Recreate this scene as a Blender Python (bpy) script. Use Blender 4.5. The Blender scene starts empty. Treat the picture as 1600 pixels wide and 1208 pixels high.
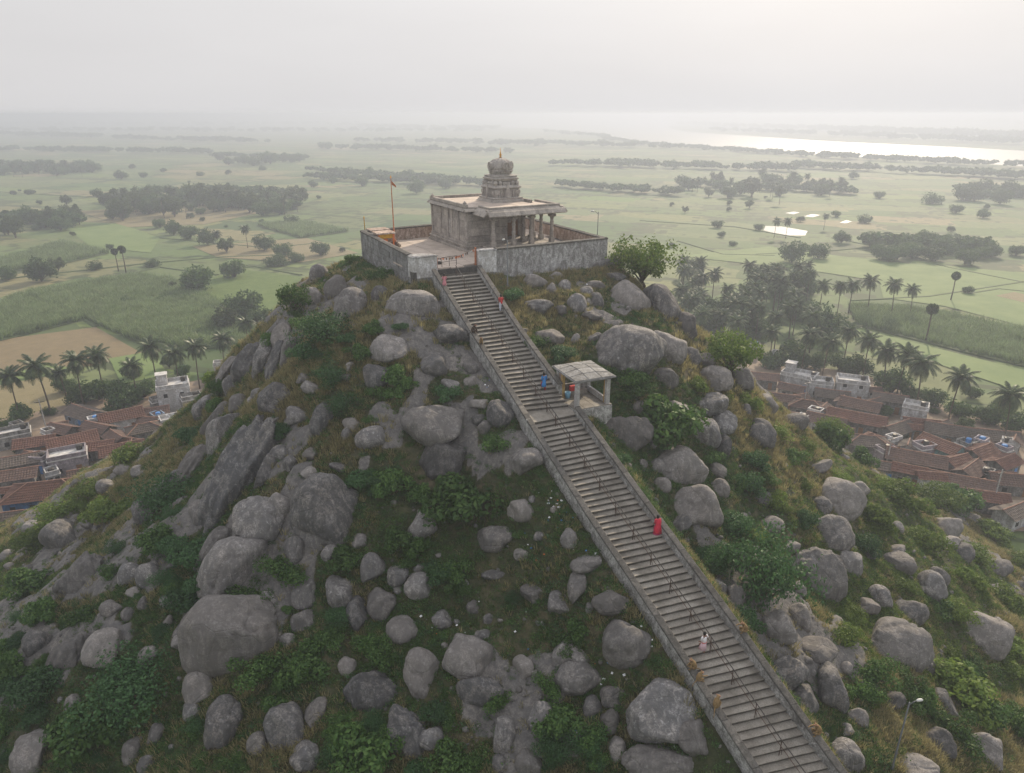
import bpy, bmesh, math, random
import numpy as np
from mathutils import Vector, Matrix, Euler

# ------------------------------------------------------------------ camera, sky, sun, exposure
scene = bpy.context.scene
CZ = 62.0                      # camera height above the plain
FPX = 1100.0                   # focal length in pixels of the 1600 px wide photograph
PITCH = math.radians(21.17)
SUN_AZ = math.radians(25.0)    # to the right of the view axis
SUN_EL = math.radians(28.0)

cam_d = bpy.data.cameras.new("camera")
cam = bpy.data.objects.new("camera", cam_d)
scene.collection.objects.link(cam)
cam.location = (0, 0, CZ)
cam.rotation_euler = (math.pi/2 - PITCH, 0, 0)
cam_d.sensor_width = 36.0
cam_d.lens = 36.0*FPX/1600.0
cam_d.clip_start = 0.5
cam_d.clip_end = 60000
scene.camera = cam

world = bpy.data.worlds.new("World")
scene.world = world
world.use_nodes = True
wn, wl = world.node_tree.nodes, world.node_tree.links
wn.clear()
wout = wn.new('ShaderNodeOutputWorld')
bg = wn.new('ShaderNodeBackground')
sky = wn.new('ShaderNodeTexSky')
sky.sky_type = 'NISHITA'
sky.sun_disc = False
sky.sun_elevation = SUN_EL
sky.sun_rotation = SUN_AZ
sky.air_density = 1.0
sky.dust_density = 6.0
sky.ozone_density = 1.0
bg.inputs['Strength'].default_value = 0.085
# high thin overcast veil: the blue of the clear sky is mixed towards an even milky white
tc = wn.new('ShaderNodeTexCoord')
sep = wn.new('ShaderNodeSeparateXYZ')
wl.new(tc.outputs['Generated'], sep.inputs[0])
def wmath(op, a, b=None, c=None, clamp=False):
    n = wn.new('ShaderNodeMath'); n.operation = op; n.use_clamp = clamp
    for i, v in enumerate((a, b, c)):
        if v is None: continue
        if isinstance(v, (int, float)): n.inputs[i].default_value = v
        else: wl.new(v, n.inputs[i])
    return n.outputs[0]
dotn = wn.new('ShaderNodeVectorMath'); dotn.operation = 'DOT_PRODUCT'
wl.new(tc.outputs['Generated'], dotn.inputs[0])
dotn.inputs[1].default_value = (math.sin(SUN_AZ)*math.cos(SUN_EL), math.cos(SUN_AZ)*math.cos(SUN_EL), math.sin(SUN_EL))
glow = wmath('POWER', wmath('MAXIMUM', dotn.outputs['Value'], 0.0), 4.0)      # aureole of the veiled sun
alt = wmath('MAXIMUM', sep.outputs['Z'], 0.0)
dome_ = wmath('ADD', 1.0, wmath('MULTIPLY', wmath('POWER', alt, 1.4), .85))      # brighter towards the zenith, as thin overcast is
veil = wmath('ADD', wmath('MULTIPLY', dome_, 8.45), wmath('MULTIPLY', glow, 1.9))
wnz = wn.new('ShaderNodeTexNoise'); wnz.inputs['Scale'].default_value = 2.2; wnz.inputs['Detail'].default_value = 5
wmp = wn.new('ShaderNodeMapping'); wmp.inputs['Scale'].default_value = (1, 1, 5); wl.new(tc.outputs['Generated'], wmp.inputs[0]); wl.new(wmp.outputs[0], wnz.inputs['Vector'])
veil = wmath('MULTIPLY', veil, wmath('ADD', wmath('MULTIPLY', wnz.outputs['Fac'], .14), .93))
comb = wn.new('ShaderNodeVectorMath'); comb.operation = 'SCALE'
comb.inputs[0].default_value = (1.0, 0.985, 0.992)
wl.new(veil, comb.inputs['Scale'])
mixw = wn.new('ShaderNodeMix'); mixw.data_type = 'RGBA'; mixw.inputs[0].default_value = 0.93
wl.new(wmath('SUBTRACT', 0.97, wmath('MULTIPLY', alt, 0.2)), mixw.inputs[0]); wl.new(sky.outputs[0], mixw.inputs['A']); wl.new(comb.outputs[0], mixw.inputs['B'])
wl.new(mixw.outputs['Result'], bg.inputs['Color'])
wl.new(bg.outputs[0], wout.inputs['Surface'])

sun_d = bpy.data.lights.new("sun", 'SUN')
sun_d.energy = 5.0
sun_d.angle = math.radians(0.6)
sun_d.color = (1.0, 0.84, 0.62)
sun = bpy.data.objects.new("sun", sun_d)
scene.collection.objects.link(sun)
sun.rotation_euler = Euler((math.pi/2 - SUN_EL, 0, math.pi - SUN_AZ), 'XYZ')
sun.location = (60, 200, 120)

scene.view_settings.view_transform = 'Standard'
scene.view_settings.look = 'None'
scene.view_settings.exposure = 0.0
scene.view_settings.gamma = 1.0
scene.view_settings.use_curve_mapping = False
scene.cycles.volume_bounces = 1
scene.cycles.max_bounces = 6
scene.cycles.diffuse_bounces = 2
scene.cycles.glossy_bounces = 2
scene.cycles.transparent_max_bounces = 8
scene.cycles.transmission_bounces = 3
scene.cycles.use_denoising = True
scene.cycles.volume_step_rate = 1.0

rng = random.Random(7)
nrg = np.random.default_rng(7)
COL = scene.collection

# ------------------------------------------------------------------ helpers
SN, CS = math.sin(PITCH), math.cos(PITCH)
def ray(px, py):
    """direction (world) through a photograph pixel, unit distance along the optical axis"""
    u = (px-800.0)/FPX; v = (604.0-py)/FPX
    return np.array([u, CS + v*SN, -SN + v*CS])
def at_z(px, py, z):
    d = ray(px, py); t = (z-CZ)/d[2]
    return np.array([d[0]*t, d[1]*t, z])

_perm = np.random.default_rng(11).permutation(256)
_perm = np.concatenate([_perm, _perm, _perm])
_rv = np.random.default_rng(12).uniform(-1, 1, 256)
def vnoise(x, y, z=0.0):
    x, y, z = np.broadcast_arrays(np.asarray(x, float), np.asarray(y, float), np.asarray(z, float))
    xi, yi, zi = np.floor(x).astype(int), np.floor(y).astype(int), np.floor(z).astype(int)
    fx, fy, fz = x-xi, y-yi, z-zi
    fx, fy, fz = [f*f*f*(f*(f*6-15)+10) for f in (fx, fy, fz)]
    xi, yi, zi = xi & 255, yi & 255, zi & 255
    def h(a, b, c):
        return _rv[_perm[_perm[_perm[(xi+a) & 255]+((yi+b) & 255)]+((zi+c) & 255)]]
    def lp(a, b, t): return a+(b-a)*t
    return lp(lp(lp(h(0,0,0), h(1,0,0), fx), lp(h(0,1,0), h(1,1,0), fx), fy),
              lp(lp(h(0,0,1), h(1,0,1), fx), lp(h(0,1,1), h(1,1,1), fx), fy), fz)
def fbm(x, y, z=0.0, o=4):
    s = 0; a = 1.0; t = 0
    for k in range(o):
        s = s + a*vnoise(np.asarray(x)*2**k+17.3*k, np.asarray(y)*2**k-9.1*k, np.asarray(z)*2**k+3.7*k); t += a; a *= .5
    return s/t

def tag(o, label=None, cat=None, group=None, kind=None):
    if label: o['label'] = label
    if cat: o['category'] = cat
    if group: o['group'] = group
    if kind: o['kind'] = kind
    return o

def mesh_np(name, verts, faces, mats=(), smooth=False, midx=None):
    me = bpy.data.meshes.new(name)
    verts = np.asarray(verts, dtype=np.float32)
    if isinstance(faces, np.ndarray) and faces.ndim == 2:
        n, k = faces.shape
        me.vertices.add(len(verts)); me.vertices.foreach_set('co', verts.ravel())
        me.loops.add(n*k); me.loops.foreach_set('vertex_index', faces.astype(np.int32).ravel())
        me.polygons.add(n); me.polygons.foreach_set('loop_start', np.arange(0, n*k, k, dtype=np.int32))
        me.update(calc_edges=True)
    else:
        me.from_pydata([tuple(v) for v in verts], [], [tuple(f) for f in faces]); me.update()
    for m in mats: me.materials.append(m)
    if midx is not None: me.polygons.foreach_set('material_index', np.asarray(midx, dtype=np.int32))
    if smooth: me.polygons.foreach_set('use_smooth', np.ones(len(me.polygons), dtype=bool))
    return me
def obj(name, me, parent=None, loc=None, rz=None, link=True):
    o = bpy.data.objects.new(name, me)
    if link: COL.objects.link(o)
    if parent is not None: o.parent = parent
    if loc is not None: o.location = tuple(float(c) for c in loc)
    if rz is not None: o.rotation_euler = (0, 0, rz)
    return o
def empty(name, loc=(0,0,0), rz=0.0):
    o = bpy.data.objects.new(name, None); COL.objects.link(o)
    o.location = tuple(float(c) for c in loc); o.rotation_euler = (0, 0, rz); o.empty_display_size = .2
    return o
def copy_tree(o, parent=None):
    c = o.copy(); COL.objects.link(c); c.parent = parent
    for ch in list(o.children): copy_tree(ch, c)
    return c

class MB:
    """collects simple solids into one mesh"""
    def __init__(s): s.v = []; s.f = []; s.m = []; s.smooth = False
    def add(s, vs, fs, mi=0):
        b = len(s.v); s.v += [tuple(map(float, v)) for v in vs]
        s.f += [tuple(i+b for i in f) for f in fs]; s.m += [mi]*len(fs); return s
    def box(s, x0, x1, y0, y1, z0, z1, mi=0, ch=0.0, top=None):
        """box, with an optional chamfer of the top rim; top=(dx,dy) insets the top"""
        if top: tx, ty = top
        else: tx = ty = 0
        if ch > 0:
            vs = [(x0,y0,z0),(x1,y0,z0),(x1,y1,z0),(x0,y1,z0),
                  (x0,y0,z1-ch),(x1,y0,z1-ch),(x1,y1,z1-ch),(x0,y1,z1-ch),
                  (x0+ch,y0+ch,z1),(x1-ch,y0+ch,z1),(x1-ch,y1-ch,z1),(x0+ch,y1-ch,z1)]
            fs = [(3,2,1,0),(0,1,5,4),(1,2,6,5),(2,3,7,6),(3,0,4,7),(4,5,9,8),(5,6,10,9),(6,7,11,10),(7,4,8,11),(8,9,10,11)]
        else:
            vs = [(x0,y0,z0),(x1,y0,z0),(x1,y1,z0),(x0,y1,z0),
                  (x0+tx,y0+ty,z1),(x1-tx,y0+ty,z1),(x1-tx,y1-ty,z1),(x0+tx,y1-ty,z1)]
            fs = [(3,2,1,0),(0,1,5,4),(1,2,6,5),(2,3,7,6),(3,0,4,7),(4,5,6,7)]
        return s.add(vs, fs, mi)
    def hexa(s, p, mi=0):
        """8 points: bottom ring 0-3, top ring 4-7"""
        return s.add(p, [(3,2,1,0),(0,1,5,4),(1,2,6,5),(2,3,7,6),(3,0,4,7),(4,5,6,7)], mi)
    def tube(s, pts, radii, n=8, mi=0, cap=True):
        pts = [Vector(p) for p in pts]
        if isinstance(radii, (int, float)): radii = [radii]*len(pts)
        rings = []; b0 = len(s.v)
        up = Vector((0, 0, 1))
        for i, p in enumerate(pts):
            d = (pts[min(i+1, len(pts)-1)]-pts[max(i-1, 0)])
            if d.length < 1e-9: d = Vector((0,0,1))
            d.normalize()
            a = d.cross(Vector((0, 1, 0)) if abs(d.z) > .9 else up).normalized(); b = d.cross(a)
            for k in range(n):
                t = 2*math.pi*k/n; q = p+(a*math.cos(t)+b*math.sin(t))*radii[i]
                s.v.append(tuple(q))
        for i in range(len(pts)-1):
            for k in range(n):
                s.f.append((b0+i*n+k, b0+(i+1)*n+k, b0+(i+1)*n+(k+1) % n, b0+i*n+(k+1) % n)); s.m.append(mi)
        if cap:
            s.f.append(tuple(b0+k for k in range(n))); s.m.append(mi)
            s.f.append(tuple(b0+(len(pts)-1)*n+k for k in reversed(range(n)))); s.m.append(mi)
        return s
    def lathe(s, prof, n=16, c=(0,0), mi=0, sq=0.0):
        """profile (r,z) turned about the z axis through c; sq>0 squares the section"""
        b0 = len(s.v)
        for r, z in prof:
            for k in range(n):
                t = 2*math.pi*(k+.5)/n; ct, st = math.cos(t), math.sin(t)
                q = 1.0/max(abs(ct), abs(st)); rr = r*(1-sq+sq*q)
                s.v.append((c[0]+ct*rr, c[1]+st*rr, z))
        for i in range(len(prof)-1):
            for k in range(n):
                s.f.append((b0+i*n+k, b0+i*n+(k+1) % n, b0+(i+1)*n+(k+1) % n, b0+(i+1)*n+k)); s.m.append(mi)
        s.f.append(tuple(b0+k for k in reversed(range(n)))); s.m.append(mi)
        s.f.append(tuple(b0+(len(prof)-1)*n+k for k in range(n))); s.m.append(mi)
        return s
    def build(s, name, mats, parent=None, smooth=False, loc=None, rz=None, link=True):
        me = s.mesh(name, mats, smooth)
        return obj(name, me, parent, loc, rz, link)
    def mesh(s, name, mats, smooth=False):
        if not isinstance(mats, (list, tuple)): mats = [mats]
        me = bpy.data.meshes.new(name); me.from_pydata(s.v, [], s.f)
        for m in mats: me.materials.append(m)
        if len(mats) > 1: me.polygons.foreach_set('material_index', s.m)
        if smooth: me.polygons.foreach_set('use_smooth', [True]*len(s.f))
        me.update(); return me

# ------------------------------------------------------------------ materials
class NT:
    def __init__(s, name):
        s.m = bpy.data.materials.new(name); s.m.use_nodes = True
        s.n = s.m.node_tree.nodes; s.l = s.m.node_tree.links
        s.b = s.n['Principled BSDF']; s.b.inputs['Roughness'].default_value = .85
        s.b.inputs['Specular IOR Level'].default_value = .25
        s.tcn = s.n.new('ShaderNodeTexCoord')
    def co(s, which='Object', scale=(1,1,1), rot=(0,0,0)):
        mp = s.n.new('ShaderNodeMapping'); mp.inputs['Scale'].default_value = scale; mp.inputs['Rotation'].default_value = rot
        s.l.new(s.tcn.outputs[which], mp.inputs[0]); return mp.outputs[0]
    def pos(s, scale=(1,1,1), rot=(0,0,0)):
        g = s.n.new('ShaderNodeNewGeometry'); mp = s.n.new('ShaderNodeMapping')
        mp.inputs['Scale'].default_value = scale; mp.inputs['Rotation'].default_value = rot
        s.l.new(g.outputs['Position'], mp.inputs[0]); return mp.outputs[0]
    def noise(s, vec, scale=1.0, detail=6, rough=.55, dist=0.0):
        n = s.n.new('ShaderNodeTexNoise'); n.inputs['Scale'].default_value = scale; n.inputs['Detail'].default_value = detail
        n.inputs['Roughness'].default_value = rough; n.inputs['Distortion'].default_value = dist
        s.l.new(vec, n.inputs['Vector']); return n.outputs['Fac']
    def voro(s, vec, scale=1.0, feature='F1', out='Distance'):
        n = s.n.new('ShaderNodeTexVoronoi'); n.feature = feature; n.inputs['Scale'].default_value = scale
        s.l.new(vec, n.inputs['Vector']); return n.outputs[out]
    def ramp(s, fac, stops):
        r = s.n.new('ShaderNodeValToRGB'); e = r.color_ramp.elements
        while len(e) < len(stops): e.new(.5)
        for i, (p, c) in enumerate(stops):
            e[i].position = p
            e[i].color = (c, c, c, 1) if isinstance(c, (int, float)) else (*c, 1)
        s.l.new(fac, r.inputs[0]); return r.outputs[0]
    def mix(s, f, a, b, mode='MIX'):
        m = s.n.new('ShaderNodeMix'); m.data_type = 'RGBA'; m.blend_type = mode
        for sock, v in ((m.inputs[0], f), (m.inputs['A'], a), (m.inputs['B'], b)):
            if isinstance(v, (int, float)):
                sock.default_value = v if sock == m.inputs[0] else (v, v, v, 1)
            elif isinstance(v, tuple): sock.default_value = (*v, 1)
            else: s.l.new(v, sock)
        return m.outputs['Result']
    def math(s, op, a, b=0.0, clamp=False):
        n = s.n.new('ShaderNodeMath'); n.operation = op; n.use_clamp = clamp
        for i, v in enumerate((a, b)):
            if isinstance(v, (int, float)): n.inputs[i].default_value = v
            else: s.l.new(v, n.inputs[i])
        return n.outputs[0]
    def rand(s):
        return s.n.new('ShaderNodeObjectInfo').outputs['Random']
    def hsv(s, col, h=.5, sat=1.0, v=1.0):
        n = s.n.new('ShaderNodeHueSaturation')
        for k, x in (('Hue', h), ('Saturation', sat), ('Value', v)):
            if isinstance(x, (int, float)): n.inputs[k].default_value = x
            else: s.l.new(x, n.inputs[k])
        s.l.new(col, n.inputs['Color']); return n.outputs[0]
    def sepz(s, vec, k='Z'):
        n = s.n.new('ShaderNodeSeparateXYZ'); s.l.new(vec, n.inputs[0]); return n.outputs[k]
    def color(s, c):
        if isinstance(c, tuple): s.b.inputs['Base Color'].default_value = (*c, 1)
        else: s.l.new(c, s.b.inputs['Base Color'])
    def bump(s, h, strength=.4, dist=.05):
        n = s.n.new('ShaderNodeBump'); n.inputs['Strength'].default_value = strength; n.inputs['Distance'].default_value = dist
        s.l.new(h, n.inputs['Height']); s.l.new(n.outputs[0], s.b.inputs['Normal'])
    def translucent(s, col, w=.3):
        t = s.n.new('ShaderNodeBsdfTranslucent'); mx = s.n.new('ShaderNodeMixShader'); mx.inputs[0].default_value = w
        if isinstance(col, tuple): t.inputs[0].default_value = (*col, 1)
        else: s.l.new(col, t.inputs[0])
        out = s.n['Material Output']
        s.l.new(s.b.outputs[0], mx.inputs[1]); s.l.new(t.outputs[0], mx.inputs[2]); s.l.new(mx.outputs[0], out.inputs['Surface'])

M = {}
def simple(name, c, rough=.8, var=.25, scale=6.0, bump=.0, spec=.25, metal=0.0):
    t = NT(name)
    n = t.noise(t.co(), scale, 5)
    lo = tuple(x*(1-var) for x in c); hi = tuple(min(1, x*(1+var)) for x in c)
    t.color(t.ramp(n, [(.3, lo), (.7, hi)]))
    t.b.inputs['Roughness'].default_value = rough; t.b.inputs['Specular IOR Level'].default_value = spec
    t.b.inputs['Metallic'].default_value = metal
    if bump: t.bump(n, bump, .03)
    M[name] = t.m; return t.m

def granite(name, base, warm, dark, streak=.5, bump=.5):
    t = NT(name)
    r = t.rand()
    off = t.n.new('ShaderNodeVectorMath'); off.operation = 'ADD'
    sc = t.n.new('ShaderNodeVectorMath'); sc.operation = 'SCALE'; sc.inputs[0].default_value = (37, 53, 71); t.l.new(r, sc.inputs['Scale'])
    t.l.new(t.tcn.outputs['Object'], off.inputs[0]); t.l.new(sc.outputs[0], off.inputs[1])
    v = off.outputs[0]
    big = t.noise(v, .35, 5, .6, .4); mid = t.noise(v, 1.6, 8, .65, .3); fine = t.noise(v, 9.0, 8, .7)
    mp = t.n.new('ShaderNodeMapping'); mp.inputs['Scale'].default_value = (1.6, 1.6, .22); mp.inputs['Rotation'].default_value = (.15, .3, 0); t.l.new(v, mp.inputs[0])
    strk = t.noise(mp.outputs[0], 1.2, 7, .65, .8)
    c = t.mix(t.ramp(big, [(.35, 0.), (.7, 1.)]), base, warm)
    c = t.mix(t.math('MULTIPLY', t.ramp(strk, [(.44, 0.), (.56, 1.)]), streak), c, dark)
    c = t.mix(t.ramp(mid, [(.38, .8), (.56, 0.)]), c, tuple(x*.38 for x in base))
    c = t.mix(t.ramp(fine, [(.42, .8), (.56, 0.)]), c, tuple(x*.4 for x in base))
    lic = t.ramp(t.noise(v, 2.7, 9, .75), [(.57, 0.), (.66, .6)])
    c = t.mix(lic, c, tuple(min(1, x*1.75) for x in base))
    c = t.mix(t.ramp(t.math('FRACT', t.math('MULTIPLY', r, 7.3)), [(.2, 0.), (.9, .4)]), c, tuple(x*.8 for x in warm))
    c = t.hsv(c, .5, 1.0, t.math('ADD', t.math('MULTIPLY', r, .55), .7))
    t.color(c)
    h = t.math('ADD', t.math('MULTIPLY', mid, .9), t.math('MULTIPLY', fine, .35))
    crack = t.ramp(t.voro(t.mix(.25, v, t.noise(v, .8, 3), 'ADD') if False else v, .33, 'DISTANCE_TO_EDGE'), [(0., 0.), (.02, 1.)])
    h = t.math('ADD', h, t.math('MULTIPLY', crack, .25))
    t.bump(h, bump, .12)
    M[name] = t.m; return t.m
granite('granite', (.245, .24, .242), (.31, .28, .258), (.075, .077, .085), .75, 1.0)
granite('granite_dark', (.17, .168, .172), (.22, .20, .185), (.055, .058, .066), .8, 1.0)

# temple stone: grey weathered granite blocks
t = NT('temple_stone'); v = t.co('Object'); r = t.rand()
n1 = t.noise(v, 1.1, 7, .65, .4); n2 = t.noise(v, 7.0, 7, .7)
c = t.ramp(n1, [(.28, (.19, .175, .165)), (.5, (.37, .335, .30)), (.72, (.50, .45, .40))])
c = t.mix(t.ramp(n2, [(.35, .6), (.62, 0.)]), c, (.13, .12, .115))
c = t.hsv(c, .5, 1.0, t.math('ADD', t.math('MULTIPLY', r, .34), .85))
t.color(c); t.bump(n2, .6, .06); M['temple_stone'] = t.m
t = NT('tower_stone'); v = t.co('Object')
n1 = t.noise(v, 1.6, 7, .65, .4); n2 = t.noise(v, 10.0, 7, .7)
c = t.ramp(n1, [(.3, (.28, .26, .245)), (.55, (.46, .43, .40)), (.75, (.58, .54, .50))])
c = t.mix(t.ramp(n2, [(.36, .65), (.6, 0.)]), c, (.12, .11, .105))
c = t.mix(t.ramp(t.noise(v, 2.3, 5), [(.63, 0.), (.7, .3)]), c, (.45, .25, .2))
t.color(c); t.bump(n2, .7, .06); M['tower_stone'] = t.m
# lime washed and stained wall
def limewash(name, white, stain, amt, vs=1.0):
    t = NT(name); v = t.co('Object'); vst = t.co('Object', (.8*vs, .8*vs, .45*vs))
    n1 = t.noise(v, .9*vs, 7, .65, .3); n2 = t.noise(v, 6.0*vs, 8, .72); n3 = t.noise(vst, 2.2, 7, .7, .5)
    c = t.mix(t.ramp(n1, [(.35, 0.), (.68, 1.)]), white, tuple(x*.72 for x in white))
    c = t.mix(t.ramp(n3, [(.5-amt*.2, 1.), (.6+amt*.1, 0.)]), c, stain)
    c = t.mix(t.ramp(n2, [(.36, .7), (.56, 0.)]), c, tuple(x*.5 for x in stain))
    t.color(t.hsv(c, .5, 1.0, t.math('ADD', t.math('MULTIPLY', t.rand(), .4), .8))); t.bump(n2, .6, .05); M[name] = t.m
limewash('wall_plaster', (.74, .74, .75), (.27, .26, .255), .42)
limewash('wall_white', (.80, .81, .83), (.42, .41, .40), .22)
limewash('parapet_plaster', (.62, .62, .61), (.13, .125, .12), .85, 1.3)
limewash('wall_warm', (.66, .55, .47), (.28, .2, .16), .4)
limewash('stone_block_grey', (.36, .365, .37), (.17, .165, .16), .6)
limewash('coping', (.2, .19, .175), (.085, .08, .075), .6, 1.5)
# step stone
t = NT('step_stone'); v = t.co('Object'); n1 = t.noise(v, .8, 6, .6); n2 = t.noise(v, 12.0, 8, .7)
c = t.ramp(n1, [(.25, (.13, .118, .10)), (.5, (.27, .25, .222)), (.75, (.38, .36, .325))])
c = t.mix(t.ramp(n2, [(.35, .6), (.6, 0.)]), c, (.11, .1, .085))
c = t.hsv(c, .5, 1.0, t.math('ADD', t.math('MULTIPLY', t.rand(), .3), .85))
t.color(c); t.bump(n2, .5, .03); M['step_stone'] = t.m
simple('riser_shade_dirt', (.10, .092, .08), .9, .35, 5, .4)  # darker riser stone: dirt, and the shade under the nosing put into the colour
# courtyard paving
t = NT('paving'); v = t.co('Object'); n1 = t.noise(v, .7, 6); n2 = t.noise(v, 9, 6)
c = t.ramp(n1, [(.3, (.40, .34, .29)), (.7, (.56, .48, .42))]); c = t.mix(t.ramp(n2, [(.35, .4), (.6, 0.)]), c, (.25, .21, .18))
t.color(t.hsv(c, .5, 1., t.math('ADD', t.math('MULTIPLY', t.rand(), .25), .87))); t.bump(n2, .3, .02); M['paving'] = t.m
simple('rusty_iron', (.07, .045, .035), .7, .4, 12)
simple('dark_iron', (.05, .045, .042), .5, .3, 12)
simple('galvanised', (.12, .13, .135), .5, .2, 8, metal=.3)
simple('orange_paint', (.62, .17, .05), .6, .25, 5)
simple('yellow_cloth', (.55, .30, .03), .8, .25, 5)
simple('pale_cloth', (.6, .58, .58), .8, .15, 5)
simple('blue_paint', (.08, .22, .5), .6, .25, 5)
simple('red_cloth', (.5, .05, .05), .8, .2, 5)
simple('brass', (.65, .33, .08), .35, .2, 5, metal=.7)
simple('wood', (.22, .12, .06), .7, .3, 6)
simple('white_litter', (.75, .76, .8), .6, .1, 5)
simple('bright_lamp_cover', (.55, .56, .55), .4, .1, 5)
# ------------------------------------------------------------------ site geometry shared by everything on the hill
ZF = 47.2                                  # level of the temple courtyard
K = np.array([-10.0, 70.2]); A = np.array([-18.5, 87.0]); R_ = np.array([11.0, 81.7]); B_ = np.array([1.6, 100.5])
GL = np.array([-7.6, 71.45]); GR = np.array([-3.5, 73.7])        # the gate opening on the front wall K-R_
POLY = [K, R_, B_, A]

# staircase rails, top to bottom (pixels in the photograph; heights solved so that the flights run straight)
ST = [((681,430),(746,424)), ((742,527),(806,518)), ((819,647),(893,639)), ((827,661),(899,647)),
      ((924,814),(1007,797)), ((1038,984),(1128,962)), ((1178,1203),(1280,1178)), ((1241,1290),(1345,1265))]
N_UP, N_LO = 36, 55
Z0, ZE = CZ-15.2, CZ-36.3
rise = (Z0-ZE)/(N_UP+N_LO)
Z1 = Z0-N_UP*rise
def ray_line(px, a, b):
    """point on the camera ray nearest to the line a-b"""
    d = ray(*px); o = np.array([0, 0, CZ]); e = b-a; w = o-a
    A_ = d@d; B2 = d@e; C_ = e@e; D_ = d@w; E_ = e@w
    t = (B2*E_-C_*D_)/(A_*C_-B2*B2); return o+d*t
zs = [Z0, None, Z1, Z1, None, None, ZE, None]
pL = [at_z(*ST[i][0], zs[i]) if zs[i] is not None else None for i in range(8)]
for i, (a, b) in ((1, (0, 2)), (4, (3, 6)), (5, (3, 6))):
    pL[i] = ray_line(ST[i][0], pL[a], pL[b]); zs[i] = pL[i][2]
zs[7] = ZE-7*rise
pL[7] = at_z(*ST[7][0], zs[7])
pR = [at_z(*ST[i][1], zs[i]) for i in range(8)]
pL = np.array(pL); pR = np.array(pR)
# clean up: parameter = height drop (metres of rail), stations parametrised by s
def chain(P):
    d = np.r_[0, np.cumsum(np.linalg.norm(np.diff(P[:, :2], axis=0), axis=1))]; return d
sM = chain((pL+pR)/2)
def rail(P, s):
    return np.array([np.interp(s, sM, P[:, k]) for k in range(3)])
S_UP = sM[2]; S_LAND = sM[3]; S_END = sM[7]
t_up = S_UP/N_UP
n_lo = N_LO+7
print('stairs', pL[0], pL[6], 'width', [float(np.linalg.norm(pL[i]-pR[i])) for i in range(8)], 'tread', t_up, (S_END-S_LAND)/n_lo, 'rise', rise)
steps = []          # (s0, s1, z_top)
for k in range(N_UP):
    steps.append((k*t_up, (k+1)*t_up))
LAND = (S_UP, S_LAND)
for k in range(n_lo):
    ds = (S_END-S_LAND)/n_lo; steps.append((S_LAND+k*ds, S_LAND+(k+1)*ds))

CEN = np.array([-4.0, 85.0])
_phi_st = math.atan2(pL[6][1]-CEN[1], pL[6][0]-CEN[0]+2)
prof_d = np.array([0, 1.5, 9, 13.5, 21, 30, 39, 56, 74, 110])
prof_z = np.array([16.4, 16.8, 21.2, 26.2, 34.6, 41.4, 47.2, 58.5, 64.0, 67.0])
def poly_dist(x, y, poly):
    """signed distance outside a convex polygon"""
    inside = np.ones_like(x, bool); dm = np.full(x.shape, 1e9)
    n = len(poly)
    for i in range(n):
        a, b = poly[i], poly[(i+1) % n]; e = b-a; L2 = e@e
        t = np.clip(((x-a[0])*e[0]+(y-a[1])*e[1])/L2, 0, 1)
        dm = np.minimum(dm, np.hypot(x-a[0]-t*e[0], y-a[1]-t*e[1]))
        inside &= (e[0]*(y-a[1])-e[1]*(x-a[0])) > 0
    return np.where(inside, -dm, dm)
cS = (pL+pR)/2
def stair_near(x, y):
    """distance to the stair axis in plan, rail height there, half width"""
    best = np.full(x.shape, 1e9); zz = np.zeros(x.shape); hw = np.zeros(x.shape); ss = np.zeros(x.shape)
    for i in range(7):
        a, b = cS[i], cS[i+1]; e = b[:2]-a[:2]; L2 = e@e
        tt = ((x-a[0])*e[0]+(y-a[1])*e[1])/L2
        t = np.clip(tt, 0, 1) if i < 6 else np.clip(tt, 0, 3)
        d = np.hypot(x-a[0]-t*e[0], y-a[1]-t*e[1]); m = d < best
        best = np.where(m, d, best); zz = np.where(m, a[2]+(b[2]-a[2])*t, zz)
        w0 = np.linalg.norm(pL[i]-pR[i])/2; w1 = np.linalg.norm(pL[i+1]-pR[i+1])/2
        hw = np.where(m, w0+(w1-w0)*t, hw); ss = np.where(m, sM[i]+(sM[i+1]-sM[i])*t, ss)
    return best, zz, hw, ss
def sstep(a, b, x):
    t = np.clip((x-a)/(b-a), 0, 1); return t*t*(3-2*t)
PVO = at_z(901, 639, Z1); PVX = at_z(948, 631, Z1)-PVO; PVL = float(np.linalg.norm(PVX)); PVX = PVX/PVL; PVY = np.array([-PVX[1], PVX[0], 0.0]); PVD = 3.5
PVC = PVO+PVX*PVL/2+PVY*PVD/2
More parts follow.
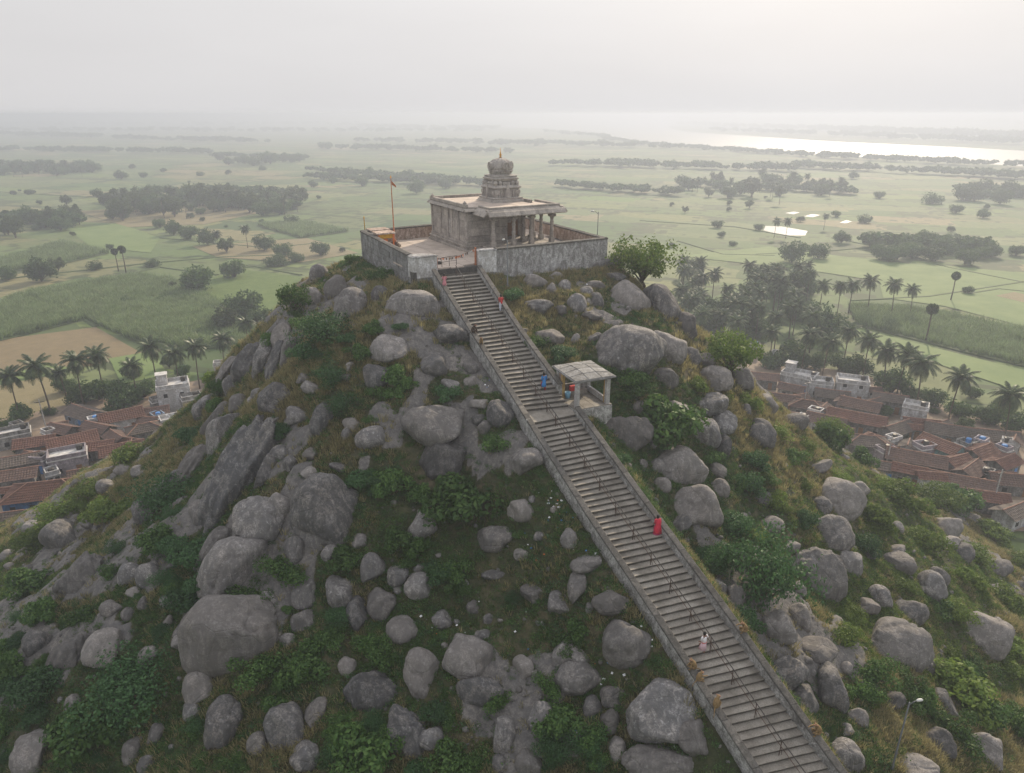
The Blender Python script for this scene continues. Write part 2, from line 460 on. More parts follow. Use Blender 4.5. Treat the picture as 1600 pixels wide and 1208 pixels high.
def hill(x, y, rough=True):
    x = np.asarray(x, float); y = np.asarray(y, float)
    d = poly_dist(x, y, POLY)
    phi = np.arctan2(y-CEN[1], x-CEN[0])
    dphi = np.abs((phi-_phi_st+math.pi) % (2*math.pi)-math.pi)
    s = 1.0-.36*np.exp(-(dphi/.55)**2) - .12*np.exp(-((phi+2.35)/.6)**2)
    z = CZ-np.interp(np.maximum(d, 0)*s, prof_d, prof_z)
    if rough:
        amp = sstep(1.0, 7.0, d)
        z = z+amp*(2.2*fbm(x*.06, y*.06, 1.3, 3)+.9*fbm(x*.19, y*.19, 4.2, 3))
        z = z+(.12+.15*amp)*fbm(x*.7, y*.7, 2.0, 3)
    if rough: z = z+amp*rockmask(x, y)*(.35+.35*np.abs(vnoise(x*.45, y*.45, 3.3)))
    z = np.where(d < .25, np.minimum(z, ZF-1.9), z)
    sd, sz, hw, ss = stair_near(x, y)
    w = 1-sstep(0.8, 5.5, sd-hw)
    z = z*(1-w)+(sz-.75)*w
    pd_ = np.hypot(x-PVC[0], y-PVC[1]); z = np.minimum(z, Z1-.35+np.maximum(0, pd_-2.7)*1.1)
    under = (sd < hw+.75) & (d > -.2)
    z = np.where(under, np.minimum(z, sz-1.0), z)
    return z
def rockmask(x, y):
    n = fbm(x*.11+70, y*.11+20, 6.0, 4)+.25*vnoise(x*.5, y*.5, 9.0)
    steep = np.exp(-((np.arctan2(y-CEN[1], x-CEN[0])+2.9)/.35)**2)*.12
    return sstep(.27, .35, n+steep*1.6)
def hit(px, py, tmax=170.0):
    """where the camera ray through a photograph pixel meets the hill"""
    px = np.atleast_1d(np.asarray(px, float)); py = np.atleast_1d(np.asarray(py, float))
    u = (px-800)/FPX; v = (604-py)/FPX
    D = np.stack([u, CS+v*SN, -SN+v*CS], 1)
    ts = np.arange(22, tmax, .35); res = np.full((len(px), 3), np.nan)
    X = D[:, 0:1]*ts; Y = D[:, 1:2]*ts; Z = CZ+D[:, 2:3]*ts
    H = hill(X, Y); below = Z < np.maximum(H, 0.0)
    for i in range(len(px)):
        k = np.argmax(below[i])
        if below[i, k] and k > 0:
            a = (Z[i, k-1]-H[i, k-1]); b = (H[i, k]-Z[i, k]); t = ts[k-1]+.35*a/max(a+b, 1e-6)
            res[i] = D[i]*t+np.array([0, 0, CZ])
    return res
# ------------------------------------------------------------------ hill surface
def build_hill():
    xs = np.arange(-112, 122, .45); ys = np.arange(-10, 170, .45)
    X, Y = np.meshgrid(xs, ys); Z = hill(X, Y)
    Z = np.maximum(Z, -2.0)
    V = np.stack([X.ravel(), Y.ravel(), Z.ravel()], 1)
    ny, nx = X.shape; idx = np.arange(ny*nx).reshape(ny, nx)
    F = np.stack([idx[:-1, :-1].ravel(), idx[:-1, 1:].ravel(), idx[1:, 1:].ravel(), idx[1:, :-1].ravel()], 1)
    keep = (Z.ravel()[F].max(1) > -.5); F = F[keep]
    t = NT('hill_soil'); v = t.pos()
    n1 = t.noise(v, .12, 6, .6, .5); n2 = t.noise(v, .9, 7, .7); n3 = t.noise(v, 5.0, 8, .75)
    c = t.ramp(n1, [(.3, (.05, .07, .028)), (.5, (.09, .088, .045)), (.7, (.17, .14, .09))])
    c = t.mix(t.ramp(n2, [(.42, .0), (.62, .85)]), c, (.03, .042, .015))
    c = t.mix(t.ramp(n3, [(.3, .6), (.6, 0.)]), c, (.025, .024, .016))
    # bare granite shows where the soil has gone
    at_ = t.n.new('ShaderNodeAttribute'); at_.attribute_name = 'rock'
    vs_ = t.pos((1.2, 1.2, .35)); g1 = t.noise(t.pos(), .5, 8, .65, .4); g2 = t.noise(vs_, 2.0, 8, .7, .6); g3 = t.noise(t.pos(), 8.0, 8, .7)
    g = t.ramp(g1, [(.3, (.15, .148, .15)), (.7, (.28, .255, .235))]); g = t.mix(t.ramp(g2, [(.42, .75), (.58, 0.)]), g, (.09, .09, .095)); g = t.mix(t.ramp(g3, [(.42, .7), (.56, 0.)]), g, (.12, .115, .11))
    rk = t.ramp(t.math('ADD', at_.outputs['Fac'], t.math('MULTIPLY', t.math('SUBTRACT', n3, .5), .9)), [(.45, 0.), (.6, 1.)])
    c = t.mix(rk, c, g)
    t.color(c); t.bump(t.math('ADD', n2, t.math('MULTIPLY', n3, .6)), .9, .25); M['hill_soil'] = t.m
    me = mesh_np('hill', V, F, [t.m], True); a = me.attributes.new('rock', 'FLOAT', 'POINT'); a.data.foreach_set('value', rockmask(V[:, 0], V[:, 1]).astype(np.float32))
    o = obj('hill', me); tag(o, kind='structure')
build_hill()

def loc_frame(o, e1, e2):
    """numpy helper: local (a,b) plan coordinates to world"""
    return lambda a, b: o+e1*a+e2*b

# ------------------------------------------------------------------ staircase
def build_stairs():
    root = empty('staircase', pR[6])
    off = np.array(root.location)
    tag(root, 'long straight flight of stone steps climbing the hill to the temple gate', 'staircase')
    r = random.Random(3)
    def slab(s0, s1, z, thick, name):
        a, b = rail(pL, s0), rail(pR, s0); c, d = rail(pR, s1), rail(pL, s1)
        dz = r.uniform(-.012, .012); n = .06
        # top with worn, slightly wavy nosing; riser set back under it
        k = 9; mb = MB(); top = []; front = []; low = []; back = []
        fw = (c-b)[:2]; fw = fw/max(np.linalg.norm(fw), 1e-6)
        for i in range(k):
            t = i/(k-1); p = a+(b-a)*t; q = d+(c-d)*t
            w = r.uniform(-.012, .012); e = n+r.uniform(-.018, .018)
            back.append((p[0], p[1], z+dz+w*.3)); top.append((q[0]+fw[0]*e, q[1]+fw[1]*e, z+dz-.012+w*.6))
            front.append((q[0]+fw[0]*e, q[1]+fw[1]*e, z+dz-.05)); low.append((q[0]-fw[0]*.01, q[1]-fw[1]*.01, z-thick))
        vs = []
        for row in (back, top, front, [(q[0]-fw[0]*.01, q[1]-fw[1]*.01, z+dz-.055) for q in [(np.array(x)) for x in [(f[0]-fw[0]*n, f[1]-fw[1]*n) for f in front]]], low):
            vs += [(p[0]-off[0], p[1]-off[1], p[2]-off[2]) for p in row]
        vs += [(p[0]-off[0], p[1]-off[1], z-thick-off[2]) for p in back]
        fs = []
        for rr in range(5):
            for i in range(k-1):
                fs.append((rr*k+i, (rr+1)*k+i, (rr+1)*k+i+1, rr*k+i+1))
        for i in range(k-1): fs.append((5*k+i, i, i+1, 5*k+i+1))
        fs.append(tuple(rr*k for rr in (0, 5, 4, 3, 2, 1))); fs.append(tuple(rr*k+k-1 for rr in (1, 2, 3, 4, 5, 0)))
        mb.add(vs, fs); nb = 2*(k-1); mb.m[nb:nb+2*(k-1)] = [1]*(2*(k-1)); mb.build(name, [M['step_stone'], M['riser_shade_dirt']], root)
    z = Z0
    slab(-.9, 0.0, Z0, .5, 'top_landing')
    for i, (s0, s1) in enumerate(steps):
        if i < N_UP: zt = Z0-(i+1)*rise
        else: zt = Z1-(i-N_UP+1)*rise
        if i == N_UP-1: pass
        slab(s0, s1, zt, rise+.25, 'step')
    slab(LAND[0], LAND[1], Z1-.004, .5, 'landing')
    # parapets: a plastered wall and its coping, both cut into short lengths following the rails
    def parapet(P, side, s_a, s_b, nseg):
        wall = MB(); ss = np.linspace(s_a, s_b, nseg+1)
        ring = []
        for i, s in enumerate(ss):
            a = rail(P, s); o = rail(pR if P is pL else pL, s); w = (a-o)[:2]; w /= np.linalg.norm(w)
            h = .50+.02*math.sin(i*1.3); th = .36
            gx = hill(np.array([a[0]+w[0]*.9]), np.array([a[1]+w[1]*.9]))[0]
            base = min(a[2]-.9, gx-.8)
            inn = a[:2]+w*.004; out = a[:2]+w*th; outb = a[:2]+w*(th+.06+.05*math.sin(i*.7+side))
            ring.append([(inn[0], inn[1], base), (outb[0], outb[1], base), (out[0], out[1], a[2]+h), (inn[0], inn[1], a[2]+h)])
        vs = [tuple(np.array(p)-off) for rg in ring for p in rg]; fs = []
        for i in range(nseg):
            for k in range(4):
                fs.append((i*4+k, i*4+(k+1) % 4, (i+1)*4+(k+1) % 4, (i+1)*4+k) if side < 0 else (i*4+k, (i+1)*4+k, (i+1)*4+(k+1) % 4, i*4+(k+1) % 4))
        fs.append((3, 2, 1, 0)); fs.append(tuple(nseg*4+k for k in range(4)))
        wall.add(vs, fs); pw = wall.build('parapet_wall', M['parapet_plaster'], root)
        # coping stones about 1.3 m long
        n = int((s_b-s_a)/1.3); cs = np.linspace(s_a, s_b, n+1)
        for i in range(n):
            p = []
            for s in (cs[i]+.012, cs[i+1]-.012):
                a = rail(P, s); o = rail(pR if P is pL else pL, s); w = (a-o)[:2]; w /= np.linalg.norm(w)
                h = .50+r.uniform(-.012, .012)
                i0 = a[:2]-w*.05; o0 = a[:2]+w*.44
                zb = a[2]+h; zt = zb+.15
                p.append([(i0[0], i0[1], zb), (o0[0], o0[1], zb), (o0[0], o0[1], zt-.03), (a[0]+w[0]*.39, a[1]+w[1]*.39, zt), (a[0], a[1], zt), (i0[0], i0[1], zt-.03)])
            vs = [tuple(np.array(q)-off) for rg in p for q in rg]
            fs = [(k, (k+1) % 6, 6+(k+1) % 6, 6+k) for k in range(6)]+[tuple(reversed(range(6))), tuple(range(6, 12))]
            MB().add(vs, fs).build('coping_stone', M['coping'], pw)
    parapet(pL, -1, -.2, S_END, 60)
    parapet(pR, 1, -.2, S_UP-2.15, 26)
    parapet(pR, 1, S_LAND-.15, S_END, 36)
build_stairs()

# hand rail up the middle of the stairs
def build_handrail():
    def mid(s, f=.5):
        f = .46+.03*s/S_END
        return rail(pL, s)*(1-f)+rail(pR, s)*f
    root = empty('handrail', mid(S_LAND)); off = np.array(root.location)
    tag(root, 'rusty double pipe handrail running down the middle of the stone steps', 'handrail')
    r = random.Random(4)
    ss = np.arange(.2, S_END, 2.05)
    for h, rad, m in ((.95, .036, 'dark_iron'), (.5, .024, 'rusty_iron')):
        for i in range(len(ss)-1):
            a, b = mid(ss[i]), mid(ss[i+1]); mdp = (a+b)/2+np.array([r.uniform(-.02, .02), 0, -.01])
            MB().tube([a+[0,0,h]-off, mdp+[0,0,h]-off, b+[0,0,h]-off], rad, 6).build('pipe', M[m], root)
    for s in ss:
        a = mid(s); lean = r.uniform(-.05, .05)
        mb = MB(); mb.tube([a+[0,0,-.3]-off, a+[lean, 0, .95]-off], .03, 6)
        mb.tube([a+[.16,-.02,-.2]-off, a+[lean+.0, 0, .5]-off], .018, 5)
        mb.build('post', M['rusty_iron'], root)
build_handrail()

# ------------------------------------------------------------------ courtyard and its wall
E1 = (R_-K)/np.linalg.norm(R_-K); E2 = np.array([-E1[1], E1[0]])
def build_court():
    root = empty('courtyard_floor', (0, 85, ZF)); tag(root, kind='structure'); off = np.array([0, 85, ZF])
    # paving slabs clipped to the courtyard: parts
    r = random.Random(8); n = 0
    base = MB(); pts = [K, R_, B_, A]
    base.add([(p[0], p[1]-85, -.12) for p in pts]+[(p[0], p[1]-85, -2.4) for p in pts],
             [(0,1,2,3), (0,4,5,1), (1,5,6,2), (2,6,7,3), (3,7,4,0)])
    base.build('bedding', M['coping'], root)
    a = -3.0
    while a < 26:
        w = r.uniform(1.3, 1.7); b = -3.0+r.uniform(0, .5)
        while b < 24:
            h = r.uniform(1.3, 2.0)
            q = [K+E1*x+E2*y for x, y in ((a+.02, b+.02), (a+w-.02, b+.02), (a+w-.02, b+h-.02), (a+.02, b+h-.02))]
            d = poly_dist(np.array([p[0] for p in q]), np.array([p[1] for p in q]), POLY)
            if (d < .15).all() and n < 290:
                z = r.uniform(-.012, .012)
                MB().add([(p[0], p[1]-85, z) for p in q]+[(p[0], p[1]-85, z-.14) for p in q],
                         [(0,1,2,3), (0,4,5,1), (1,5,6,2), (2,6,7,3), (3,7,4,0)]).build('paving_slab', M['paving'], root); n += 1
            b += h
        a += w
build_court()

def wall_run(root, p, q, z0, z1, th, mat_in, blocks=None, seed=1, cop=True, base_mat=None):
    """straight run of boundary wall between plan points p and q (outer face on the p-q line, thickness inward to the left)"""
    r = random.Random(seed); p = np.array(p, float); q = np.array(q, float)
    L = np.linalg.norm(q-p); e = (q-p)/L; n = np.array([-e[1], e[0]]); off = np.array(root.location)
    def w(a, b, z): v = p+e*a+n*b; return (v[0]-off[0], v[1]-off[1], z-off[2])
    def bx(a0, a1, b0, b1, za, zb, name, m, par=root, j=0.0):
        J = lambda: r.uniform(-j, j)
        c = .02
        pts = [w(a0, b0+J(), za), w(a1, b0+J(), za), w(a1, b1, za), w(a0, b1, za), w(a0+c, b0+J(), zb+J()), w(a1-c, b0+J(), zb+J()), w(a1-c, b1, zb+J()), w(a0+c, b1, zb+J())]
        return MB().hexa(pts).build(name, m, par)
    core = bx(0, L, .06 if blocks else 0, th, z0, z1, 'wall', mat_in)
    if blocks:
        bh, bw = blocks; z = z0; row = 0
        while z < z1-.05:
            h = min(bh*r.uniform(.85, 1.15), z1-z)
            if z1-z-h < .2: h = z1-z
            a = 0.0
            while a < L-.02:
                wd = bw*r.uniform(.7, 1.3)
                if a == 0 and row % 2: wd *= .5
                if L-a-wd < .35: wd = L-a
                bx(a+.022, a+wd-.022, -r.uniform(.02, .07), .1, z+.02, z+h-.02, 'stone_block', M['stone_block_grey'], core, .015)
                a += wd
            z += h; row += 1
    if cop:
        nseg = max(1, int(L/1.2))
        for i in range(nseg):
            a0, a1 = L*i/nseg+.01, L*(i+1)/nseg-.01; dz = r.uniform(-.01, .01)
            pr = [(-.09, z1+.002), (th+.07, z1+.002), (th+.07, z1+.16), (th*.5, z1+.25), (-.09, z1+.16)]
            vs = [w(a0, b, z+dz) for b, z in pr]+[w(a1, b, z+dz) for b, z in pr]
            fs = [(k, 5+k, 5+(k+1) % 5, (k+1) % 5) for k in range(5)]+[tuple(range(5)), tuple(reversed(range(5, 10)))]
            MB().add(vs, fs).build('coping_stone', M['coping'], core)
    return core
def build_walls():
    zt = ZF+1.35; zb = ZF-2.1
    eF = E1; eL = (A-K)/np.linalg.norm(A-K)
    wR = empty('courtyard_wall', (GR[0]+1.7, GR[1]+.9, ZF)); tag(wR, 'stained grey plastered courtyard wall to the right of the gate, under the pillared porch', 'wall', 'temple courtyard walls')
    s = GR+eF*2.05
    wall_run(wR, s, R_, zb, zt, .5, M['wall_plaster'], None, 2)
    wB = empty('courtyard_wall', (R_[0], R_[1], ZF)); tag(wB, 'sunlit courtyard wall closing the far right side behind the porch', 'wall', 'temple courtyard walls')
    wall_run(wB, R_+E2*.0, B_, zb, zt, .5, M['wall_warm'], (.62, 1.5), 5)
    wC = empty('courtyard_wall', (A[0], A[1], ZF)); tag(wC, 'brown stained courtyard wall at the back left, behind the flag pole', 'wall', 'temple courtyard walls')
    wall_run(wC, B_, A, zb, zt, .5, M['wall_warm'], None, 6)
    wA = empty('courtyard_wall', (K[0], K[1], ZF)); tag(wA, 'wall of large grey stone blocks left of the gate, above the grassy slope', 'wall', 'temple courtyard walls')
    s2 = K+eL*1.3
    wall_run(wA, A, s2, zb, zt, .5, M['wall_plaster'], (.62, 1.15), 7)
    # the right walls' inner faces get a capped band by the stones themselves; gate piers
    def pier(name, label, corners, z0, zw, z1, bulge):
        c = np.mean(corners, axis=0); root = empty(name, (c[0], c[1], ZF)); tag(root, label, 'gate pier', 'piers of the temple gate')
        def loop(scale, z): return [(c[0]+(p[0]-c[0])*scale-c[0], c[1]+(p[1]-c[1])*scale-c[1], z-ZF) for p in corners]
        n = len(corners)
        def prism(levels, nm, m):
            vs = [q for s, z in levels for q in loop(s, z)]
            fs = [(i*n+k, i*n+(k+1) % n, (i+1)*n+(k+1) % n, (i+1)*n+k) for i in range(len(levels)-1) for k in range(n)]
            fs += [tuple(reversed(range(n))), tuple((len(levels)-1)*n+k for k in range(n))]
            return MB().add(vs, fs).build(nm, m, root)
        prism([(1.03, z0), (1.0, zw)], 'stone_base', M['stone_block_grey'])
        b = prism([(1.0, zw+.002), (.985, z1)], 'body', M['wall_white'])
        prism([(1.05, z1+.002), (1.05, z1+.1), (.8, z1+.2)], 'cap', M['wall_plaster'])
    # left pier: rounded corner between left wall and gate
    u = K-eF*.12; arc = []
    cpts = [K+eL*1.45+np.array([-.02,0]), K+eL*.7, K+eL*.2+eF*.1-np.array([0, .05]), K+eF*.6-E2*.08, K+eF*1.3-E2*.06, GL+E2*.0]
    inner = [GL+E2*.75, K+eF*.9+eL*1.6]
    pier('gate_pier', 'whitewashed rounded gate pier left of the top of the steps, on a bare stone base', np.array(cpts+inner), ZF-2.6, ZF-.75, ZF+1.3, 1)
    q = [GR, GR+eF*1.0-E2*.16, GR+eF*2.05-E2*.12, GR+eF*2.05+E2*.55, GR+E2*.75]
    pier('gate_pier', 'whitewashed gate pier right of the top of the steps, beside the lamp pole', np.array(q), ZF-2.6, ZF-.9, ZF+1.35, 1)
build_walls()
# ------------------------------------------------------------------ the temple
TB = np.array([-5.1, 81.1])                   # near left corner of the shrine body
TROT = math.atan2(E1[1], E1[0])
def bevel_block(a0, a1, b0, b1, z0, z1, r, c=.035, j=.012):
    """stone block with chamfered edges on every side, 24 corners collapsed to a cheap 3-ring prism"""
    J = lambda: r.uniform(-j, j)
    ring = lambda i, z: [(a0+i+J(), b0+i+J(), z), (a1-i+J(), b0+i+J(), z), (a1-i+J(), b1-i+J(), z), (a0+i+J(), b1-i+J(), z)]
    vs = ring(c, z0)+ring(0, z0+c)+ring(0, z1-c)+ring(c, z1)
    fs = [(3,2,1,0)]
    for k in range(3):
        for i in range(4): fs.append((k*4+i, k*4+(i+1) % 4, (k+1)*4+(i+1) % 4, (k+1)*4+i))
    fs.append((12,13,14,15))
    return MB().add(vs, fs)
def build_temple():
    root = empty('temple', (TB[0], TB[1], ZF), TROT)
    tag(root, 'old grey stone temple with pillared porch and carved tower on top of the hill', 'temple')
    r = random.Random(21); S = M['temple_stone']
    W, D = 8.9, 10.3; PL = 1.0; HW = 3.55            # plinth height, wall height
    zt = PL+HW
    def blk(name, a0, a1, b0, b1, z0, z1, par=root, m=S, c=.03, j=.01): return bevel_block(a0, a1, b0, b1, z0, z1, r, c, j).build(name, m, par)
    # plinth: stepped moulded courses of blocks round the body
    core = MB().box(.0, W, 0, D, -.3, PL).build('plinth', S, root)
    for k, (o, z0, z1) in enumerate(((.42, -.02, .3), (.26, .305, .52), (.34, .525, .72), (.14, .725, 1.0))):
        a = -o
        while a < W+o-.01:
            w = min(r.uniform(1.1, 1.6), W+o-a); w = W+o-a if W+o-a-w < .5 else w
            blk('plinth_block', a+.01, a+w-.01, -o, .1, z0, z1, core); a += w
        b = .11-0*o
        while b < D-.01:
            w = min(r.uniform(1.1, 1.7), D+o-b); w = D+o-b if D+o-b-w < .5 else w
            blk('plinth_block', -o, .1, b+.01, b+w-.01, z0, z1, core)
            blk('plinth_block', W-.1, W+o, b+.01, b+w-.01, z0, z1, core); b += w
    RC, RB = 5.2, 2.2      # the front right corner of the body is an open hall
    body = MB().box(.06, RC-.06, .06, D-.06, PL, zt).box(RC-.058, W-.06, RB+.06, D-.06, PL, zt).build('wall', S, root)
    # left face: wall stones between pilasters
    pil = [0.0, 2.05, 3.9, 5.1, 7.2, D-.42]
    for i, b in enumerate(pil):
        p = blk('pilaster', -.10, .12, b, b+.42, PL+.002, zt-.3, root, S, .02); blk('capital', -.16, .12, b-.07, b+.49, zt-.298, zt-.02, p)
    for i in range(len(pil)-1):
        b0, b1 = pil[i]+.43, pil[i+1]-.01; recess = .06 if i in (2,) else 0.0
        z = PL+.01
        for h in (.72, .85, .85, .86):
            n = max(1, round((b1-b0)/1.1)); cuts = sorted([0]+[min(1, max(0, (k+r.uniform(-.15, .15))/n)) for k in range(1, n)]+[1])
            for c0, c1 in zip(cuts[:-1], cuts[1:]):
                blk('wall_stone', -.012-r.uniform(0, .03)+recess, .14, b0+(b1-b0)*c0+.008, b0+(b1-b0)*c1-.008, z, z+h-.012, body)
            z += h
    # carved niche in the recessed bay
    blk('niche', -.06, .1, 4.42, 4.98, PL+.5, PL+2.2, root, M['tower_stone'])
    # front face (mostly under the porch) and right face
    for face in ('front', 'right', 'back', 'hall'):
        Lf = {'front': RC, 'right': D, 'back': W, 'hall': W-RC}[face]; z = PL+.01
        for h in (.72, .85, .85, .86):
            a = 0.0
            while a < Lf-.02:
                w = r.uniform(1.2, 1.9); w = Lf-a if Lf-a-w < .6 else w
                o = r.uniform(0, .04)
                if face == 'hall':
                    if not (.9 < a+w/2 < 2.9 and z < PL+2.2): blk('wall_stone', RC+a+.008, RC+a+w-.008, RB-.01-o, RB+.1, z, z+h-.012, body)
                elif face == 'front': blk('wall_stone', a+.008 if a > .2 else .13, a+w-.008, -.01-o, .1, z, z+h-.012, body)
                elif face == 'right':
                    if a > RB-.2: blk('wall_stone', W-.1, W+.01+o, a+.008, a+w-.008, z, z+h-.012, body)
                elif face == 'back': blk('wall_stone', a+.008, a+w-.008, D-.1, D+.01+o, z, z+h-.012, body)
                a += w
            z += h
    # doorway frame and dark opening
    blk('door_frame', 6.0, 6.28, RB-.16, RB+.05, PL, PL+2.35, root); blk('door_frame', 7.8, 8.08, RB-.16, RB+.05, PL, PL+2.35, root); blk('door_frame', 6.0, 8.08, RB-.18, RB+.05, PL+2.36, PL+2.66, root)
    MB().box(6.28, 7.8, RB-.03, RB+.04, PL, PL+2.36).build('door', M['wood'], root)
    # cornice: curved kapota stones with little bosses, then roof slab and parapet stones
    prof = [(-.02, 0.0), (-.34, -.06), (-.50, -.02), (-.42, .12), (-.2, .26), (-.02, .30)]
    def eave(p0, p1, nrm, z, prof, name, par, seg=1.35, m=S, scale=1.0):
        p0 = np.array(p0, float); p1 = np.array(p1, float); L = np.linalg.norm(p1-p0); e = (p1-p0)/L; nn = np.array(nrm, float)
        n = max(1, int(round(L/seg)))
        for i in range(n):
            a0, a1 = L*i/n+.012, L*(i+1)/n-.012; dz = r.uniform(-.012, .012)
            vs = []
            for a in (a0, a1):
                for o, h in prof:
                    q = p0+e*a-nn*o*scale; vs.append((q[0], q[1], z+h*scale+dz))
            k = len(prof); fs = [(i2, k+i2, k+(i2+1) % k, (i2+1) % k) for i2 in range(k)]+[tuple(range(k)), tuple(reversed(range(k, 2*k)))]
            MB().add(vs, fs).build(name, m, par)
    eave((-.0, D+.3), (-.0, -.1), (-1, 0), zt, prof, 'cornice_stone', root)
    eave((W, -.1), (W, D+.3), (1, 0), zt, prof, 'cornice_stone', root)
    eave((W+.3, D), (-.3, D), (0, 1), zt, prof, 'cornice_stone', root)
    eave((-.4, .0), (.9, .0), (0, -1), zt, prof, 'cornice_stone', root)
    roof = MB().box(-.12, W+.12, -.12, D+.12, zt+.02, zt+.36).build('roof_slab', S, root)
    # roof paving stones and parapet
    b = .35
    while b < D-.4:
        h = min(r.uniform(1.3, 1.9), D-.35-b)
        a = .35
        while a < W-.4:
            w = min(r.uniform(1.4, 2.2), W-.35-a)
            if w > .3 and h > .3: blk('roof_stone', a+.01, a+w-.01, b+.01, b+h-.01, zt+.34, zt+.40+r.uniform(0, .02), roof, M['paving'], .01, .004)
            a += w
        b += h
    def par_run(p0, p1, horiz, n):
        for i in range(n):
            t0, t1 = i/n, (i+1)/n
            if horiz: a0 = p0[0]+(p1[0]-p0[0])*t0+.01; a1 = p0[0]+(p1[0]-p0[0])*t1-.01; blk('parapet_block', a0, a1, p0[1], p0[1]+.34, zt+.362, zt+.72, roof)
            else: b0 = p0[1]+(p1[1]-p0[1])*t0+.01; b1 = p0[1]+(p1[1]-p0[1])*t1-.01; blk('parapet_block', p0[0], p0[0]+.34, b0, b1, zt+.362, zt+.72, roof)
    par_run((-.18, -.1), (-.18, D+.1), False, 8); par_run((W-.1, 1.0), (W-.1, D), False, 7); par_run((.2, D-.15), (W-.15, D-.15), True, 6)
    # ---- porch
    PA0, PA1, PB = 1.6, 10.4, -2.7                 # outer edge of the porch floor
    PH = .72
    base = MB().box(PA0, PA1, PB, -.43, -.3, PH-.3).build('porch_base', S, root)
    base2 = MB().box(W+.4, PA1, -.43, 2.4, -.3, PH-.3)
    base2.build('porch_base', S, root)
    for k, (o, z0, z1) in enumerate(((.2, -.02, .26), (.06, .265, .5), (.16, .505, PH))):
        a = PA0-o
        while a < PA1+o-.01:
            w = r.uniform(1.1, 1.7); w = PA1+o-a if PA1+o-a-w < .6 else w
            m_ = (a+w/2 > 5.3 and a+w/2 < 6.9)
            blk('plinth_block', a+.01, a+w-.01, PB-o, PB+.5, z0, z1, base); a += w
        b = PB+.51
        while b < 2.39:
            w = min(1.2, 2.4-b)
            if b+w < -.3: blk('plinth_block', PA0-o, PA0+.5, b+.01, b+w-.01, z0, z1, base)
            blk('plinth_block', PA1-.5, PA1+o, b+.01, b+w-.01, z0, z1, base); b += w
    a = PA0+.52
    while a < PA1-.52:
        w = min(1.5, PA1-.51-a)
        for b0, b1 in ((PB+.51, -1.1), (-1.09, .0 if a+w > W+.4 else -.43)):
            blk('floor_slab', a+.01, a+w-.01, b0+.01, b1-.01, PH-.15, PH-.01, base)
        if a > W-.2: blk('floor_slab', a+.01, a+w-.01, .01, 2.39, PH-.15, PH-.01, base)
        a += w
    for k in range(3):   # entrance steps
        blk('porch_step', 5.1, 6.9, PB-.2-.32*(3-k), PB-.2-.32*(2-k)-.004, -.02, .2*(k+1), root)
    # pillars: square base, octagonal shaft, cushion, capital with brackets
    def pillar(a, b):
        h = 2.75; x, y = a, b
        p = MB(); p.box(x-.26, x+.26, y-.26, y+.26, PH, PH+.55, ch=.03)
        p.lathe([(.21, PH+.55), (.23, PH+.6), (.23, PH+1.1), (.20, PH+1.14), (.20, PH+1.22), (.245, PH+1.26), (.245, PH+1.58), (.19, PH+1.62), (.19, PH+2.2), (.23, PH+2.26), (.23, PH+2.4), (.19, PH+2.45), (.19, PH+2.7), (.24, PH+2.77), (.27, PH+2.85), (.2, PH+2.93)], 8, (x, y))
        po = p.build('pillar', S, root)
        c = MB(); z = PH+2.931
        c.box(x-.3, x+.3, y-.3, y+.3, z, z+.17, top=(-.07, -.07)); c.box(x-.36, x+.36, y-.36, y+.36, z+.172, z+.27)
        c.build('capital', S, po)
        for dx, dy in ((1,0), (-1,0), (0,1), (0,-1)):
            q = MB(); z0 = z+.272; e = .62; wv = .19
            if dx: q.hexa([(x+dx*.1, y-wv, z0), (x+dx*.42, y-wv, z0+.05), (x+dx*.42, y+wv, z0+.05), (x+dx*.1, y+wv, z0), (x+dx*.1, y-wv, z0+.3), (x+dx*e, y-wv, z0+.3), (x+dx*e, y+wv, z0+.3), (x+dx*.1, y+wv, z0+.3)] if dx > 0 else
                           [(x+dx*.42, y-wv, z0+.05), (x+dx*.1, y-wv, z0), (x+dx*.1, y+wv, z0), (x+dx*.42, y+wv, z0+.05), (x+dx*e, y-wv, z0+.3), (x+dx*.1, y-wv, z0+.3), (x+dx*.1, y+wv, z0+.3), (x+dx*e, y+wv, z0+.3)])
            else:
                s_ = dy
                pts = [(x-wv, y+s_*.1, z0), (x+wv, y+s_*.1, z0), (x+wv, y+s_*.42, z0+.05), (x-wv, y+s_*.42, z0+.05), (x-wv, y+s_*.1, z0+.302), (x+wv, y+s_*.1, z0+.302), (x+wv, y+s_*e, z0+.302), (x-wv, y+s_*e, z0+.302)]
                q.hexa(pts)
            q.build('bracket', S, po)
        return z+.27+.3
    cols = [2.15, 4.75, 7.1, 9.85]
    for a in cols: ztp = pillar(a, PB+.35)
    pillar(9.85, .1); pillar(9.85, 2.0); pillar(7.1, -.42); pillar(8.6, .35)
    # beams
    z = ztp
    segs = [cols[0]-.45, 3.4, 5.9, 8.4, cols[3]+.45]
    for i in range(4): blk('beam', segs[i]+.01, segs[i+1]-.01, PB+.12, PB+.58, z, z+.34, root)
    blk('beam', 1.92, 2.38, PB+.59, -.02, z, z+.34, root); blk('beam', 9.62, 10.08, PB+.59, 2.4, z, z+.34, root)
    for i in range(9):   # ceiling slabs
        a0 = 1.6+i*.97; blk('ceiling_slab', a0+.01, a0+.96, PB, -.1 if a0 < W-.7 else 2.6, z+.342, z+.55, root, S, .01)
    # broad drooping eave stones round the porch
    z2 = z+.30
    pe = [(-.0, .12), (-.55, -.04), (-1.02, -.34), (-1.06, -.25), (-.72, .14), (-.35, .34), (.0, .42)]
    eave((1.0, PB), (11.0, PB), (0, -1), z2, pe, 'eave_stone', root, 2.0)
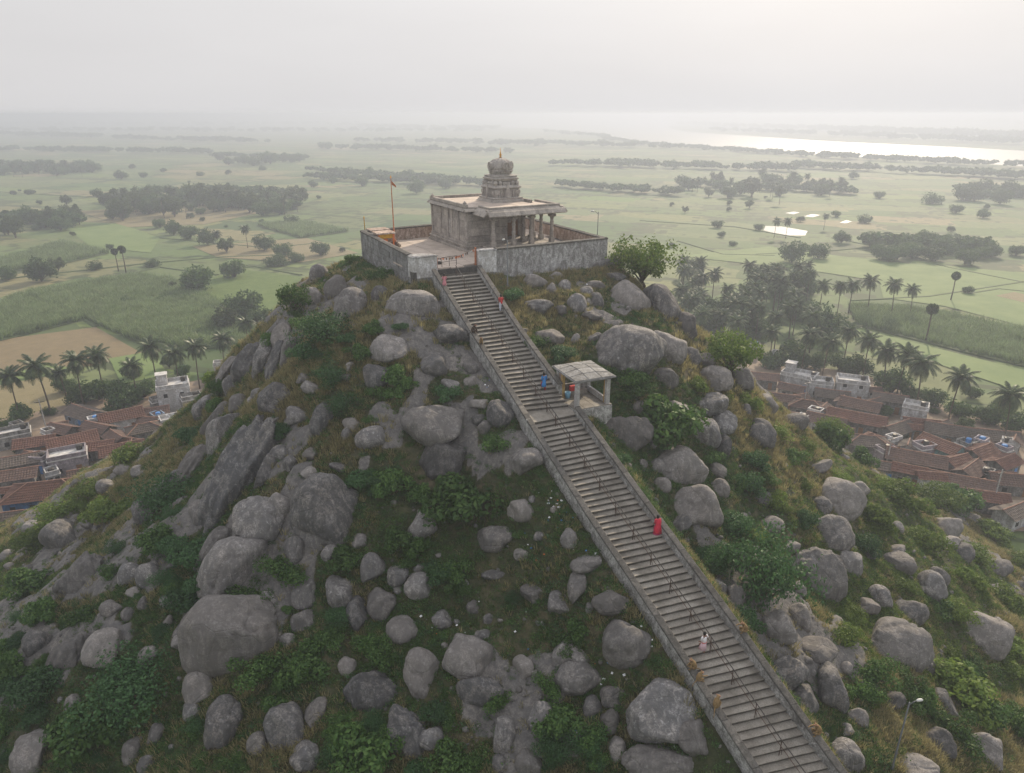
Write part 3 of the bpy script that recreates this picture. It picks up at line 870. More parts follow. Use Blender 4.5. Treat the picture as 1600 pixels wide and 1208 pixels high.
    eave((1.6, .0), (1.6, PB-.5), (-1, 0), z2, pe, 'eave_stone', root, 1.6)
    eave((10.4, PB-.5), (10.4, 2.7), (1, 0), z2, pe, 'eave_stone', root, 2.0)
    rt = MB().box(1.45, 10.55, PB-.12, 1.2, z+.56, z+.62).build('porch_roof', S, root)
    for i in range(5):
        a0 = 1.4+i*1.84; blk('roof_edge_stone', a0+.01, a0+1.82, PB-.16, PB+.22, z+.622, z+.92, rt)
    for i in range(2):
        b0 = PB+.24+i*1.2; blk('roof_edge_stone', 1.4, 1.78, b0+.01, b0+1.19, z+.622, z+.92, rt)
    for i in range(3):
        b0 = PB+.24+i*1.6; blk('roof_edge_stone', 10.2, 10.58, b0+.01, b0+1.59, z+.622, z+.92, rt)
    for i in range(4):
        for k in range(2):
            a0 = 1.8+i*2.1; b0 = PB+.24+k*1.45
            blk('roof_stone', a0+.01, a0+2.08, b0+.01, b0+1.44, z+.622, z+.70+r.uniform(0, .03), rt, M['paving'], .01, .004)
    blk('roof_stone', W+.3, 10.19, .4, 2.6, z+.58, z+.68, rt, M['paving'])
    # ---- tower (vimana)
    T = M['tower_stone']; ca, cb = 6.6, 4.3; zz = zt+.36
    tw = empty('tower'); tw.parent = root; tw.location = (ca, cb, zz); tw.scale = (.80, .80, .97)
    def sq(prof, name, m=T, n=4, par=tw):
        k = MB(); b0 = 0; vs = []; ra = math.sqrt(2)
        for rr, z in prof:
            vs += [(-rr, -rr, z), (rr, -rr, z), (rr, rr, z), (-rr, rr, z)]
        fs = [(i*4+q, i*4+(q+1) % 4, (i+1)*4+(q+1) % 4, (i+1)*4+q) for i in range(len(prof)-1) for q in range(4)]+[(3,2,1,0), tuple(len(prof)*4-4+q for q in range(4))]
        return k.add(vs, fs).build(name, m, par)
    base_ = sq([(2.75, -.1), (2.75, .14), (2.6, .16), (2.6, .3), (2.42, .36), (2.42, .44), (2.5, .5), (2.5, .58), (2.25, .62)], 'tower_base')
    sq([(2.05, .58), (2.05, 1.62), (2.15, 1.66), (2.3, 1.74), (2.26, 1.86), (2.05, 2.0), (1.9, 2.05)], 'first_tier')
    # pilasters, niches and projecting bays on the first tier
    for k in range(4):
        ang = k*math.pi/2; cx, sx = math.cos(ang), math.sin(ang)
        def rot(vs): return [(x*cx-y*sx, x*sx+y*cx, z) for x, y, z in vs]
        def rb(a0, a1, b0, b1, z0, z1, name, m=T, top=(0, 0)):
            q = MB().box(a0, a1, b0, b1, z0, z1, top=top); q.v = rot(q.v); return q.build(name, m, tw)
        for x in (-1.95, -1.45, -1.05, -.62, .5, .93, 1.33, 1.83):
            rb(x, x+.14, -2.17, -2.04, .6, 1.6, 'pilaster')
        rb(-.42, .42, -2.3, -2.04, .6, 1.5, 'niche'); rb(-.3, .3, -2.36, -2.1, 1.505, 2.1, 'niche_gable', top=(.22, .05))
        rb(-.22, .22, -2.42, -2.3, .66, 1.3, 'idol', top=(.1, .04))
        for x in (-1.75, 1.75): rb(x-.32, x+.32, -2.26, -2.04, 1.0, 1.45, 'carved_panel')
        # row of small shrines (kuta) on the ledge
        for x in (-1.8, -1.05, 1.05): 
            q = MB(); q.lathe([(.27, 1.95), (.27, 2.2), (.33, 2.22), (.33, 2.28), (.3, 2.4), (.2, 2.52), (.06, 2.6), (.03, 2.68)], 8, (x, -1.82), sq=.6); q.v = rot(q.v); q.build('corner_shrine', T, tw)
        q = MB(); q.box(-.6, .6, -1.95, -1.6, 1.95, 2.25, top=(.05, .03)); q.box(-.65, .65, -1.98, -1.55, 2.252, 2.42, top=(.12, .15)); q.v = rot(q.v); q.build('centre_shrine', T, tw)
    sq([(1.6, 2.0), (1.6, 2.5), (1.82, 2.56), (1.86, 2.68), (1.7, 2.76), (1.6, 2.78)], 'second_tier')
    sq([(1.7, 2.6), (1.98, 2.72), (2.02, 2.86), (1.8, 2.94), (1.78, 3.02), (1.86, 3.06), (1.84, 3.14), (1.6, 3.2)], 'ledge')
    neck = MB(); neck.lathe([(1.66, 3.15), (1.64, 3.4), (1.76, 3.46), (1.78, 3.56), (1.66, 3.62), (1.66, 3.7)], 8, (0, 0)); neck.build('neck', T, tw)
    dome = MB(); n = 32; prof = [(r_1*.93, z_1) for r_1, z_1 in [(max(a_1*(.81-.05*max(0, b_1-3.9)), 1.64 if b_1 < 3.7 else 0), 3.6+(b_1-3.2)*.72) for a_1, b_1 in [(1.95, 3.2), (2.2, 3.3), (2.1, 3.42), (2.02, 3.48), (2.1, 3.65), (2.12, 3.9), (2.05, 4.2), (1.98, 4.5), (1.84, 4.75), (1.58, 5.0), (1.22, 5.18), (.8, 5.3), (.4, 5.34), (.3, 5.38), (.34, 5.42)]]]
    for rr, z in prof:
        for q in range(n):
            t_ = 2*math.pi*q/n; rib = 1+.03*math.cos(8*t_)+.018*(1 if q % 2 else -1)
            sqd = 1+.2*(1/max(abs(math.cos(t_)), abs(math.sin(t_)))-1)/.414
            dome.v.append((rr*rib*sqd*math.cos(t_), rr*rib*sqd*math.sin(t_), z))
    for i in range(len(prof)-1):
        for q in range(n): dome.f.append((i*n+q, i*n+(q+1) % n, (i+1)*n+(q+1) % n, (i+1)*n+q)); dome.m.append(0)
    dome.f.append(tuple((len(prof)-1)*n+q for q in range(n))); dome.m.append(0)
    dome.build('dome', T, tw)
    for k in range(4):      # horseshoe arches on the dome
        ang = k*math.pi/2; cx, sx = math.cos(ang), math.sin(ang); q = MB()
        pts = []; rr = .62
        out = [(rr*math.cos(t_), 4.2+rr*.8*math.sin(t_)) for t_ in np.linspace(-.5, math.pi+.5, 12)]
        vs = [(x*.85, -1.84, z) for x, z in out]+[(x*.8, -1.4, z) for x, z in out]; nn = len(out)
        q.add(vs, [tuple(reversed(range(nn)))]+[(i, i+1, nn+i+1, nn+i) for i in range(nn-1)]+[(nn-1, 0, nn, 2*nn-1)])
        q.tube([(x*.85, -1.86, z) for x, z in out], .07, 5); q.lathe([(.2, 3.85), (.22, 4.2), (.1, 4.4), (.13, 4.5), (.02, 4.65)], 8, (0, -1.84))
        q.v = [(x*cx-y*sx, x*sx+y*cx, z) for x, y, z in q.v]; q.build('horseshoe_arch', T, tw)
    f = MB(); f.lathe([(.14, 5.4), (.2, 5.48), (.1, 5.58), (.19, 5.7), (.2, 5.78), (.08, 5.9), (.12, 5.96), (.05, 6.1), (.035, 6.5), (.0, 6.6)], 12); f.v = [(x, y, z-.22) for x, y, z in f.v]; f.build('finial', M['brass'], tw, True)
    # little bull on the roof ledges of the body corners
    for (x, y) in ((.3, .5), (.3, D-.4)):
        MB().lathe([(.2, zt+.72), (.22, zt+.86), (.1, zt+.98), (.03, zt+1.08)], 8, (x-.3, y), sq=.5).build('roof_ornament', S, root)
build_temple()

# ------------------------------------------------------------------ things in the courtyard
def ploc(a, b, z=0.0):
    p = K+E1*a+E2*b; return (p[0], p[1], ZF+z)
simple('faded_orange', (.42, .17, .09), .75, .3, 5)
simple('faded_flag', (.38, .13, .06), .8, .2, 5)
def flag_pole():
    p = at_z(617, 386, ZF); o = empty('flag_pole', p); tag(o, 'tall orange flag pole with a small pennant in the left of the courtyard', 'flag pole')
    k = MB()
    for i, (s, h0, h1) in enumerate(((1.3, 0, .2), (1.0, .2, .4), (.7, .4, .6))): k.box(-s/2, s/2, -s/2, s/2, h0+.001*i, h1)
    k.build('stepped_base', M['rusty_iron'], o)
    MB().lathe([(.22, .6), (.2, .9), (.09, .95), (.06, 4.5), (.045, 7.8), (.03, 7.9)], 10).build('pole', M['faded_orange'], o, True)
    MB().lathe([(.02, 7.88), (.1, 7.94), (.07, 8.05), (.02, 8.2)], 8).build('finial', M['brass'], o)
    f = MB(); vs = []; 
    for i in range(5):
        t_ = i/4; w = .75*(1-t_)
        vs += [(.06+.5*t_, .05*math.sin(4*t_), 7.6-.55*t_+w*.0), (.06+.5*t_, .05*math.sin(4*t_+1), 7.6-.6*w-.75*t_)]
    f.add(vs, [(2*i, 2*i+1, 2*i+3, 2*i+2) for i in range(4)]); fo = f.build('pennant', M['faded_flag'], o)
    m = fo.modifiers.new('thick', 'SOLIDIFY'); m.thickness = .015
flag_pole()
def yellow_shrine():
    p = at_z(601, 387, ZF); o = empty('shrine', p, TROT); tag(o, 'small brown and yellow shrine with a flat roof beside the flag pole', 'shrine')
    MB().box(-1.1, 1.1, -.9, .9, 0, .25, ch=.03).build('base', M['paving'], o)
    MB().box(-1.0, 1.0, -.1, .85, .252, 1.7).build('back_wall', M['wall_warm'], o)
    for x in (-.95, .8): MB().box(x, x+.16, -.85, -.7, .252, 1.7).build('post', M['orange_paint'], o)
    MB().box(-1.15, 1.15, -1.0, 1.0, 1.702, 1.86, ch=.03).build('roof', M['wall_warm'], o)
    MB().box(-.78, .8, -.80, -.74, 1.2, 1.68).build('curtain', M['yellow_cloth'], o)
    k = MB(); k.lathe([(.45, .253), (.4, .5), (.3, .8), (.33, 1.0), (.16, 1.15), (.2, 1.35), (.05, 1.5)], 12, (0, -.4)); k.build('idol', M['orange_paint'], o, True)
    q = at_z(592, 378, ZF); s = empty('shed', q, TROT); tag(s, 'low whitewashed store room in the left corner of the courtyard behind the shrine', 'shed')
    MB().box(-1.1, 1.1, -.8, .8, 0, 1.5).build('wall', M['wall_white'], s); MB().box(-1.25, 1.25, -.95, .95, 1.502, 1.62, ch=.02).build('roof', M['wall_warm'], s)
    MB().box(-.9, -.3, -.83, -.79, 0, 1.2).build('door', M['wood'], s)
    # white bundle of cloth by the shrine
    q = at_z(611, 378, ZF); k = MB(); k.lathe([(.3, 0), (.42, .25), (.4, .6), (.28, .85), (.08, 1.0)], 10); b = k.build('cloth_bundle', M['pale_cloth'], None, True, q); tag(b, 'pale grey covered bundle between the shrine and the flag pole', 'bundle')
    q = at_z(571, 372, ZF); k = MB(); k.lathe([(.06, 0), (.05, 2.4), (.09, 2.5), (.02, 2.75)], 8); b = k.build('lamp_stand', M['yellow_cloth'], None, True, q); tag(b, 'short yellow pole standing in the left corner of the courtyard wall', 'pole')
yellow_shrine()
def gate():
    # toran of coloured flags between two painted posts, and an iron gate leaf
    pl = np.array([*(GL+E1*.12+E2*.5), ZF]); pr = np.array([*(GR-E1*.12+E2*.5), ZF])
    for p, lab, h in ((pl, 'short orange gate post at the left pier, topped with a cloth', 1.1), (pr, 'taller orange painted gate post beside the right pier', 1.75)):
        o = MB().box(-.08, .08, -.08, .08, -.1, h, ch=.02).build('gate_post', M['faded_orange'], None, False, p, TROT); tag(o, lab, 'post')
    g = empty('bunting', (pl+pr)/2+[0,0,1.3]); tag(g, 'string of leaf and paper bunting hung across the temple gate', 'bunting'); off = np.array(g.location)
    r = random.Random(2); a = pl+[0,0,1.05]; b = pr+[0,0,1.65]
    pts = [a+(b-a)*t-np.array([0,0,.35*math.sin(math.pi*t)])-off for t in np.linspace(0, 1, 12)]
    MB().tube(pts, .012, 4).build('string', M['wood'], g)
    for i in range(26):
        t = (i+.5)/26; p = a+(b-a)*t-np.array([0,0,.35*math.sin(math.pi*t)])-off; w = .06
        MB().add([(p[0]-w, p[1], p[2]), (p[0]+w, p[1]+.02, p[2]), (p[0]+w*.6, p[1], p[2]-.2-r.uniform(0, .1)), (p[0]-w*.6, p[1]+.03, p[2]-.2)], [(0, 1, 2, 3)]).build('flag', M[r.choice(['wood', 'orange_paint', 'dark_iron', 'pale_cloth'])], g)
    # open iron barrier in the gateway
    b0 = np.array([*(GL+E1*1.7+E2*.9), ZF]); o = empty('iron_barrier', b0, TROT+.15); tag(o, 'low bent iron pipe barrier standing in the gateway above the steps', 'barrier')
    for x in (-.9, 0, .9): MB().tube([(x, 0, 0), (x, 0, .95)], .03, 6).build('post', M['dark_iron'], o)
    MB().tube([(-.9, 0, .95), (0, 0, .98), (.9, 0, .95), (1.25, -.7, .85)], .035, 6).build('pipe', M['dark_iron'], o)
    MB().tube([(-.9, 0, .5), (.9, 0, .5)], .025, 6).build('pipe', M['dark_iron'], o)
    q = at_z(684, 413, ZF); bx_ = MB().box(-.35, .35, -.18, .18, 0, .3, ch=.03).build('offering_box', M['dark_iron'], None, False, q, TROT); tag(bx_, 'small dark metal box on the floor just inside the gate', 'box')
gate()
def lamp_pole(px, py, z, h, label, arm=(0.6, 0), thick=.06, tilt=0.0):
    p = at_z(px, py, z) if z is not None else hit(px, py)[0]
    o = empty('lamp_pole', p); o.rotation_euler = (0, tilt, 0); tag(o, label, 'lamp post')
    MB().lathe([(thick*1.5, -.4), (thick*1.5, .5), (thick, .55), (thick*.7, h)], 10).build('pole', M['galvanised'], o, True)
    MB().tube([(0, 0, h-.3), (arm[0]*.6, arm[1]*.6, h), (arm[0], arm[1], h+.06)], thick*.5, 6).build('arm', M['galvanised'], o)
    x, y = arm; k = MB(); k.tube([(x*.9, y*.9, h+.05), (x*1.1, y*1.1, h+.08), (x*1.55, y*1.55, h+.06), (x*1.7, y*1.7, h+.03)], [.05, .1, .1, .04], 8); k.build('lamp_head', M['bright_lamp_cover'], o, True)
    return o
# ------------------------------------------------------------------ labels that point at one thing: nearest landmarks in the view
USED = {}
def where(px, py, marks, skip=None, k=2):
    ds = sorted((math.hypot(px-m[1], (py-m[2])*1.15), i) for i, m in enumerate(marks) if i != skip)
    out = []
    for d, i in ds[:k]:
        m = marks[i]; dx, dy = px-m[1], py-m[2]
        if abs(dx) > 1.6*abs(dy): w = 'right of' if dx > 0 else 'left of'
        elif abs(dy) > 1.6*abs(dx): w = 'below' if dy > 0 else 'above'
        else: w = ('below' if dy > 0 else 'above')+(' right of' if dx > 0 else ' left of')
        out.append((w, m[0]))
    return out
def uniq(head, px, py, marks, heads=(), skip=None):
    """head noun phrase, then its nearest landmark; a second look or landmark only if needed"""
    rel = where(px, py, marks, skip, 4)
    cands = []
    for h in (head,)+tuple(heads): cands.append(f"{h} {rel[0][0]} {rel[0][1]}")
    for j in (1, 2, 3):
        for h in (head,)+tuple(heads): cands.append(f"{h} {rel[0][0]} {rel[0][1]}, {rel[j][0]} {rel[j][1]}")
    for c in cands:
        if len(c.split()) <= 16 and c not in USED: USED[c] = 1; return c
    for h in (head,)+tuple(heads):
        for near in ('nearest', 'second nearest', 'third nearest', 'fourth nearest', 'fifth nearest', 'sixth nearest', 'seventh nearest', 'eighth nearest'):
            c = f"{near} {h} {rel[0][0]} {rel[0][1]}"
            if len(c.split()) <= 16 and c not in USED: USED[c] = 1; return c
    c = f"{head} {rel[0][0]} {rel[0][1]}"
    return c

# ------------------------------------------------------------------ boulders: (px, py, w, h, lean, label or None, dark)
BOULDERS = [
 # upper left slope
 (552,488,54,77,8,'tall egg shaped boulder standing below the block wall',0),(594,463,27,32,5,'small upright boulder between the tall egg boulder and the gate pier',0),
 (648,481,80,50,5,'broad smooth rock dome just left of the top of the stairs',0),(608,551,57,50,0,'pale round boulder balanced alone on the upper left slope',0),
 (590,588,44,46,0,'brown base rock under the balanced pale round boulder',1),(684,667,110,66,-3,'large lens shaped boulder left of the middle landing',0),
 (692,718,116,72,0,'dark base rock under the large lens shaped boulder',1),(440,528,30,44,10,None,0),(430,580,34,92,14,'tall grooved rock slab on the upper left skyline slope',1),
 (388,572,50,74,28,'big dark leaning boulder on the left skyline',1),(402,578,13,36,5,None,0),(361,606,27,38,5,None,0),(322,638,36,44,35,None,0),(336,660,34,62,30,None,1),
 (347,684,46,92,20,'long striped boulder lying down the left skyline slope',0),(374,634,29,34,0,None,0),(394,630,18,26,0,None,0),(404,617,20,21,0,None,0),(431,624,54,54,30,'smooth oval boulder crowning the long bare rock slab',0),
 (474,593,26,18,10,None,0),(487,606,30,20,20,None,0),(466,652,40,37,0,None,0),(503,658,38,56,5,None,1),(369,714,30,62,22,None,0),(440,710,33,28,15,None,0),(453,727,22,27,15,None,0),
 (581,687,48,41,0,'round half buried boulder left of the lens shaped boulder',0),(543,681,18,26,5,None,0),(549,665,28,25,10,None,0),(529,731,27,16,20,None,0),(484,741,26,22,25,None,0),(486,713,24,24,20,None,0),
 (700,526,62,38,0,'low cracked rock outcrop beside the upper stairs',0),(680,570,46,38,0,None,1),(546,576,15,20,20,None,0),(541,591,19,21,0,None,0),(525,456,38,48,15,None,0),(497,430,28,32,20,None,0),(490,466,38,30,10,None,0),
 (378,745,78,225,24,'long bare grooved rock slab running down the left shoulder',1),(514,797,102,110,0,'huge rounded boulder with a diagonal crack above the left hollow',0),
 (505,838,84,46,5,'dark foot rock under the huge cracked boulder',1),(438,790,40,48,0,None,0),(408,816,84,78,20,'fat oval boulder on top of the lower bare slab',0),(368,882,84,122,24,'steep lower bare slab above the giant boulder',0),
 (337,860,42,82,28,'narrow leaning boulder against the lower bare slab',0),(311,801,38,40,10,None,0),(331,778,27,27,10,None,0),(364,1002,144,136,8,'giant grey boulder, the biggest on the lower left slope',0),
 (312,1078,48,62,0,'boulder wedged under the giant grey boulder',0),(300,1112,32,30,0,None,0),(350,1133,50,88,10,'tall rounded boulder at the bottom below the giant boulder',0),(402,1163,30,39,15,None,0),
 (446,1142,56,82,-12,'smooth half dome boulder near the bottom edge, left of centre',0),(492,1117,30,50,22,None,0),(476,1186,46,54,28,None,0),(417,937,28,26,0,None,0),(450,1001,23,25,0,None,0),(475,927,36,48,0,None,0),(477,970,40,44,10,None,1),
 (534,923,50,55,0,'faceted boulder standing upright below the huge cracked boulder',0),(560,961,38,54,0,None,1),(581,889,38,48,0,None,1),(599,944,45,50,0,'wedge shaped boulder right of the faceted upright boulder',0),(622,898,34,38,0,None,0),
 (622,920,14,18,0,None,0),(655,916,45,41,0,None,0),(654,889,18,14,0,None,0),(561,847,25,25,0,None,0),(461,860,29,46,10,None,0),(515,864,26,26,0,None,0),(543,1043,28,35,0,None,0),(629,986,46,48,0,None,1),
 (660,1054,54,88,-14,'tall pear shaped boulder in the lower middle',0),(673,1153,38,33,0,None,0),(637,1152,62,92,-10,'dark wet looking rock face at the bottom edge',1),(583,1087,84,72,-15,'dark sloping rock sheet in the lower middle',1),(660,822,48,46,0,None,0),
 (398,690,30,84,22,None,1),(420,672,24,58,18,None,0),(300,735,40,78,32,None,1),(352,590,30,66,28,None,0),(412,560,26,60,18,None,0),(456,556,28,58,12,None,1),(268,760,34,56,34,None,0),(418,735,30,66,22,None,0),(1000,640,30,26,-15,None,0),(1060,640,34,30,-15,None,0),(1080,560,30,34,-20,None,0),(812,520,30,22,-5,None,0),(930,530,26,20,-5,None,0),
 # front slope left of the stairs
 (815,799,44,35,0,'light round boulder in the grass left of the lower flight',0),(772,842,58,38,0,None,0),(816,867,27,18,0,None,0),(889,842,26,30,-15,None,0),(843,839,17,17,0,None,0),(901,920,28,52,8,'inverted teardrop boulder standing on its narrow end',0),
 (872,945,43,43,0,'round boulder touching the inverted teardrop boulder',0),(834,928,42,32,0,None,0),(739,950,21,24,0,None,0),(762,968,15,18,0,None,0),(753,994,26,21,0,'small stone perched on the big oval boulder',0),(731,1031,80,74,0,'big oval boulder carrying a small stone, lower centre',0),
 (746,1080,70,50,0,'dark base rock under the big oval boulder',1),(818,1042,34,35,0,None,0),(836,1055,15,14,0,None,0),(894,1028,54,50,0,'boulder leaning on the pointed boulder, lower centre right',0),(905,1063,72,54,8,'pointed wedge boulder lying across the lower slope',0),(958,1088,42,31,0,None,0),
 (1031,1115,110,88,-3,'massive flat topped boulder beside the lower stair parapet',0),(1085,1153,50,50,-15,None,0),(978,1005,74,70,-30,'sloping rock hump beside the lower stair parapet',0),(956,940,58,38,-10,None,1),(846,1126,38,56,0,None,0),(786,1148,37,64,0,None,0),
 (825,1196,40,42,0,None,0),(780,1196,22,30,0,None,0),(963,1172,28,38,0,None,0),(926,1105,34,33,0,None,1),(950,1126,34,40,0,None,1),(1040,1192,130,54,0,'dark flat rock sheet at the bottom edge under the massive boulder',1),(690,968,34,28,0,None,0),
 (770,897,38,14,0,None,0),(820,722,50,50,0,'bare earth coloured outcrop against the stair parapet',0),(915,880,48,26,-10,None,1),(921,950,13,16,0,None,0),(703,603,34,20,10,'flat grey rock above the lens shaped boulder',0),(735,597,22,18,-10,None,0),(751,632,32,20,0,None,0),(748,655,22,20,0,None,0),(760,668,30,24,0,None,0),
 (781,648,42,46,5,'dark upright boulder touching the parapet left of the landing',1),(735,575,26,22,0,None,0),
 # upper right slope
 (984,471,62,64,0,'big smooth boulder below the right corner of the courtyard wall',0),(1035,486,48,78,-28,'big leaning boulder on the upper right skyline',0),(1072,512,36,50,-25,'dark boulder behind the leaning boulder on the right skyline',1),
 (978,551,116,76,-5,'largest boulder of the upper right slope, wide and cracked',0),(1046,545,50,62,-25,'brown boulder squeezed right of the widest boulder',0),(902,477,29,33,0,'round boulder at the lower left of the four stone cluster',0),(931,474,28,31,0,None,0),(917,458,27,20,0,None,0),(931,448,29,18,5,None,0),
 (862,454,18,26,0,None,0),(884,452,23,27,0,None,0),(833,442,42,26,0,'squarish rock below the right gate pier',0),(867,433,24,16,0,None,0),(837,482,58,24,-5,None,0),(857,531,56,30,-8,'low rounded outcrop right of the upper flight',0),(899,531,16,21,0,None,0),(878,485,23,18,0,None,1),(926,494,32,15,0,None,1),
 (960,434,36,15,0,None,0),(963,403,20,14,0,None,0),(940,416,64,26,-15,'bare sloping rock sheet under the right corner of the wall',0),(1113,597,60,48,-15,'rounded boulder with a flat top below the right side tree',0),(1101,565,32,27,-15,None,0),(1158,594,44,42,-20,'dark boulder in the shade of the right side tree',1),
 (1037,592,48,34,-10,None,0),(1108,633,62,42,-15,'wide boulder in the stack right of the shelter',0),(1124,661,54,43,-15,None,0),(1100,678,42,52,-20,'smooth oval boulder at the foot of the stack right of the shelter',0),(1128,701,34,42,-15,None,1),(970,679,92,60,-15,'huge half buried slab just below the resting shelter',1),(1018,690,17,26,0,None,0),
 # right of the lower flight
 (1060,732,104,64,-18,'long low cracked boulder right of the middle flight',0),(1086,797,78,76,-15,'big smooth round boulder beside the right stair parapet',0),(1124,765,28,31,0,None,0),(1120,738,30,28,0,None,0),(1034,759,27,27,0,None,0),(1027,730,30,25,-10,None,0),(1003,728,22,20,0,None,0),(1062,818,34,24,-20,None,0),
 (1193,782,33,24,-15,None,0),(1203,823,40,29,-15,None,0),(1283,792,29,29,-15,None,0),(1307,782,78,64,-20,'big grey boulder high on the sunlit right slope',0),(1297,838,64,58,-15,'round boulder stacked below the big sunlit slope boulder',0),(1327,880,38,46,0,None,0),(1276,908,88,90,-18,'large dark rock face right of the big green bush',1),
 (1302,893,40,52,-10,None,1),(1233,855,33,23,-15,None,0),(1243,925,31,35,0,None,0),(1357,866,23,19,0,None,0),(1150,935,34,40,-10,None,0),(1122,917,23,30,0,None,0),(1241,661,46,28,-20,None,0),(1197,633,34,34,-25,None,0),(1188,682,42,50,-30,None,0),(1278,730,42,20,-25,None,0),(1341,765,35,23,-20,None,0),(1319,717,19,16,0,None,0),(1167,645,20,28,-10,None,0),
 (1397,1012,94,80,-5,'large angular boulder in the lower right, left of the lamp post top',0),(1454,1046,27,25,0,None,0),(1533,994,82,66,-25,'big oval boulder near the right edge',0),(1418,958,60,42,-20,'oval boulder above the large angular boulder',0),(1452,922,46,54,-15,None,0),(1403,883,60,42,-22,'tilted flat boulder on the right slope',0),(1402,862,32,18,-20,None,0),
 (1351,950,42,28,-15,None,0),(1374,936,31,42,-10,None,0),(1274,1019,62,43,-8,'pale blocky boulder beside the lower right parapet',0),(1262,1033,15,13,0,None,0),(1293,1080,54,88,-18,'tall leaning boulder right of the lower parapet',0),(1254,1091,50,52,-20,None,0),(1228,1052,62,52,-25,None,0),(1338,1123,34,35,0,None,0),(1322,1141,26,18,-20,None,0),
 (1320,1183,48,52,-20,None,0),(1424,1201,72,36,0,'smooth rock dome at the bottom edge by the lamp post',0),(1541,1178,54,56,0,'rounded boulder in the bottom right corner',0),(1478,1108,36,56,-15,None,0),(1462,1163,52,48,-20,None,1),(1323,1044,19,20,0,None,0),(1213,985,56,56,-20,None,0),(1247,968,35,48,-5,None,0),
 (1473,826,52,36,-25,None,0),(1503,868,42,36,-20,None,0),(1480,850,40,20,-15,None,0),(1554,888,48,28,-15,None,0),(1594,917,22,18,0,None,0),(1554,928,36,30,-20,None,0),(1467,903,28,34,-15,None,0),(1560,978,26,24,0,None,0),(1393,1095,38,26,-20,None,1),
 # lower left slope
 (100,843,64,54,30,'long boulder on the far left skyline above the village',0),(141,818,26,18,20,None,0),(125,906,66,82,28,'big dark boulder on the far left slope',1),(48,825,27,22,10,None,0),(206,900,38,40,15,None,0),(236,896,38,44,15,None,0),(272,885,21,15,0,None,0),(212,927,29,19,15,None,0),(177,952,34,26,20,None,0),(200,963,22,29,10,None,0),
 (224,944,18,24,0,None,0),(57,1005,34,44,20,None,0),(235,1028,35,39,0,None,0),(284,1005,32,24,10,None,0),(164,1015,56,68,32,'weathered boulder in the middle of the lower left slope',0),(112,1030,56,88,26,'dark grooved rock face on the lower left slope',1),(263,973,15,23,0,None,0),(113,1101,23,29,0,None,0),(54,1176,62,62,25,'half buried boulder in the bottom left corner',0),
 (242,1155,29,43,15,None,0),(208,1175,29,45,0,None,0),(230,1196,26,30,15,None,0),(227,800,48,42,38,None,0),(170,763,36,30,30,None,0),(196,736,33,20,15,None,0),(219,738,26,22,25,None,0),(13,868,27,20,10,None,0),(18,885,20,12,10,None,0),(150,880,30,22,30,None,0),(300,985,18,16,0,None,0),(262,940,26,18,10,None,0),
]
MARKS = [('the giant grey boulder',364,1002),('the huge cracked boulder',514,797),('the lens shaped boulder',684,667),('the balanced round boulder',608,551),('the tall egg boulder',552,488),
 ('the teardrop boulder',901,920),('the big oval boulder',731,1031),('the massive flat topped boulder',1031,1115),('the widest upper boulder',978,551),('the resting shelter',915,605),('the boulder stack',1115,645),
 ('the smooth round boulder',1086,797),('the big leafy bush',1190,885),('the big sunlit boulder',1307,782),('the large angular boulder',1397,1012),('the right edge boulder',1533,993),('the dark far left boulder',125,906),
 ('the dark grooved face',112,1030),('the long grooved slab',378,745),('the faceted upright boulder',534,923),('the pear shaped boulder',660,1054),('the half dome boulder',446,1142),('the courtyard corner',950,385),('the right side tree',1137,555),
 ('the left skyline boulders',350,620),('the bottom left corner',20,1190),('the bottom right corner',1585,1190),('the tilted flat boulder',1403,883),('the tall leaning boulder',1293,1080),('the left flank tree',460,458)]

ICO = {}
def ico(sub):
    if sub not in ICO:
        bm = bmesh.new(); bmesh.ops.create_icosphere(bm, subdivisions=sub, radius=1.0)
        bm.verts.ensure_lookup_table()
        ICO[sub] = (np.array([v.co[:] for v in bm.verts]), np.array([[v.index for v in f.verts] for f in bm.faces])); bm.free()
    return ICO[sub]
def rock_mesh(name, sub, radii, seed, mat, ridged=0.0, basis=None):
    V, F = ico(sub); rg = np.random.default_rng(seed)
    # squareness, planar facets worn into the stone, broad lumps, then rough relief
    p = rg.uniform(1.95, 2.35); U = V/((np.abs(V)**p).sum(1)**(1/p))[:, None]
    for _ in range(rg.integers(5, 9)):
        n = rg.normal(size=3); n /= np.linalg.norm(n); h = rg.uniform(.62, .95)
        d = U@n; over = d > h-.12
        soft = h-.12+.12*np.tanh(np.maximum(d-(h-.12), 0)/.12*.8)
        U = U+np.where(over, soft-d, 0)[:, None]*n
    o = rg.uniform(-50, 50, 3)
    r = 1+.13*fbm(U[:, 0]*1.1+o[0], U[:, 1]*1.1+o[1], U[:, 2]*1.1+o[2], 2)
    rad = np.array(radii); W = U*rad
    sz = float(rad.mean())
    k = 1.5/max(sz, .6)*1.2
    r = r+.07*fbm(U[:, 0]*2.6+o[1], U[:, 1]*2.6+o[2], U[:, 2]*2.6+o[0], 4)
    # cracks: narrow valleys of a folded noise
    c1 = np.abs(vnoise(U[:, 0]*1.0+o[2], U[:, 1]*1.0+o[0], U[:, 2]*1.0)); r = r-.09*np.exp(-(c1/.022)**2)
    if ridged: # grooves running down the slab
        g = vnoise(U[:, 0]*5+o[0], U[:, 1]*5, U[:, 2]*.9+o[1]); r = r+ridged*.1*g-ridged*.05*np.exp(-(g/.08)**2)
    W = W*r[:, None]
    if basis is not None: W = W@basis.T
    return mesh_np(name, W, F, [mat], True)
CR = np.array([1.0, 0, 0]); CU = np.array([0, SN, CS]); CF = np.array([0, CS, -SN])
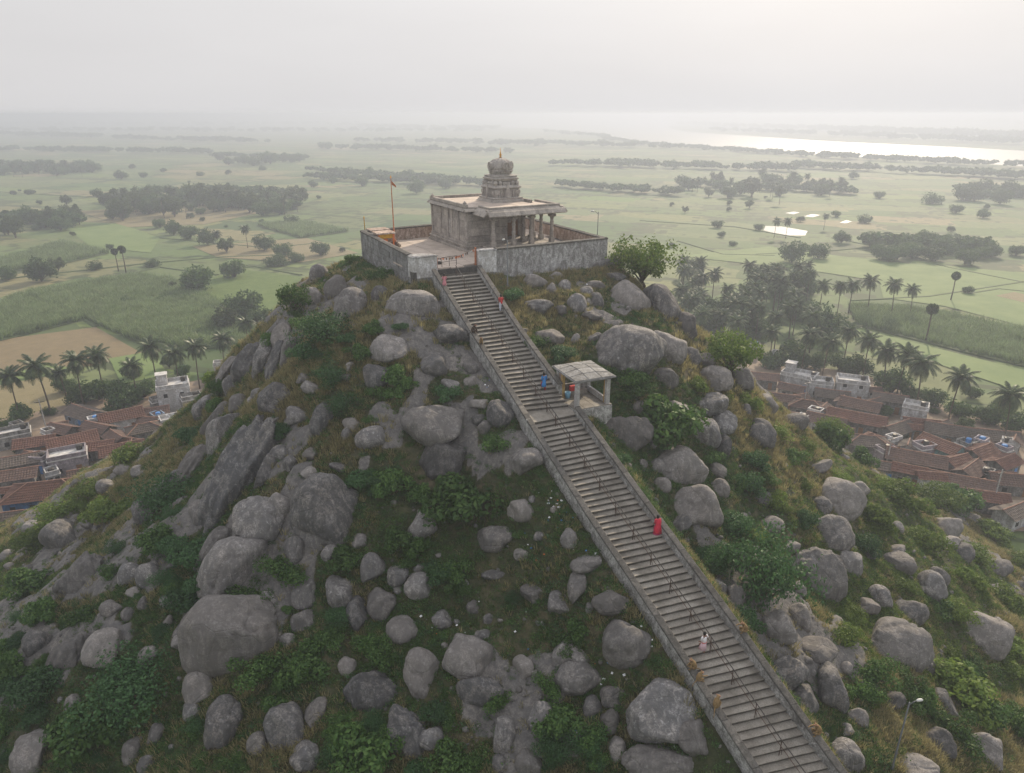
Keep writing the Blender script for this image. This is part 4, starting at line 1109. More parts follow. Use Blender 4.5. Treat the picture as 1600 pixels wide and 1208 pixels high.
def place_boulder(px, py, w, h, lean, label, dark, seed, P=None, small=False):
    if P is None: P = hit(px, py)[0]
    if np.isnan(P).any(): return None
    F = (P-np.array([0, 0, CZ]))@CF
    rx, rz = w/2*F/FPX*1.08, h/2*F/FPX*1.08; ry = .5*(rx+rz)*.95
    if dark and max(w, h) > 60: ry *= .55
    d = (P-np.array([0, 0, CZ])); d /= np.linalg.norm(d)
    c = P+d*ry*.06
    a = math.radians(lean); X = CR*math.cos(a)-CU*math.sin(a); Z = CU*math.cos(a)+CR*math.sin(a)
    B = np.stack([X, CF, Z], 1)
    m = max(w, h); sub = 6 if m > 125 else 5 if m > 48 else 4 if m > 20 else 3
    if sub == 6: sub = 5
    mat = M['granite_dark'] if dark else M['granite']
    me = rock_mesh('boulder', sub, (rx, ry, rz), seed, mat, 1.0 if (dark and m > 70) else .0, B)
    return obj('boulder', me, None, c)
def size_word(m): return 'small' if m < 24 else 'medium sized' if m < 44 else 'large'
def shape_word(w, h, dark, i):
    a = h/w
    s = 'upright' if a > 1.35 else 'flat' if a < .68 else ('rounded', 'smooth', 'blunt')[i % 3]
    return s+(' dark' if dark else '')
for i, (px, py, w, h, lean, label, dark) in enumerate(BOULDERS):
    o = place_boulder(px, py, w, h, lean, label, dark, 100+i)
    if o is None: print('boulder missed', px, py); continue
    if label is None:
        hd = f"{size_word(max(w, h))} {shape_word(w, h, dark, i)} boulder"
        label = uniq(hd, px, py, MARKS, (f"{'lichen spotted' if not dark else 'shaded'} {hd}", f"half buried {hd}"))
    else: USED[label] = 1
    tag(o, label, 'boulder', 'granite boulders on the hill')
# smaller stones between them
def free_spot(px, py, m):
    for b in BOULDERS:
        if abs(px-b[0]) < (b[2]+m)*.5 and abs(py-b[1]) < (b[3]+m)*.5: return False
    return True
EXTRA = []
r_ = random.Random(77)
def sil(px):   # rough skyline of the hill in the photograph
    return np.interp(px, [0, 100, 190, 300, 375, 440, 490, 565, 950, 1050, 1090, 1180, 1250, 1340, 1450, 1600], [865, 795, 735, 655, 560, 495, 445, 415, 405, 485, 540, 615, 670, 735, 790, 870])
cand = []
while len(cand) < 420:
    px, py = r_.uniform(5, 1595), r_.uniform(430, 1205)
    if py < sil(px)+12: continue
    cand.append((px, py))
hp = hit([c[0] for c in cand], [c[1] for c in cand])
sd, sz_, hw_, ss_ = stair_near(hp[:, 0], hp[:, 1]); pd = poly_dist(hp[:, 0], hp[:, 1], POLY)
n_small = 0
for (px, py), P, sdi, hwi, pdi in zip(cand, hp, sd, hw_, pd):
    if np.isnan(P).any() or sdi < hwi+1.1 or pdi < .8: continue
    if 855 < px < 965 and 555 < py < 655: continue
    w = r_.choice([8, 9, 10, 12, 14, 18]); h = w*r_.uniform(.6, 1.15)
    if not free_spot(px, py, w+3): continue
    if n_small+len(BOULDERS) >= 285: break
    ln = r_.uniform(5, 30) if px < 600 else r_.uniform(-30, -5) if px > 1050 else r_.uniform(-12, 12)
    o = place_boulder(px, py, w, h, ln, None, 0, 900+n_small, P)
    hd = f"{'tiny' if w < 14 else 'small' if w < 22 else 'knee high'} {'flat' if h/w < .75 else ('round', 'angular', 'pale')[n_small % 3]} stone"
    tag(o, uniq(hd, px, py, MARKS, (f"half buried {hd}", f"lone {hd}", f"grass ringed {hd}", f"weathered {hd}")), 'stone', 'small stones between the boulders')
    EXTRA.append((px, py, w, h)); n_small += 1
print('boulders', len(BOULDERS), 'small', n_small)
# ------------------------------------------------------------------ foliage materials
def leafmat(name, a, b, cc, trans=.35, rough=.6, oscale=.5):
    t = NT(name); g = t.n.new('ShaderNodeNewGeometry')
    n = t.noise(t.pos(), oscale, 3); rnd = g.outputs['Random Per Island']
    c = t.ramp(rnd, [(0., a), (.5, b), (1., cc)])
    c = t.mix(t.ramp(n, [(.35, 0.), (.7, .5)]), c, b)
    c = t.hsv(c, .5, 1.0, t.math('ADD', t.math('MULTIPLY', t.rand(), .5), .75))
    t.color(c); t.b.inputs['Roughness'].default_value = rough; t.translucent(c, trans); M[name] = t.m
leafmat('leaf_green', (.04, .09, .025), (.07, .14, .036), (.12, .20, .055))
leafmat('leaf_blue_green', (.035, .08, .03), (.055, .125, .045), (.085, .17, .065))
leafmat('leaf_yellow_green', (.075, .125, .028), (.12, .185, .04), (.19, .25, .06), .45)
leafmat('grass_dry', (.17, .15, .075), (.28, .25, .125), (.40, .36, .19), .4)
leafmat('grass_green', (.06, .10, .03), (.10, .15, .045), (.15, .20, .065), .35)
simple('bark', (.09, .07, .05), .9, .3, 5)
simple('stem', (.075, .06, .035), .9, .3, 5)

def leaf_quads(C, N, size, rg, aspect=.55, droop=.0):
    """quads (folded leaves) centred at C with normals roughly N"""
    n = len(C); t = rg.normal(size=(n, 3)); t -= (t*N).sum(1)[:, None]*N; t /= np.linalg.norm(t, axis=1)[:, None]+1e-9
    b = np.cross(N, t); s = np.asarray(size).reshape(-1, 1)*np.ones((n, 1))
    V = np.empty((n, 4, 3)); V[:, 0] = C-t*s; V[:, 1] = C+b*s*aspect; V[:, 2] = C+t*s; V[:, 3] = C-b*s*aspect
    V[:, 0, 2] -= droop; V[:, 2, 2] -= droop
    return V.reshape(-1, 3), np.arange(n*4).reshape(n, 4)
def shrub_proto(seed, n_leaf, leaf, rx, rz, lumps=9, spiky=0.0):
    rg = np.random.default_rng(seed)
    cen = rg.normal(size=(lumps, 3))*np.array([rx*.45, rx*.45, rz*.22])+[0, 0, rz*.5]; rad = rg.uniform(.3, .55, lumps)*rx
    pts = []; nor = []
    per = n_leaf//lumps
    for c, ra in zip(cen, rad):
        d = rg.normal(size=(per, 3)); d /= np.linalg.norm(d, axis=1)[:, None]; d[:, 2] = np.abs(d[:, 2])*rg.choice([1, 1, 1, -.5], per)
        rr = ra*rg.uniform(.55, 1.0, per)**.5*(1+.35*vnoise(d[:, 0]*3+c[0]*5, d[:, 1]*3, d[:, 2]*3+seed)+spiky*rg.random(per)**3)
        P = c+d*rr[:, None]*np.array([1, 1, .85]); nn = d+rg.normal(size=(per, 3))*.55; nn /= np.linalg.norm(nn, axis=1)[:, None]
        pts.append(P); nor.append(nn)
    P = np.concatenate(pts); N = np.concatenate(nor); k = P[:, 2] > -.15; P, N = P[k], N[k]
    V, F = leaf_quads(P, N, leaf*rg.uniform(.6, 1.3, len(P)), rg)
    st = MB()
    for c in cen: st.tube([(0, 0, -.3), (c[0]*.4, c[1]*.4, c[2]*.5), tuple(c)], [.05, .035, .015], 5)
    return mesh_np('foliage', V, F), st.mesh('stems', [M['stem']])
SHR = {}
for k, (mn, nl, leaf, rx, rz, lm, sp) in enumerate([('leaf_green', 2600, .085, 1.15, 1.1, 9, .2), ('leaf_blue_green', 3600, .055, 1.2, 1.2, 12, .6), ('leaf_yellow_green', 2400, .085, 1.1, 1.1, 8, .3),
        ('leaf_green', 2600, .07, 1.2, .8, 11, .3), ('leaf_blue_green', 3000, .07, 1.15, 1.0, 9, .3), ('leaf_yellow_green', 2200, .07, 1.2, .75, 11, .4)]):
    f, s = shrub_proto(40+k, nl, leaf, rx, rz, lm, sp); f.materials.append(M[mn]); SHR[k] = (f, s)
def put_shrub(kind, P, w, h, label, group, rz=None):
    o = empty('shrub', P-np.array([0, 0, .1]), r_.uniform(0, 6.28) if rz is None else rz)
    o.scale = (w/2.4, w/2.4, h/1.6)
    tag(o, label, 'shrub', group); f, s = SHR[kind]
    obj('foliage', f, o); obj('stems', s, o); return o
SHRUBS = [ # px, py(bottom centre), w px, h px, kind, label
 (715,800,130,85,0,'widest green bush below the lens shaped boulder'),(1190,930,118,120,1,'big feathery blue green bush right of the lower flight'),(1035,680,130,90,0,'big bush beside the resting shelter and the boulder stack'),
 (508,530,80,52,1,None),(535,640,48,34,1,'small bright blue green bush on the upper left slope'),(612,770,70,60,0,None),(585,520,36,30,0,None),(770,700,50,40,3,None),(660,780,46,40,0,None),(1170,770,50,50,4,None),
 (1210,790,44,42,5,'sunlit yellow green bush on the right slope'),(1150,830,60,46,4,None),(1230,720,50,36,3,None),(1180,730,46,40,4,None),(1115,720,40,30,3,None),(990,600,50,36,3,None),(960,590,40,30,3,None),
 (1292,700,66,60,0,'round bush at the foot of the right skyline slope by the houses'),(1345,725,50,40,0,None),(1400,780,70,44,2,None),(1490,790,80,50,0,'wide bush at the right foot of the hill near the tiled roofs'),(1450,860,70,50,5,None),(1520,870,60,40,5,None),(1570,950,60,50,2,None),
 (1490,960,60,44,5,None),(1350,860,50,40,4,None),(1320,1000,56,40,5,'bright yellow green bush above the large angular boulder'),(1360,1060,70,50,3,None),(1350,1090,60,50,3,None),(1500,1090,110,70,2,'broad bright bush in the lower right'),(1540,1130,90,60,0,None),(1440,1100,60,46,0,None),(1500,1160,80,60,3,None),
 (1260,820,40,36,4,None),(1370,830,46,34,5,None),(1330,960,44,30,5,None),(1420,1100,50,40,3,None),(1580,1060,60,50,5,None),(1590,1150,60,60,0,None),
 (300,690,50,36,4,None),(260,790,90,56,1,None),(310,880,70,50,4,None),(250,850,70,44,0,None),(180,810,80,46,2,None),(150,770,70,36,5,'bright low bush at the left foot of the hill beside the blue house'),(200,720,60,34,2,None),(100,800,80,36,5,None),(60,850,70,40,2,None),
 (40,920,80,50,0,None),(130,970,60,40,3,None),(70,960,60,40,0,None),(210,1090,130,80,1,'large dark feathery bush in the lower left'),(140,1150,120,80,0,'large dark bush near the bottom left corner'),(60,1090,90,60,4,None),(20,1050,60,50,0,None),(290,950,70,50,4,None),(320,920,60,40,4,None),
 (410,1050,80,50,3,None),(470,1060,90,56,0,None),(500,1010,60,40,3,None),(560,1190,130,90,0,'dense bush at the bottom edge left of centre'),(430,1110,60,40,0,None),(600,1160,60,50,3,None),(700,1190,80,50,0,None),(740,1200,60,50,3,None),
 (880,1010,60,44,3,None),(900,990,50,40,0,None),(870,1140,90,50,0,None),(930,1150,60,40,3,None),(860,1080,50,36,3,None),(1000,1190,60,44,0,None),(780,1100,50,40,3,None),(700,900,60,44,3,None),(620,850,60,44,0,None),(640,880,40,30,3,None),(540,880,70,40,0,None),(450,900,80,44,3,None),
 (380,940,70,40,3,None),(560,760,50,36,4,None),(480,560,60,40,4,None),(520,600,50,40,1,None),(600,620,40,30,3,None),(440,680,40,30,4,None),(840,540,50,30,3,None),(820,580,50,30,3,None),(880,560,50,30,4,None),(800,470,40,30,4,None),(1130,880,50,50,4,None),(1160,980,60,46,4,None),(1100,880,50,40,3,None),
 (400,690,40,30,4,None),(340,640,40,30,0,None),(330,600,36,30,2,'small sunlit bush on the left skyline above the white house'),(420,540,40,30,3,None),(1090,610,40,30,2,None),(1170,640,40,36,2,None),(1210,680,50,36,5,None),(1260,700,40,30,5,None),(1310,750,40,30,5,None),(1380,760,44,30,5,None),(1430,800,50,36,2,None),(1550,840,60,36,2,None),(1590,880,50,36,5,None),
]
hp = hit([s[0] for s in SHRUBS], [s[1] for s in SHRUBS])
for (px, py, w, h, kd, label), P in zip(SHRUBS, hp):
    if np.isnan(P).any(): continue
    F = (P-np.array([0, 0, CZ]))@CF; q_ = stair_near(P[0:1], P[1:2])
    if q_[0][0]-q_[2][0] < w*.5*F/FPX+.2: continue
    if label: USED[label] = 1
    else:
        hd = f"{('leafy', 'feathery', 'sunlit', 'low', 'dark', 'low yellowish')[kd]} {'wide' if w > 65 else 'small' if w < 46 else 'green'} bush"
        label = uniq(hd, px, py, MARKS, (f"thick {hd}", f"loose {hd}"))
    put_shrub(kd, P, w*F/FPX*1.02, h*F/FPX*.95, label, 'bushes on the hill')
# random low shrubs over the slopes
cnt = 0
cand = [(r_.uniform(-10, 1610), r_.uniform(430, 1208)) for _ in range(900)]
cand = [c for c in cand if c[1] > sil(c[0])+8]
hp = hit([c[0] for c in cand], [c[1] for c in cand])
sd, sz_, hw_, ss_ = stair_near(hp[:, 0], hp[:, 1]); pd = poly_dist(hp[:, 0], hp[:, 1], POLY)
for (px, py), P, sdi, hwi, pdi in zip(cand, hp, sd, hw_, pd):
    if np.isnan(P).any() or sdi < hwi+1.5 or pdi < 1.0 or cnt >= 275: continue
    if 850 < px < 965 and 555 < py < 665: continue
    if not free_spot(px, py, 14) or (690 < px < 960 and py < 1000 and r_.random() < .7): continue
    F = (P-np.array([0, 0, CZ]))@CF; w = min(r_.uniform(22, 58), max(14, (sdi-hwi-.6)*2*FPX/F)); h = w*r_.uniform(.5, .8)
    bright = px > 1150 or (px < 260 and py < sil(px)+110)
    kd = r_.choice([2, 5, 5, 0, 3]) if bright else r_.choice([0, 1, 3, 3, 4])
    hd = f"{('leafy', 'feathery', 'sunlit', 'low', 'dark', 'low yellowish')[kd]} {'clump of scrub' if w > 30 else 'tuft of scrub'}"
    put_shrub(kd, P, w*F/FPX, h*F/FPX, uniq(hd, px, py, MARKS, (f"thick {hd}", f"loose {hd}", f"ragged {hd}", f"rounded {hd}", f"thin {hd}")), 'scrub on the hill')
    cnt += 1
print('scrub', cnt)

# ------------------------------------------------------------------ scattering by geometry nodes (stuff only)
def scatter(name, P, rot, scl, kind_i, protos, loc=(0, 0, 0)):
    me = bpy.data.meshes.new(name); n = len(P)
    me.vertices.add(n); me.vertices.foreach_set('co', np.asarray(P, np.float32).ravel())
    for an, ty, dat in (('rot', 'FLOAT_VECTOR', np.asarray(rot, np.float32).ravel()), ('scl', 'FLOAT_VECTOR', np.asarray(scl, np.float32).ravel())):
        a = me.attributes.new(an, ty, 'POINT'); a.data.foreach_set('vector', dat)
    a = me.attributes.new('kidx', 'INT', 'POINT'); a.data.foreach_set('value', np.asarray(kind_i, np.int32))
    me.update(); o = obj(name, me); tag(o, kind='stuff')
    coll = bpy.data.collections.new(name+'_pieces')
    for i, p in enumerate(protos):
        q = bpy.data.objects.new(f"{name}_piece_{i:02d}", p); coll.objects.link(q)
    ng = bpy.data.node_groups.new(name, 'GeometryNodeTree')
    ng.interface.new_socket('Geometry', in_out='INPUT', socket_type='NodeSocketGeometry'); ng.interface.new_socket('Geometry', in_out='OUTPUT', socket_type='NodeSocketGeometry')
    N, L = ng.nodes, ng.links
    gi, go = N.new('NodeGroupInput'), N.new('NodeGroupOutput'); m2p = N.new('GeometryNodeMeshToPoints'); iop = N.new('GeometryNodeInstanceOnPoints'); ci = N.new('GeometryNodeCollectionInfo')
    ci.inputs['Collection'].default_value = coll; ci.inputs['Separate Children'].default_value = True; ci.inputs['Reset Children'].default_value = True
    def attr(an, ty):
        a = N.new('GeometryNodeInputNamedAttribute'); a.data_type = ty; a.inputs['Name'].default_value = an; return a.outputs['Attribute']
    iop.inputs['Pick Instance'].default_value = True
    L.new(gi.outputs[0], m2p.inputs['Mesh']); L.new(m2p.outputs[0], iop.inputs['Points']); L.new(ci.outputs[0], iop.inputs['Instance'])
    L.new(attr('kidx', 'INT'), iop.inputs['Instance Index'])
    e2r = N.new('FunctionNodeEulerToRotation'); L.new(attr('rot', 'FLOAT_VECTOR'), e2r.inputs[0]); L.new(e2r.outputs[0], iop.inputs['Rotation'])
    L.new(attr('scl', 'FLOAT_VECTOR'), iop.inputs['Scale']); L.new(iop.outputs[0], go.inputs[0])
    m = o.modifiers.new('scatter', 'NODES'); m.node_group = ng
    return o
def tuft(seed, n, h, spread, width, mat, lean=.6):
    rg = np.random.default_rng(seed); V = []; F = []
    for i in range(n):
        a = rg.uniform(0, 6.28); r0 = spread*math.sqrt(rg.random())*.6; b = np.array([math.cos(a)*r0, math.sin(a)*r0, -.05])
        hh = h*rg.uniform(.5, 1.1); l = rg.uniform(.1, lean)*hh; t = rg.uniform(0, 6.28); w = width*rg.uniform(.7, 1.3)
        s = np.array([-math.sin(t), math.cos(t), 0])*w
        mid = b+np.array([math.cos(a)*l*.35, math.sin(a)*l*.35, hh*.6]); tip = b+np.array([math.cos(a)*l, math.sin(a)*l, hh*rg.uniform(.75, 1.0)])
        k = len(V); V += [b-s, b+s, mid+s*.8, mid-s*.8, tip]; F += [(k, k+1, k+2, k+3), (k+3, k+2, k+4)]
    return mesh_np('tuft', V, F, [mat])
def herb(seed, n, r, h, leaf, mat):
    rg = np.random.default_rng(seed); d = rg.normal(size=(n, 3)); d /= np.linalg.norm(d, axis=1)[:, None]; d[:, 2] = np.abs(d[:, 2])
    P = d*rg.uniform(.3, 1, n)[:, None]**.6*np.array([r, r, h]); N = d+rg.normal(size=(n, 3))*.6; N /= np.linalg.norm(N, axis=1)[:, None]
    V, F = leaf_quads(P, N, leaf*rg.uniform(.6, 1.3, n), rg); return mesh_np('herb', V, F, [mat])
protos = [tuft(1, 26, .6, .42, .02, M['grass_dry']), tuft(2, 22, .4, .3, .02, M['grass_dry'], .9), tuft(3, 26, .42, .35, .018, M['grass_green']), tuft(4, 22, .3, .3, .022, M['grass_green'], .9),
          herb(5, 90, .5, .36, .06, M['leaf_green']), herb(6, 90, .46, .32, .055, M['leaf_blue_green']), herb(7, 90, .5, .4, .06, M['leaf_yellow_green']), herb(8, 70, .55, .18, .055, M['leaf_green'])]
def grass():
    n = 620000
    X = nrg.uniform(-100, 105, n); Y = nrg.uniform(24, 150, n); Z = hill(X, Y)
    F = Y*CS-(Z-CZ)*SN; U = Y*SN+(Z-CZ)*CS; PX = 800+FPX*X/F; PY = 604-FPX*U/F
    sd, sz, hw, ss = stair_near(X, Y); pd = poly_dist(X, Y, POLY)
    e = .8; gx = (hill(X+e, Y)-Z)/e; gy = (hill(X, Y+e)-Z)/e
    nx, ny, nz = -gx, -gy, np.ones(n); vis = (nx*(-X)+ny*(-Y)+nz*(CZ-Z)) > -6*np.sqrt(1+gx**2+gy**2)
    m = (Z > .1) & (PX > -60) & (PX < 1660) & (PY < 1260) & (sd > hw+.75) & (pd > .5) & vis
    rk_ = rockmask(X, Y)
    bare = 2.2*rk_+fbm(X*.16+9, Y*.16, 3.0, 4)+.35*fbm(X*1.1, Y*1.1, 1.0, 2)
    m &= (nrg.random(n) < np.clip(.8-.9*bare, .06, 1.0)*np.clip(60/F, .35, 1.2))
    X, Y, Z, F, PX, PY = [q[m] for q in (X, Y, Z, F, PX, PY)]; n = len(X)
    zone = fbm(X*.07+40, Y*.07, 8.0, 3)+.5*fbm(X*.35, Y*.35, 5.0, 2); rr = nrg.random(n)
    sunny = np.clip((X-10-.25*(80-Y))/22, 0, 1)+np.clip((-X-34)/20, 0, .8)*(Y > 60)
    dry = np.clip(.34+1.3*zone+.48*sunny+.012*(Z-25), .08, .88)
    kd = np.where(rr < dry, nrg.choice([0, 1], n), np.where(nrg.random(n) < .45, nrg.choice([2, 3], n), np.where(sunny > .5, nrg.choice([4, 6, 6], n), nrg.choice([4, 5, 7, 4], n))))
    s = nrg.uniform(.6, 1.25, n)*(1+.4*np.clip(zone, -.5, 1)); rot = np.stack([nrg.uniform(-.15, .15, n), nrg.uniform(-.15, .15, n), nrg.uniform(0, 6.28, n)], 1)
    scatter('grass', np.stack([X, Y, Z-.03], 1), rot, np.stack([s, s, s*nrg.uniform(.7, 1.2, n)], 1), kd, protos)
    print('grass', n)
grass()
def rubble():
    n = 9000; X = nrg.uniform(-90, 95, n); Y = nrg.uniform(24, 120, n); Z = hill(X, Y)
    F = Y*CS-(Z-CZ)*SN; PX = 800+FPX*X/F; sd, sz, hw, ss = stair_near(X, Y); pd = poly_dist(X, Y, POLY)
    dens = fbm(X*.12+3, Y*.12, 1.0, 3); near = (sd < hw+3.5)
    m = (Z > .1) & (PX > -40) & (PX < 1640) & (sd > hw+.7) & (pd > .3) & ((dens > .12) | near | (nrg.random(n) < .15))
    X, Y, Z = X[m], Y[m], Z[m]; n = len(X)
    pr = [rock_mesh('stone', 2, (1, .8, .6), 500+k, M['granite']) for k in range(5)]
    s = .07+.3*nrg.random(n)**3
    scatter('rubble', np.stack([X, Y, Z+s*.15], 1), nrg.uniform(0, 6.28, (n, 3))*[.2, .2, 1], np.stack([s, s, s], 1), nrg.integers(0, 5, n), pr)
rubble()
def litter():
    # scraps of paper and plastic blown off the steps
    me = MB().hexa([(-.09,-.06,0),(.08,-.07,.01),(.1,.06,0),(-.07,.08,.0),(-.08,-.05,.05),(.07,-.06,.03),(.09,.05,.06),(-.06,.07,.03)]).mesh('scrap', [M['white_litter']])
    m2 = MB().hexa([(-.07,-.04,0),(.06,-.05,.01),(.07,.05,0),(-.06,.05,.0),(-.06,-.04,.04),(.05,-.05,.05),(.06,.05,.03),(-.05,.04,.05)]).mesh('scrap', [M['blue_paint']])
    m3 = m2.copy(); m3.materials.clear(); m3.materials.append(M['orange_paint'])
    pts = []
    for px, py, sp, n in ((870,790,35,26),(930,860,25,12),(1000,1000,25,16),(760,600,12,5),(905,1130,25,5),(1045,1120,40,8),(820,820,60,14),(700,970,60,8),(1065,1190,20,3),(860,440,60,6),(960,1050,40,10),(790,980,60,6)):
        for _ in range(n): pts.append((r_.gauss(px, sp*.6), r_.gauss(py, sp*.6)))
    H = hit([p[0] for p in pts], [p[1] for p in pts]); H = H[~np.isnan(H).any(1)]; sd, sz, hw, ss = stair_near(H[:, 0], H[:, 1]); H = H[sd > hw+.7]; n = len(H)
    s = nrg.uniform(.5, 1.3, n)
    scatter('litter', H+[0, 0, .12], np.stack([np.zeros(n), np.zeros(n), nrg.uniform(0, 6.28, n)], 1), np.stack([s, s, s], 1), nrg.choice([0, 0, 0, 0, 1, 2], n), [me, m2, m3])
litter()
# ------------------------------------------------------------------ the plain
def plain():
    n = 96; rad = np.r_[0, np.geomspace(20, 15000, 60)]
    V = [(0, 90, 0)]; F = []
    for r in rad[1:]:
        for k in range(n): V.append((r*math.cos(2*math.pi*k/n), 90+r*math.sin(2*math.pi*k/n), 0))
    for k in range(n): F.append((0, 1+k, 1+(k+1) % n))
    for i in range(len(rad)-2):
        for k in range(n): F.append((1+i*n+k, 1+(i+1)*n+k, 1+(i+1)*n+(k+1) % n, 1+i*n+(k+1) % n))
    t = NT('farmland'); v = t.pos((1, 1, 0), (0, 0, .35))
    vn = t.n.new('ShaderNodeVectorMath'); vn.operation = 'MULTIPLY'; vn.inputs[1].default_value = (1/52., 1/31., 0); t.l.new(v, vn.inputs[0]); w = vn.outputs[0]
    wob = t.n.new('ShaderNodeTexNoise'); wob.inputs['Scale'].default_value = .8; wob.inputs['Detail'].default_value = 2; t.l.new(w, wob.inputs['Vector'])
    wv = t.mix(.12, w, wob.outputs['Color'], 'ADD')
    vo = t.n.new('ShaderNodeTexVoronoi'); vo.distance = 'CHEBYCHEV'; vo.inputs['Scale'].default_value = 1.0; vo.inputs['Randomness'].default_value = .75; t.l.new(wv, vo.inputs['Vector'])
    sx = t.n.new('ShaderNodeSeparateXYZ'); t.l.new(vo.outputs['Color'], sx.inputs[0])
    c = t.ramp(sx.outputs['X'], [(0., (.065, .12, .035)), (.2, (.13, .18, .06)), (.4, (.05, .09, .03)), (.55, (.18, .20, .09)), (.7, (.085, .14, .045)), (.85, (.24, .20, .11)), (1., (.12, .19, .045))])
    ed = t.n.new('ShaderNodeTexVoronoi'); ed.feature = 'F2'; ed.distance = 'CHEBYCHEV'; ed.inputs['Randomness'].default_value = .75; t.l.new(wv, ed.inputs['Vector'])
    gap = t.math('SUBTRACT', ed.outputs['Distance'], vo.outputs['Distance'])
    c = t.mix(t.ramp(gap, [(.0, .9), (.09, 0.)]), c, (.045, .06, .025))
    n1 = t.noise(v, .012, 6, .6); n2 = t.noise(v, .25, 6, .7)
    c = t.mix(t.ramp(n1, [(.5, 0.), (.8, .35)]), c, (.20, .18, .09)); c = t.mix(t.ramp(n2, [(.35, .45), (.6, 0.)]), c, (.05, .075, .025))
    t.color(c); M['farmland'] = t.m
    tag(obj('plain', mesh_np('plain', V, F, [t.m])), kind='structure')
plain()
LAYER = [.03]
def zpoly(name, pts, z, mat, label=None, cat=None, kind='structure', raise_=0.0):
    LAYER[0] += .012; z = z*.1+LAYER[0]
    P = [at_z(px, py, z) for px, py in pts]; c = np.mean(P, axis=0); c[2] = z
    if raise_:
        vs = [tuple(p-c) for p in P]+[(p[0]-c[0], p[1]-c[1], -raise_) for p in P]; n = len(P)
        fs = [tuple(range(n))]+[(i, n+i, n+(i+1) % n, (i+1) % n) for i in range(n)]
    else: vs = [tuple(p-c) for p in P]; fs = [tuple(range(len(P)))]
    me = bpy.data.meshes.new(name); me.from_pydata(vs, [], fs); me.materials.append(mat)
    bm = bmesh.new(); bm.from_mesh(me); bmesh.ops.triangulate(bm, faces=bm.faces[:]); bm.to_mesh(me); bm.free()
    return tag(obj(name, me, None, c), label, cat, None, kind)
def water_mat(name, c, rough, bump):
    t = NT(name); t.color(c); t.b.inputs['Roughness'].default_value = rough; t.b.inputs['Specular IOR Level'].default_value = .7; t.b.inputs['IOR'].default_value = 1.33
    if bump: t.bump(t.noise(t.pos((1, 1, 0)), .12, 5, .6), bump, .5)
    M[name] = t.m
water_mat('river_water', (.25, .26, .26), .4, 0); water_mat('still_water', (.3, .31, .3), .25, 0)
zpoly('river', [(772,198.5),(850,201),(905,206),(950,213),(1010,223),(1100,231),(1250,240),(1400,248),(1500,254),(1640,262),(1640,238),(1500,230),(1300,221),(1150,211),(1075,206),(1047,201),(1046,196.5),(1062,193.5),(1055,191),(1000,190.5),(900,189),(830,189),(800,193)], .12, M['river_water'])
def blob_pond(px, py, w, h, seed):
    rg = random.Random(seed); pts = [(px+w/2*math.cos(a)*(1+rg.uniform(-.25, .25)), py+h/2*math.sin(a)*(1+rg.uniform(-.2, .2))) for a in np.linspace(0, 6.28, 15)[:-1]]
    return pts
zpoly('flooded_paddy', [(1193,360),(1196,353),(1222,354),(1262,361),(1258,368),(1225,368)], .06, M['still_water'])
zpoly('flooded_paddy', [(1226,333),(1240,330.5),(1250,332),(1240,335)], .06, M['still_water']); zpoly('flooded_paddy', [(1256,338),(1268,334.5),(1282,336),(1270,339.5)], .06, M['still_water'])
zpoly('flooded_paddy', [(1312,348),(1322,344),(1331,346),(1322,349)], .06, M['still_water'])
# fields with a crop of their own
def field_mat(name, a, b, scale=.4, rows=None):
    t = NT(name); v = t.pos((1, 1, 0), (0, 0, rows[1] if rows else 0)); n = t.noise(v, scale, 6, .7); c = t.ramp(n, [(.3, a), (.7, b)])
    if rows:
        w = t.n.new('ShaderNodeTexWave'); w.inputs['Scale'].default_value = rows[0]; w.inputs['Distortion'].default_value = 1.2; w.inputs['Detail'].default_value = 3; t.l.new(v, w.inputs['Vector'])
        c = t.mix(t.ramp(w.outputs['Fac'], [(.3, .55), (.7, 0.)]), c, tuple(x*.5 for x in a)); t.bump(w.outputs['Fac'], .6, .3)
    t.color(c); M[name] = t.m
field_mat('ploughed', (.19, .15, .085), (.27, .21, .12), .3, (.35, .5)); field_mat('young_crop', (.10, .16, .04), (.17, .23, .07), .3, (.6, .9)); field_mat('bright_paddy', (.10, .155, .05), (.165, .215, .08), .08)
field_mat('stubble', (.22, .19, .10), (.30, .25, .14), .4, (.5, .2)); field_mat('village_earth', (.17, .13, .095), (.28, .22, .17), .5); field_mat('cane_floor', (.05, .075, .03), (.09, .12, .045), .5)
zpoly('ploughed_field', [(-60,572),(-60,538),(150,511),(222,552),(150,570),(40,585)], .05, M['ploughed'])
zpoly('paddy_field', [(170,560),(240,548),(262,585),(190,600)], .06, M['bright_paddy'])
zpoly('stubble_field', [(-40,610),(70,588),(135,625),(60,655),(-40,660)], .05, M['stubble']); zpoly('paddy_field', [(-50,600),(70,570),(125,575),(70,588)], .07, M['bright_paddy'])
zpoly('young_crop_field', [(300,445),(372,420),(470,432),(505,460),(430,500),(340,478)], .05, M['young_crop'])
zpoly('stubble_field', [(300,385),(480,372),(560,395),(470,410),(340,402)], .05, M['stubble'])
zpoly('paddy_field', [(90,345),(190,350),(250,372),(235,395),(140,385)], .05, M['bright_paddy']); zpoly('stubble_field', [(120,330),(200,355),(320,350),(420,330),(330,318)], .04, M['stubble'])
zpoly('paddy_field', [(1370,425),(1475,415),(1640,430),(1640,520),(1475,478),(1380,465)], .05, M['bright_paddy'])
zpoly('paddy_field', [(1335,512),(1640,588),(1640,640),(1560,600),(1440,560),(1350,528)], .05, M['bright_paddy'])
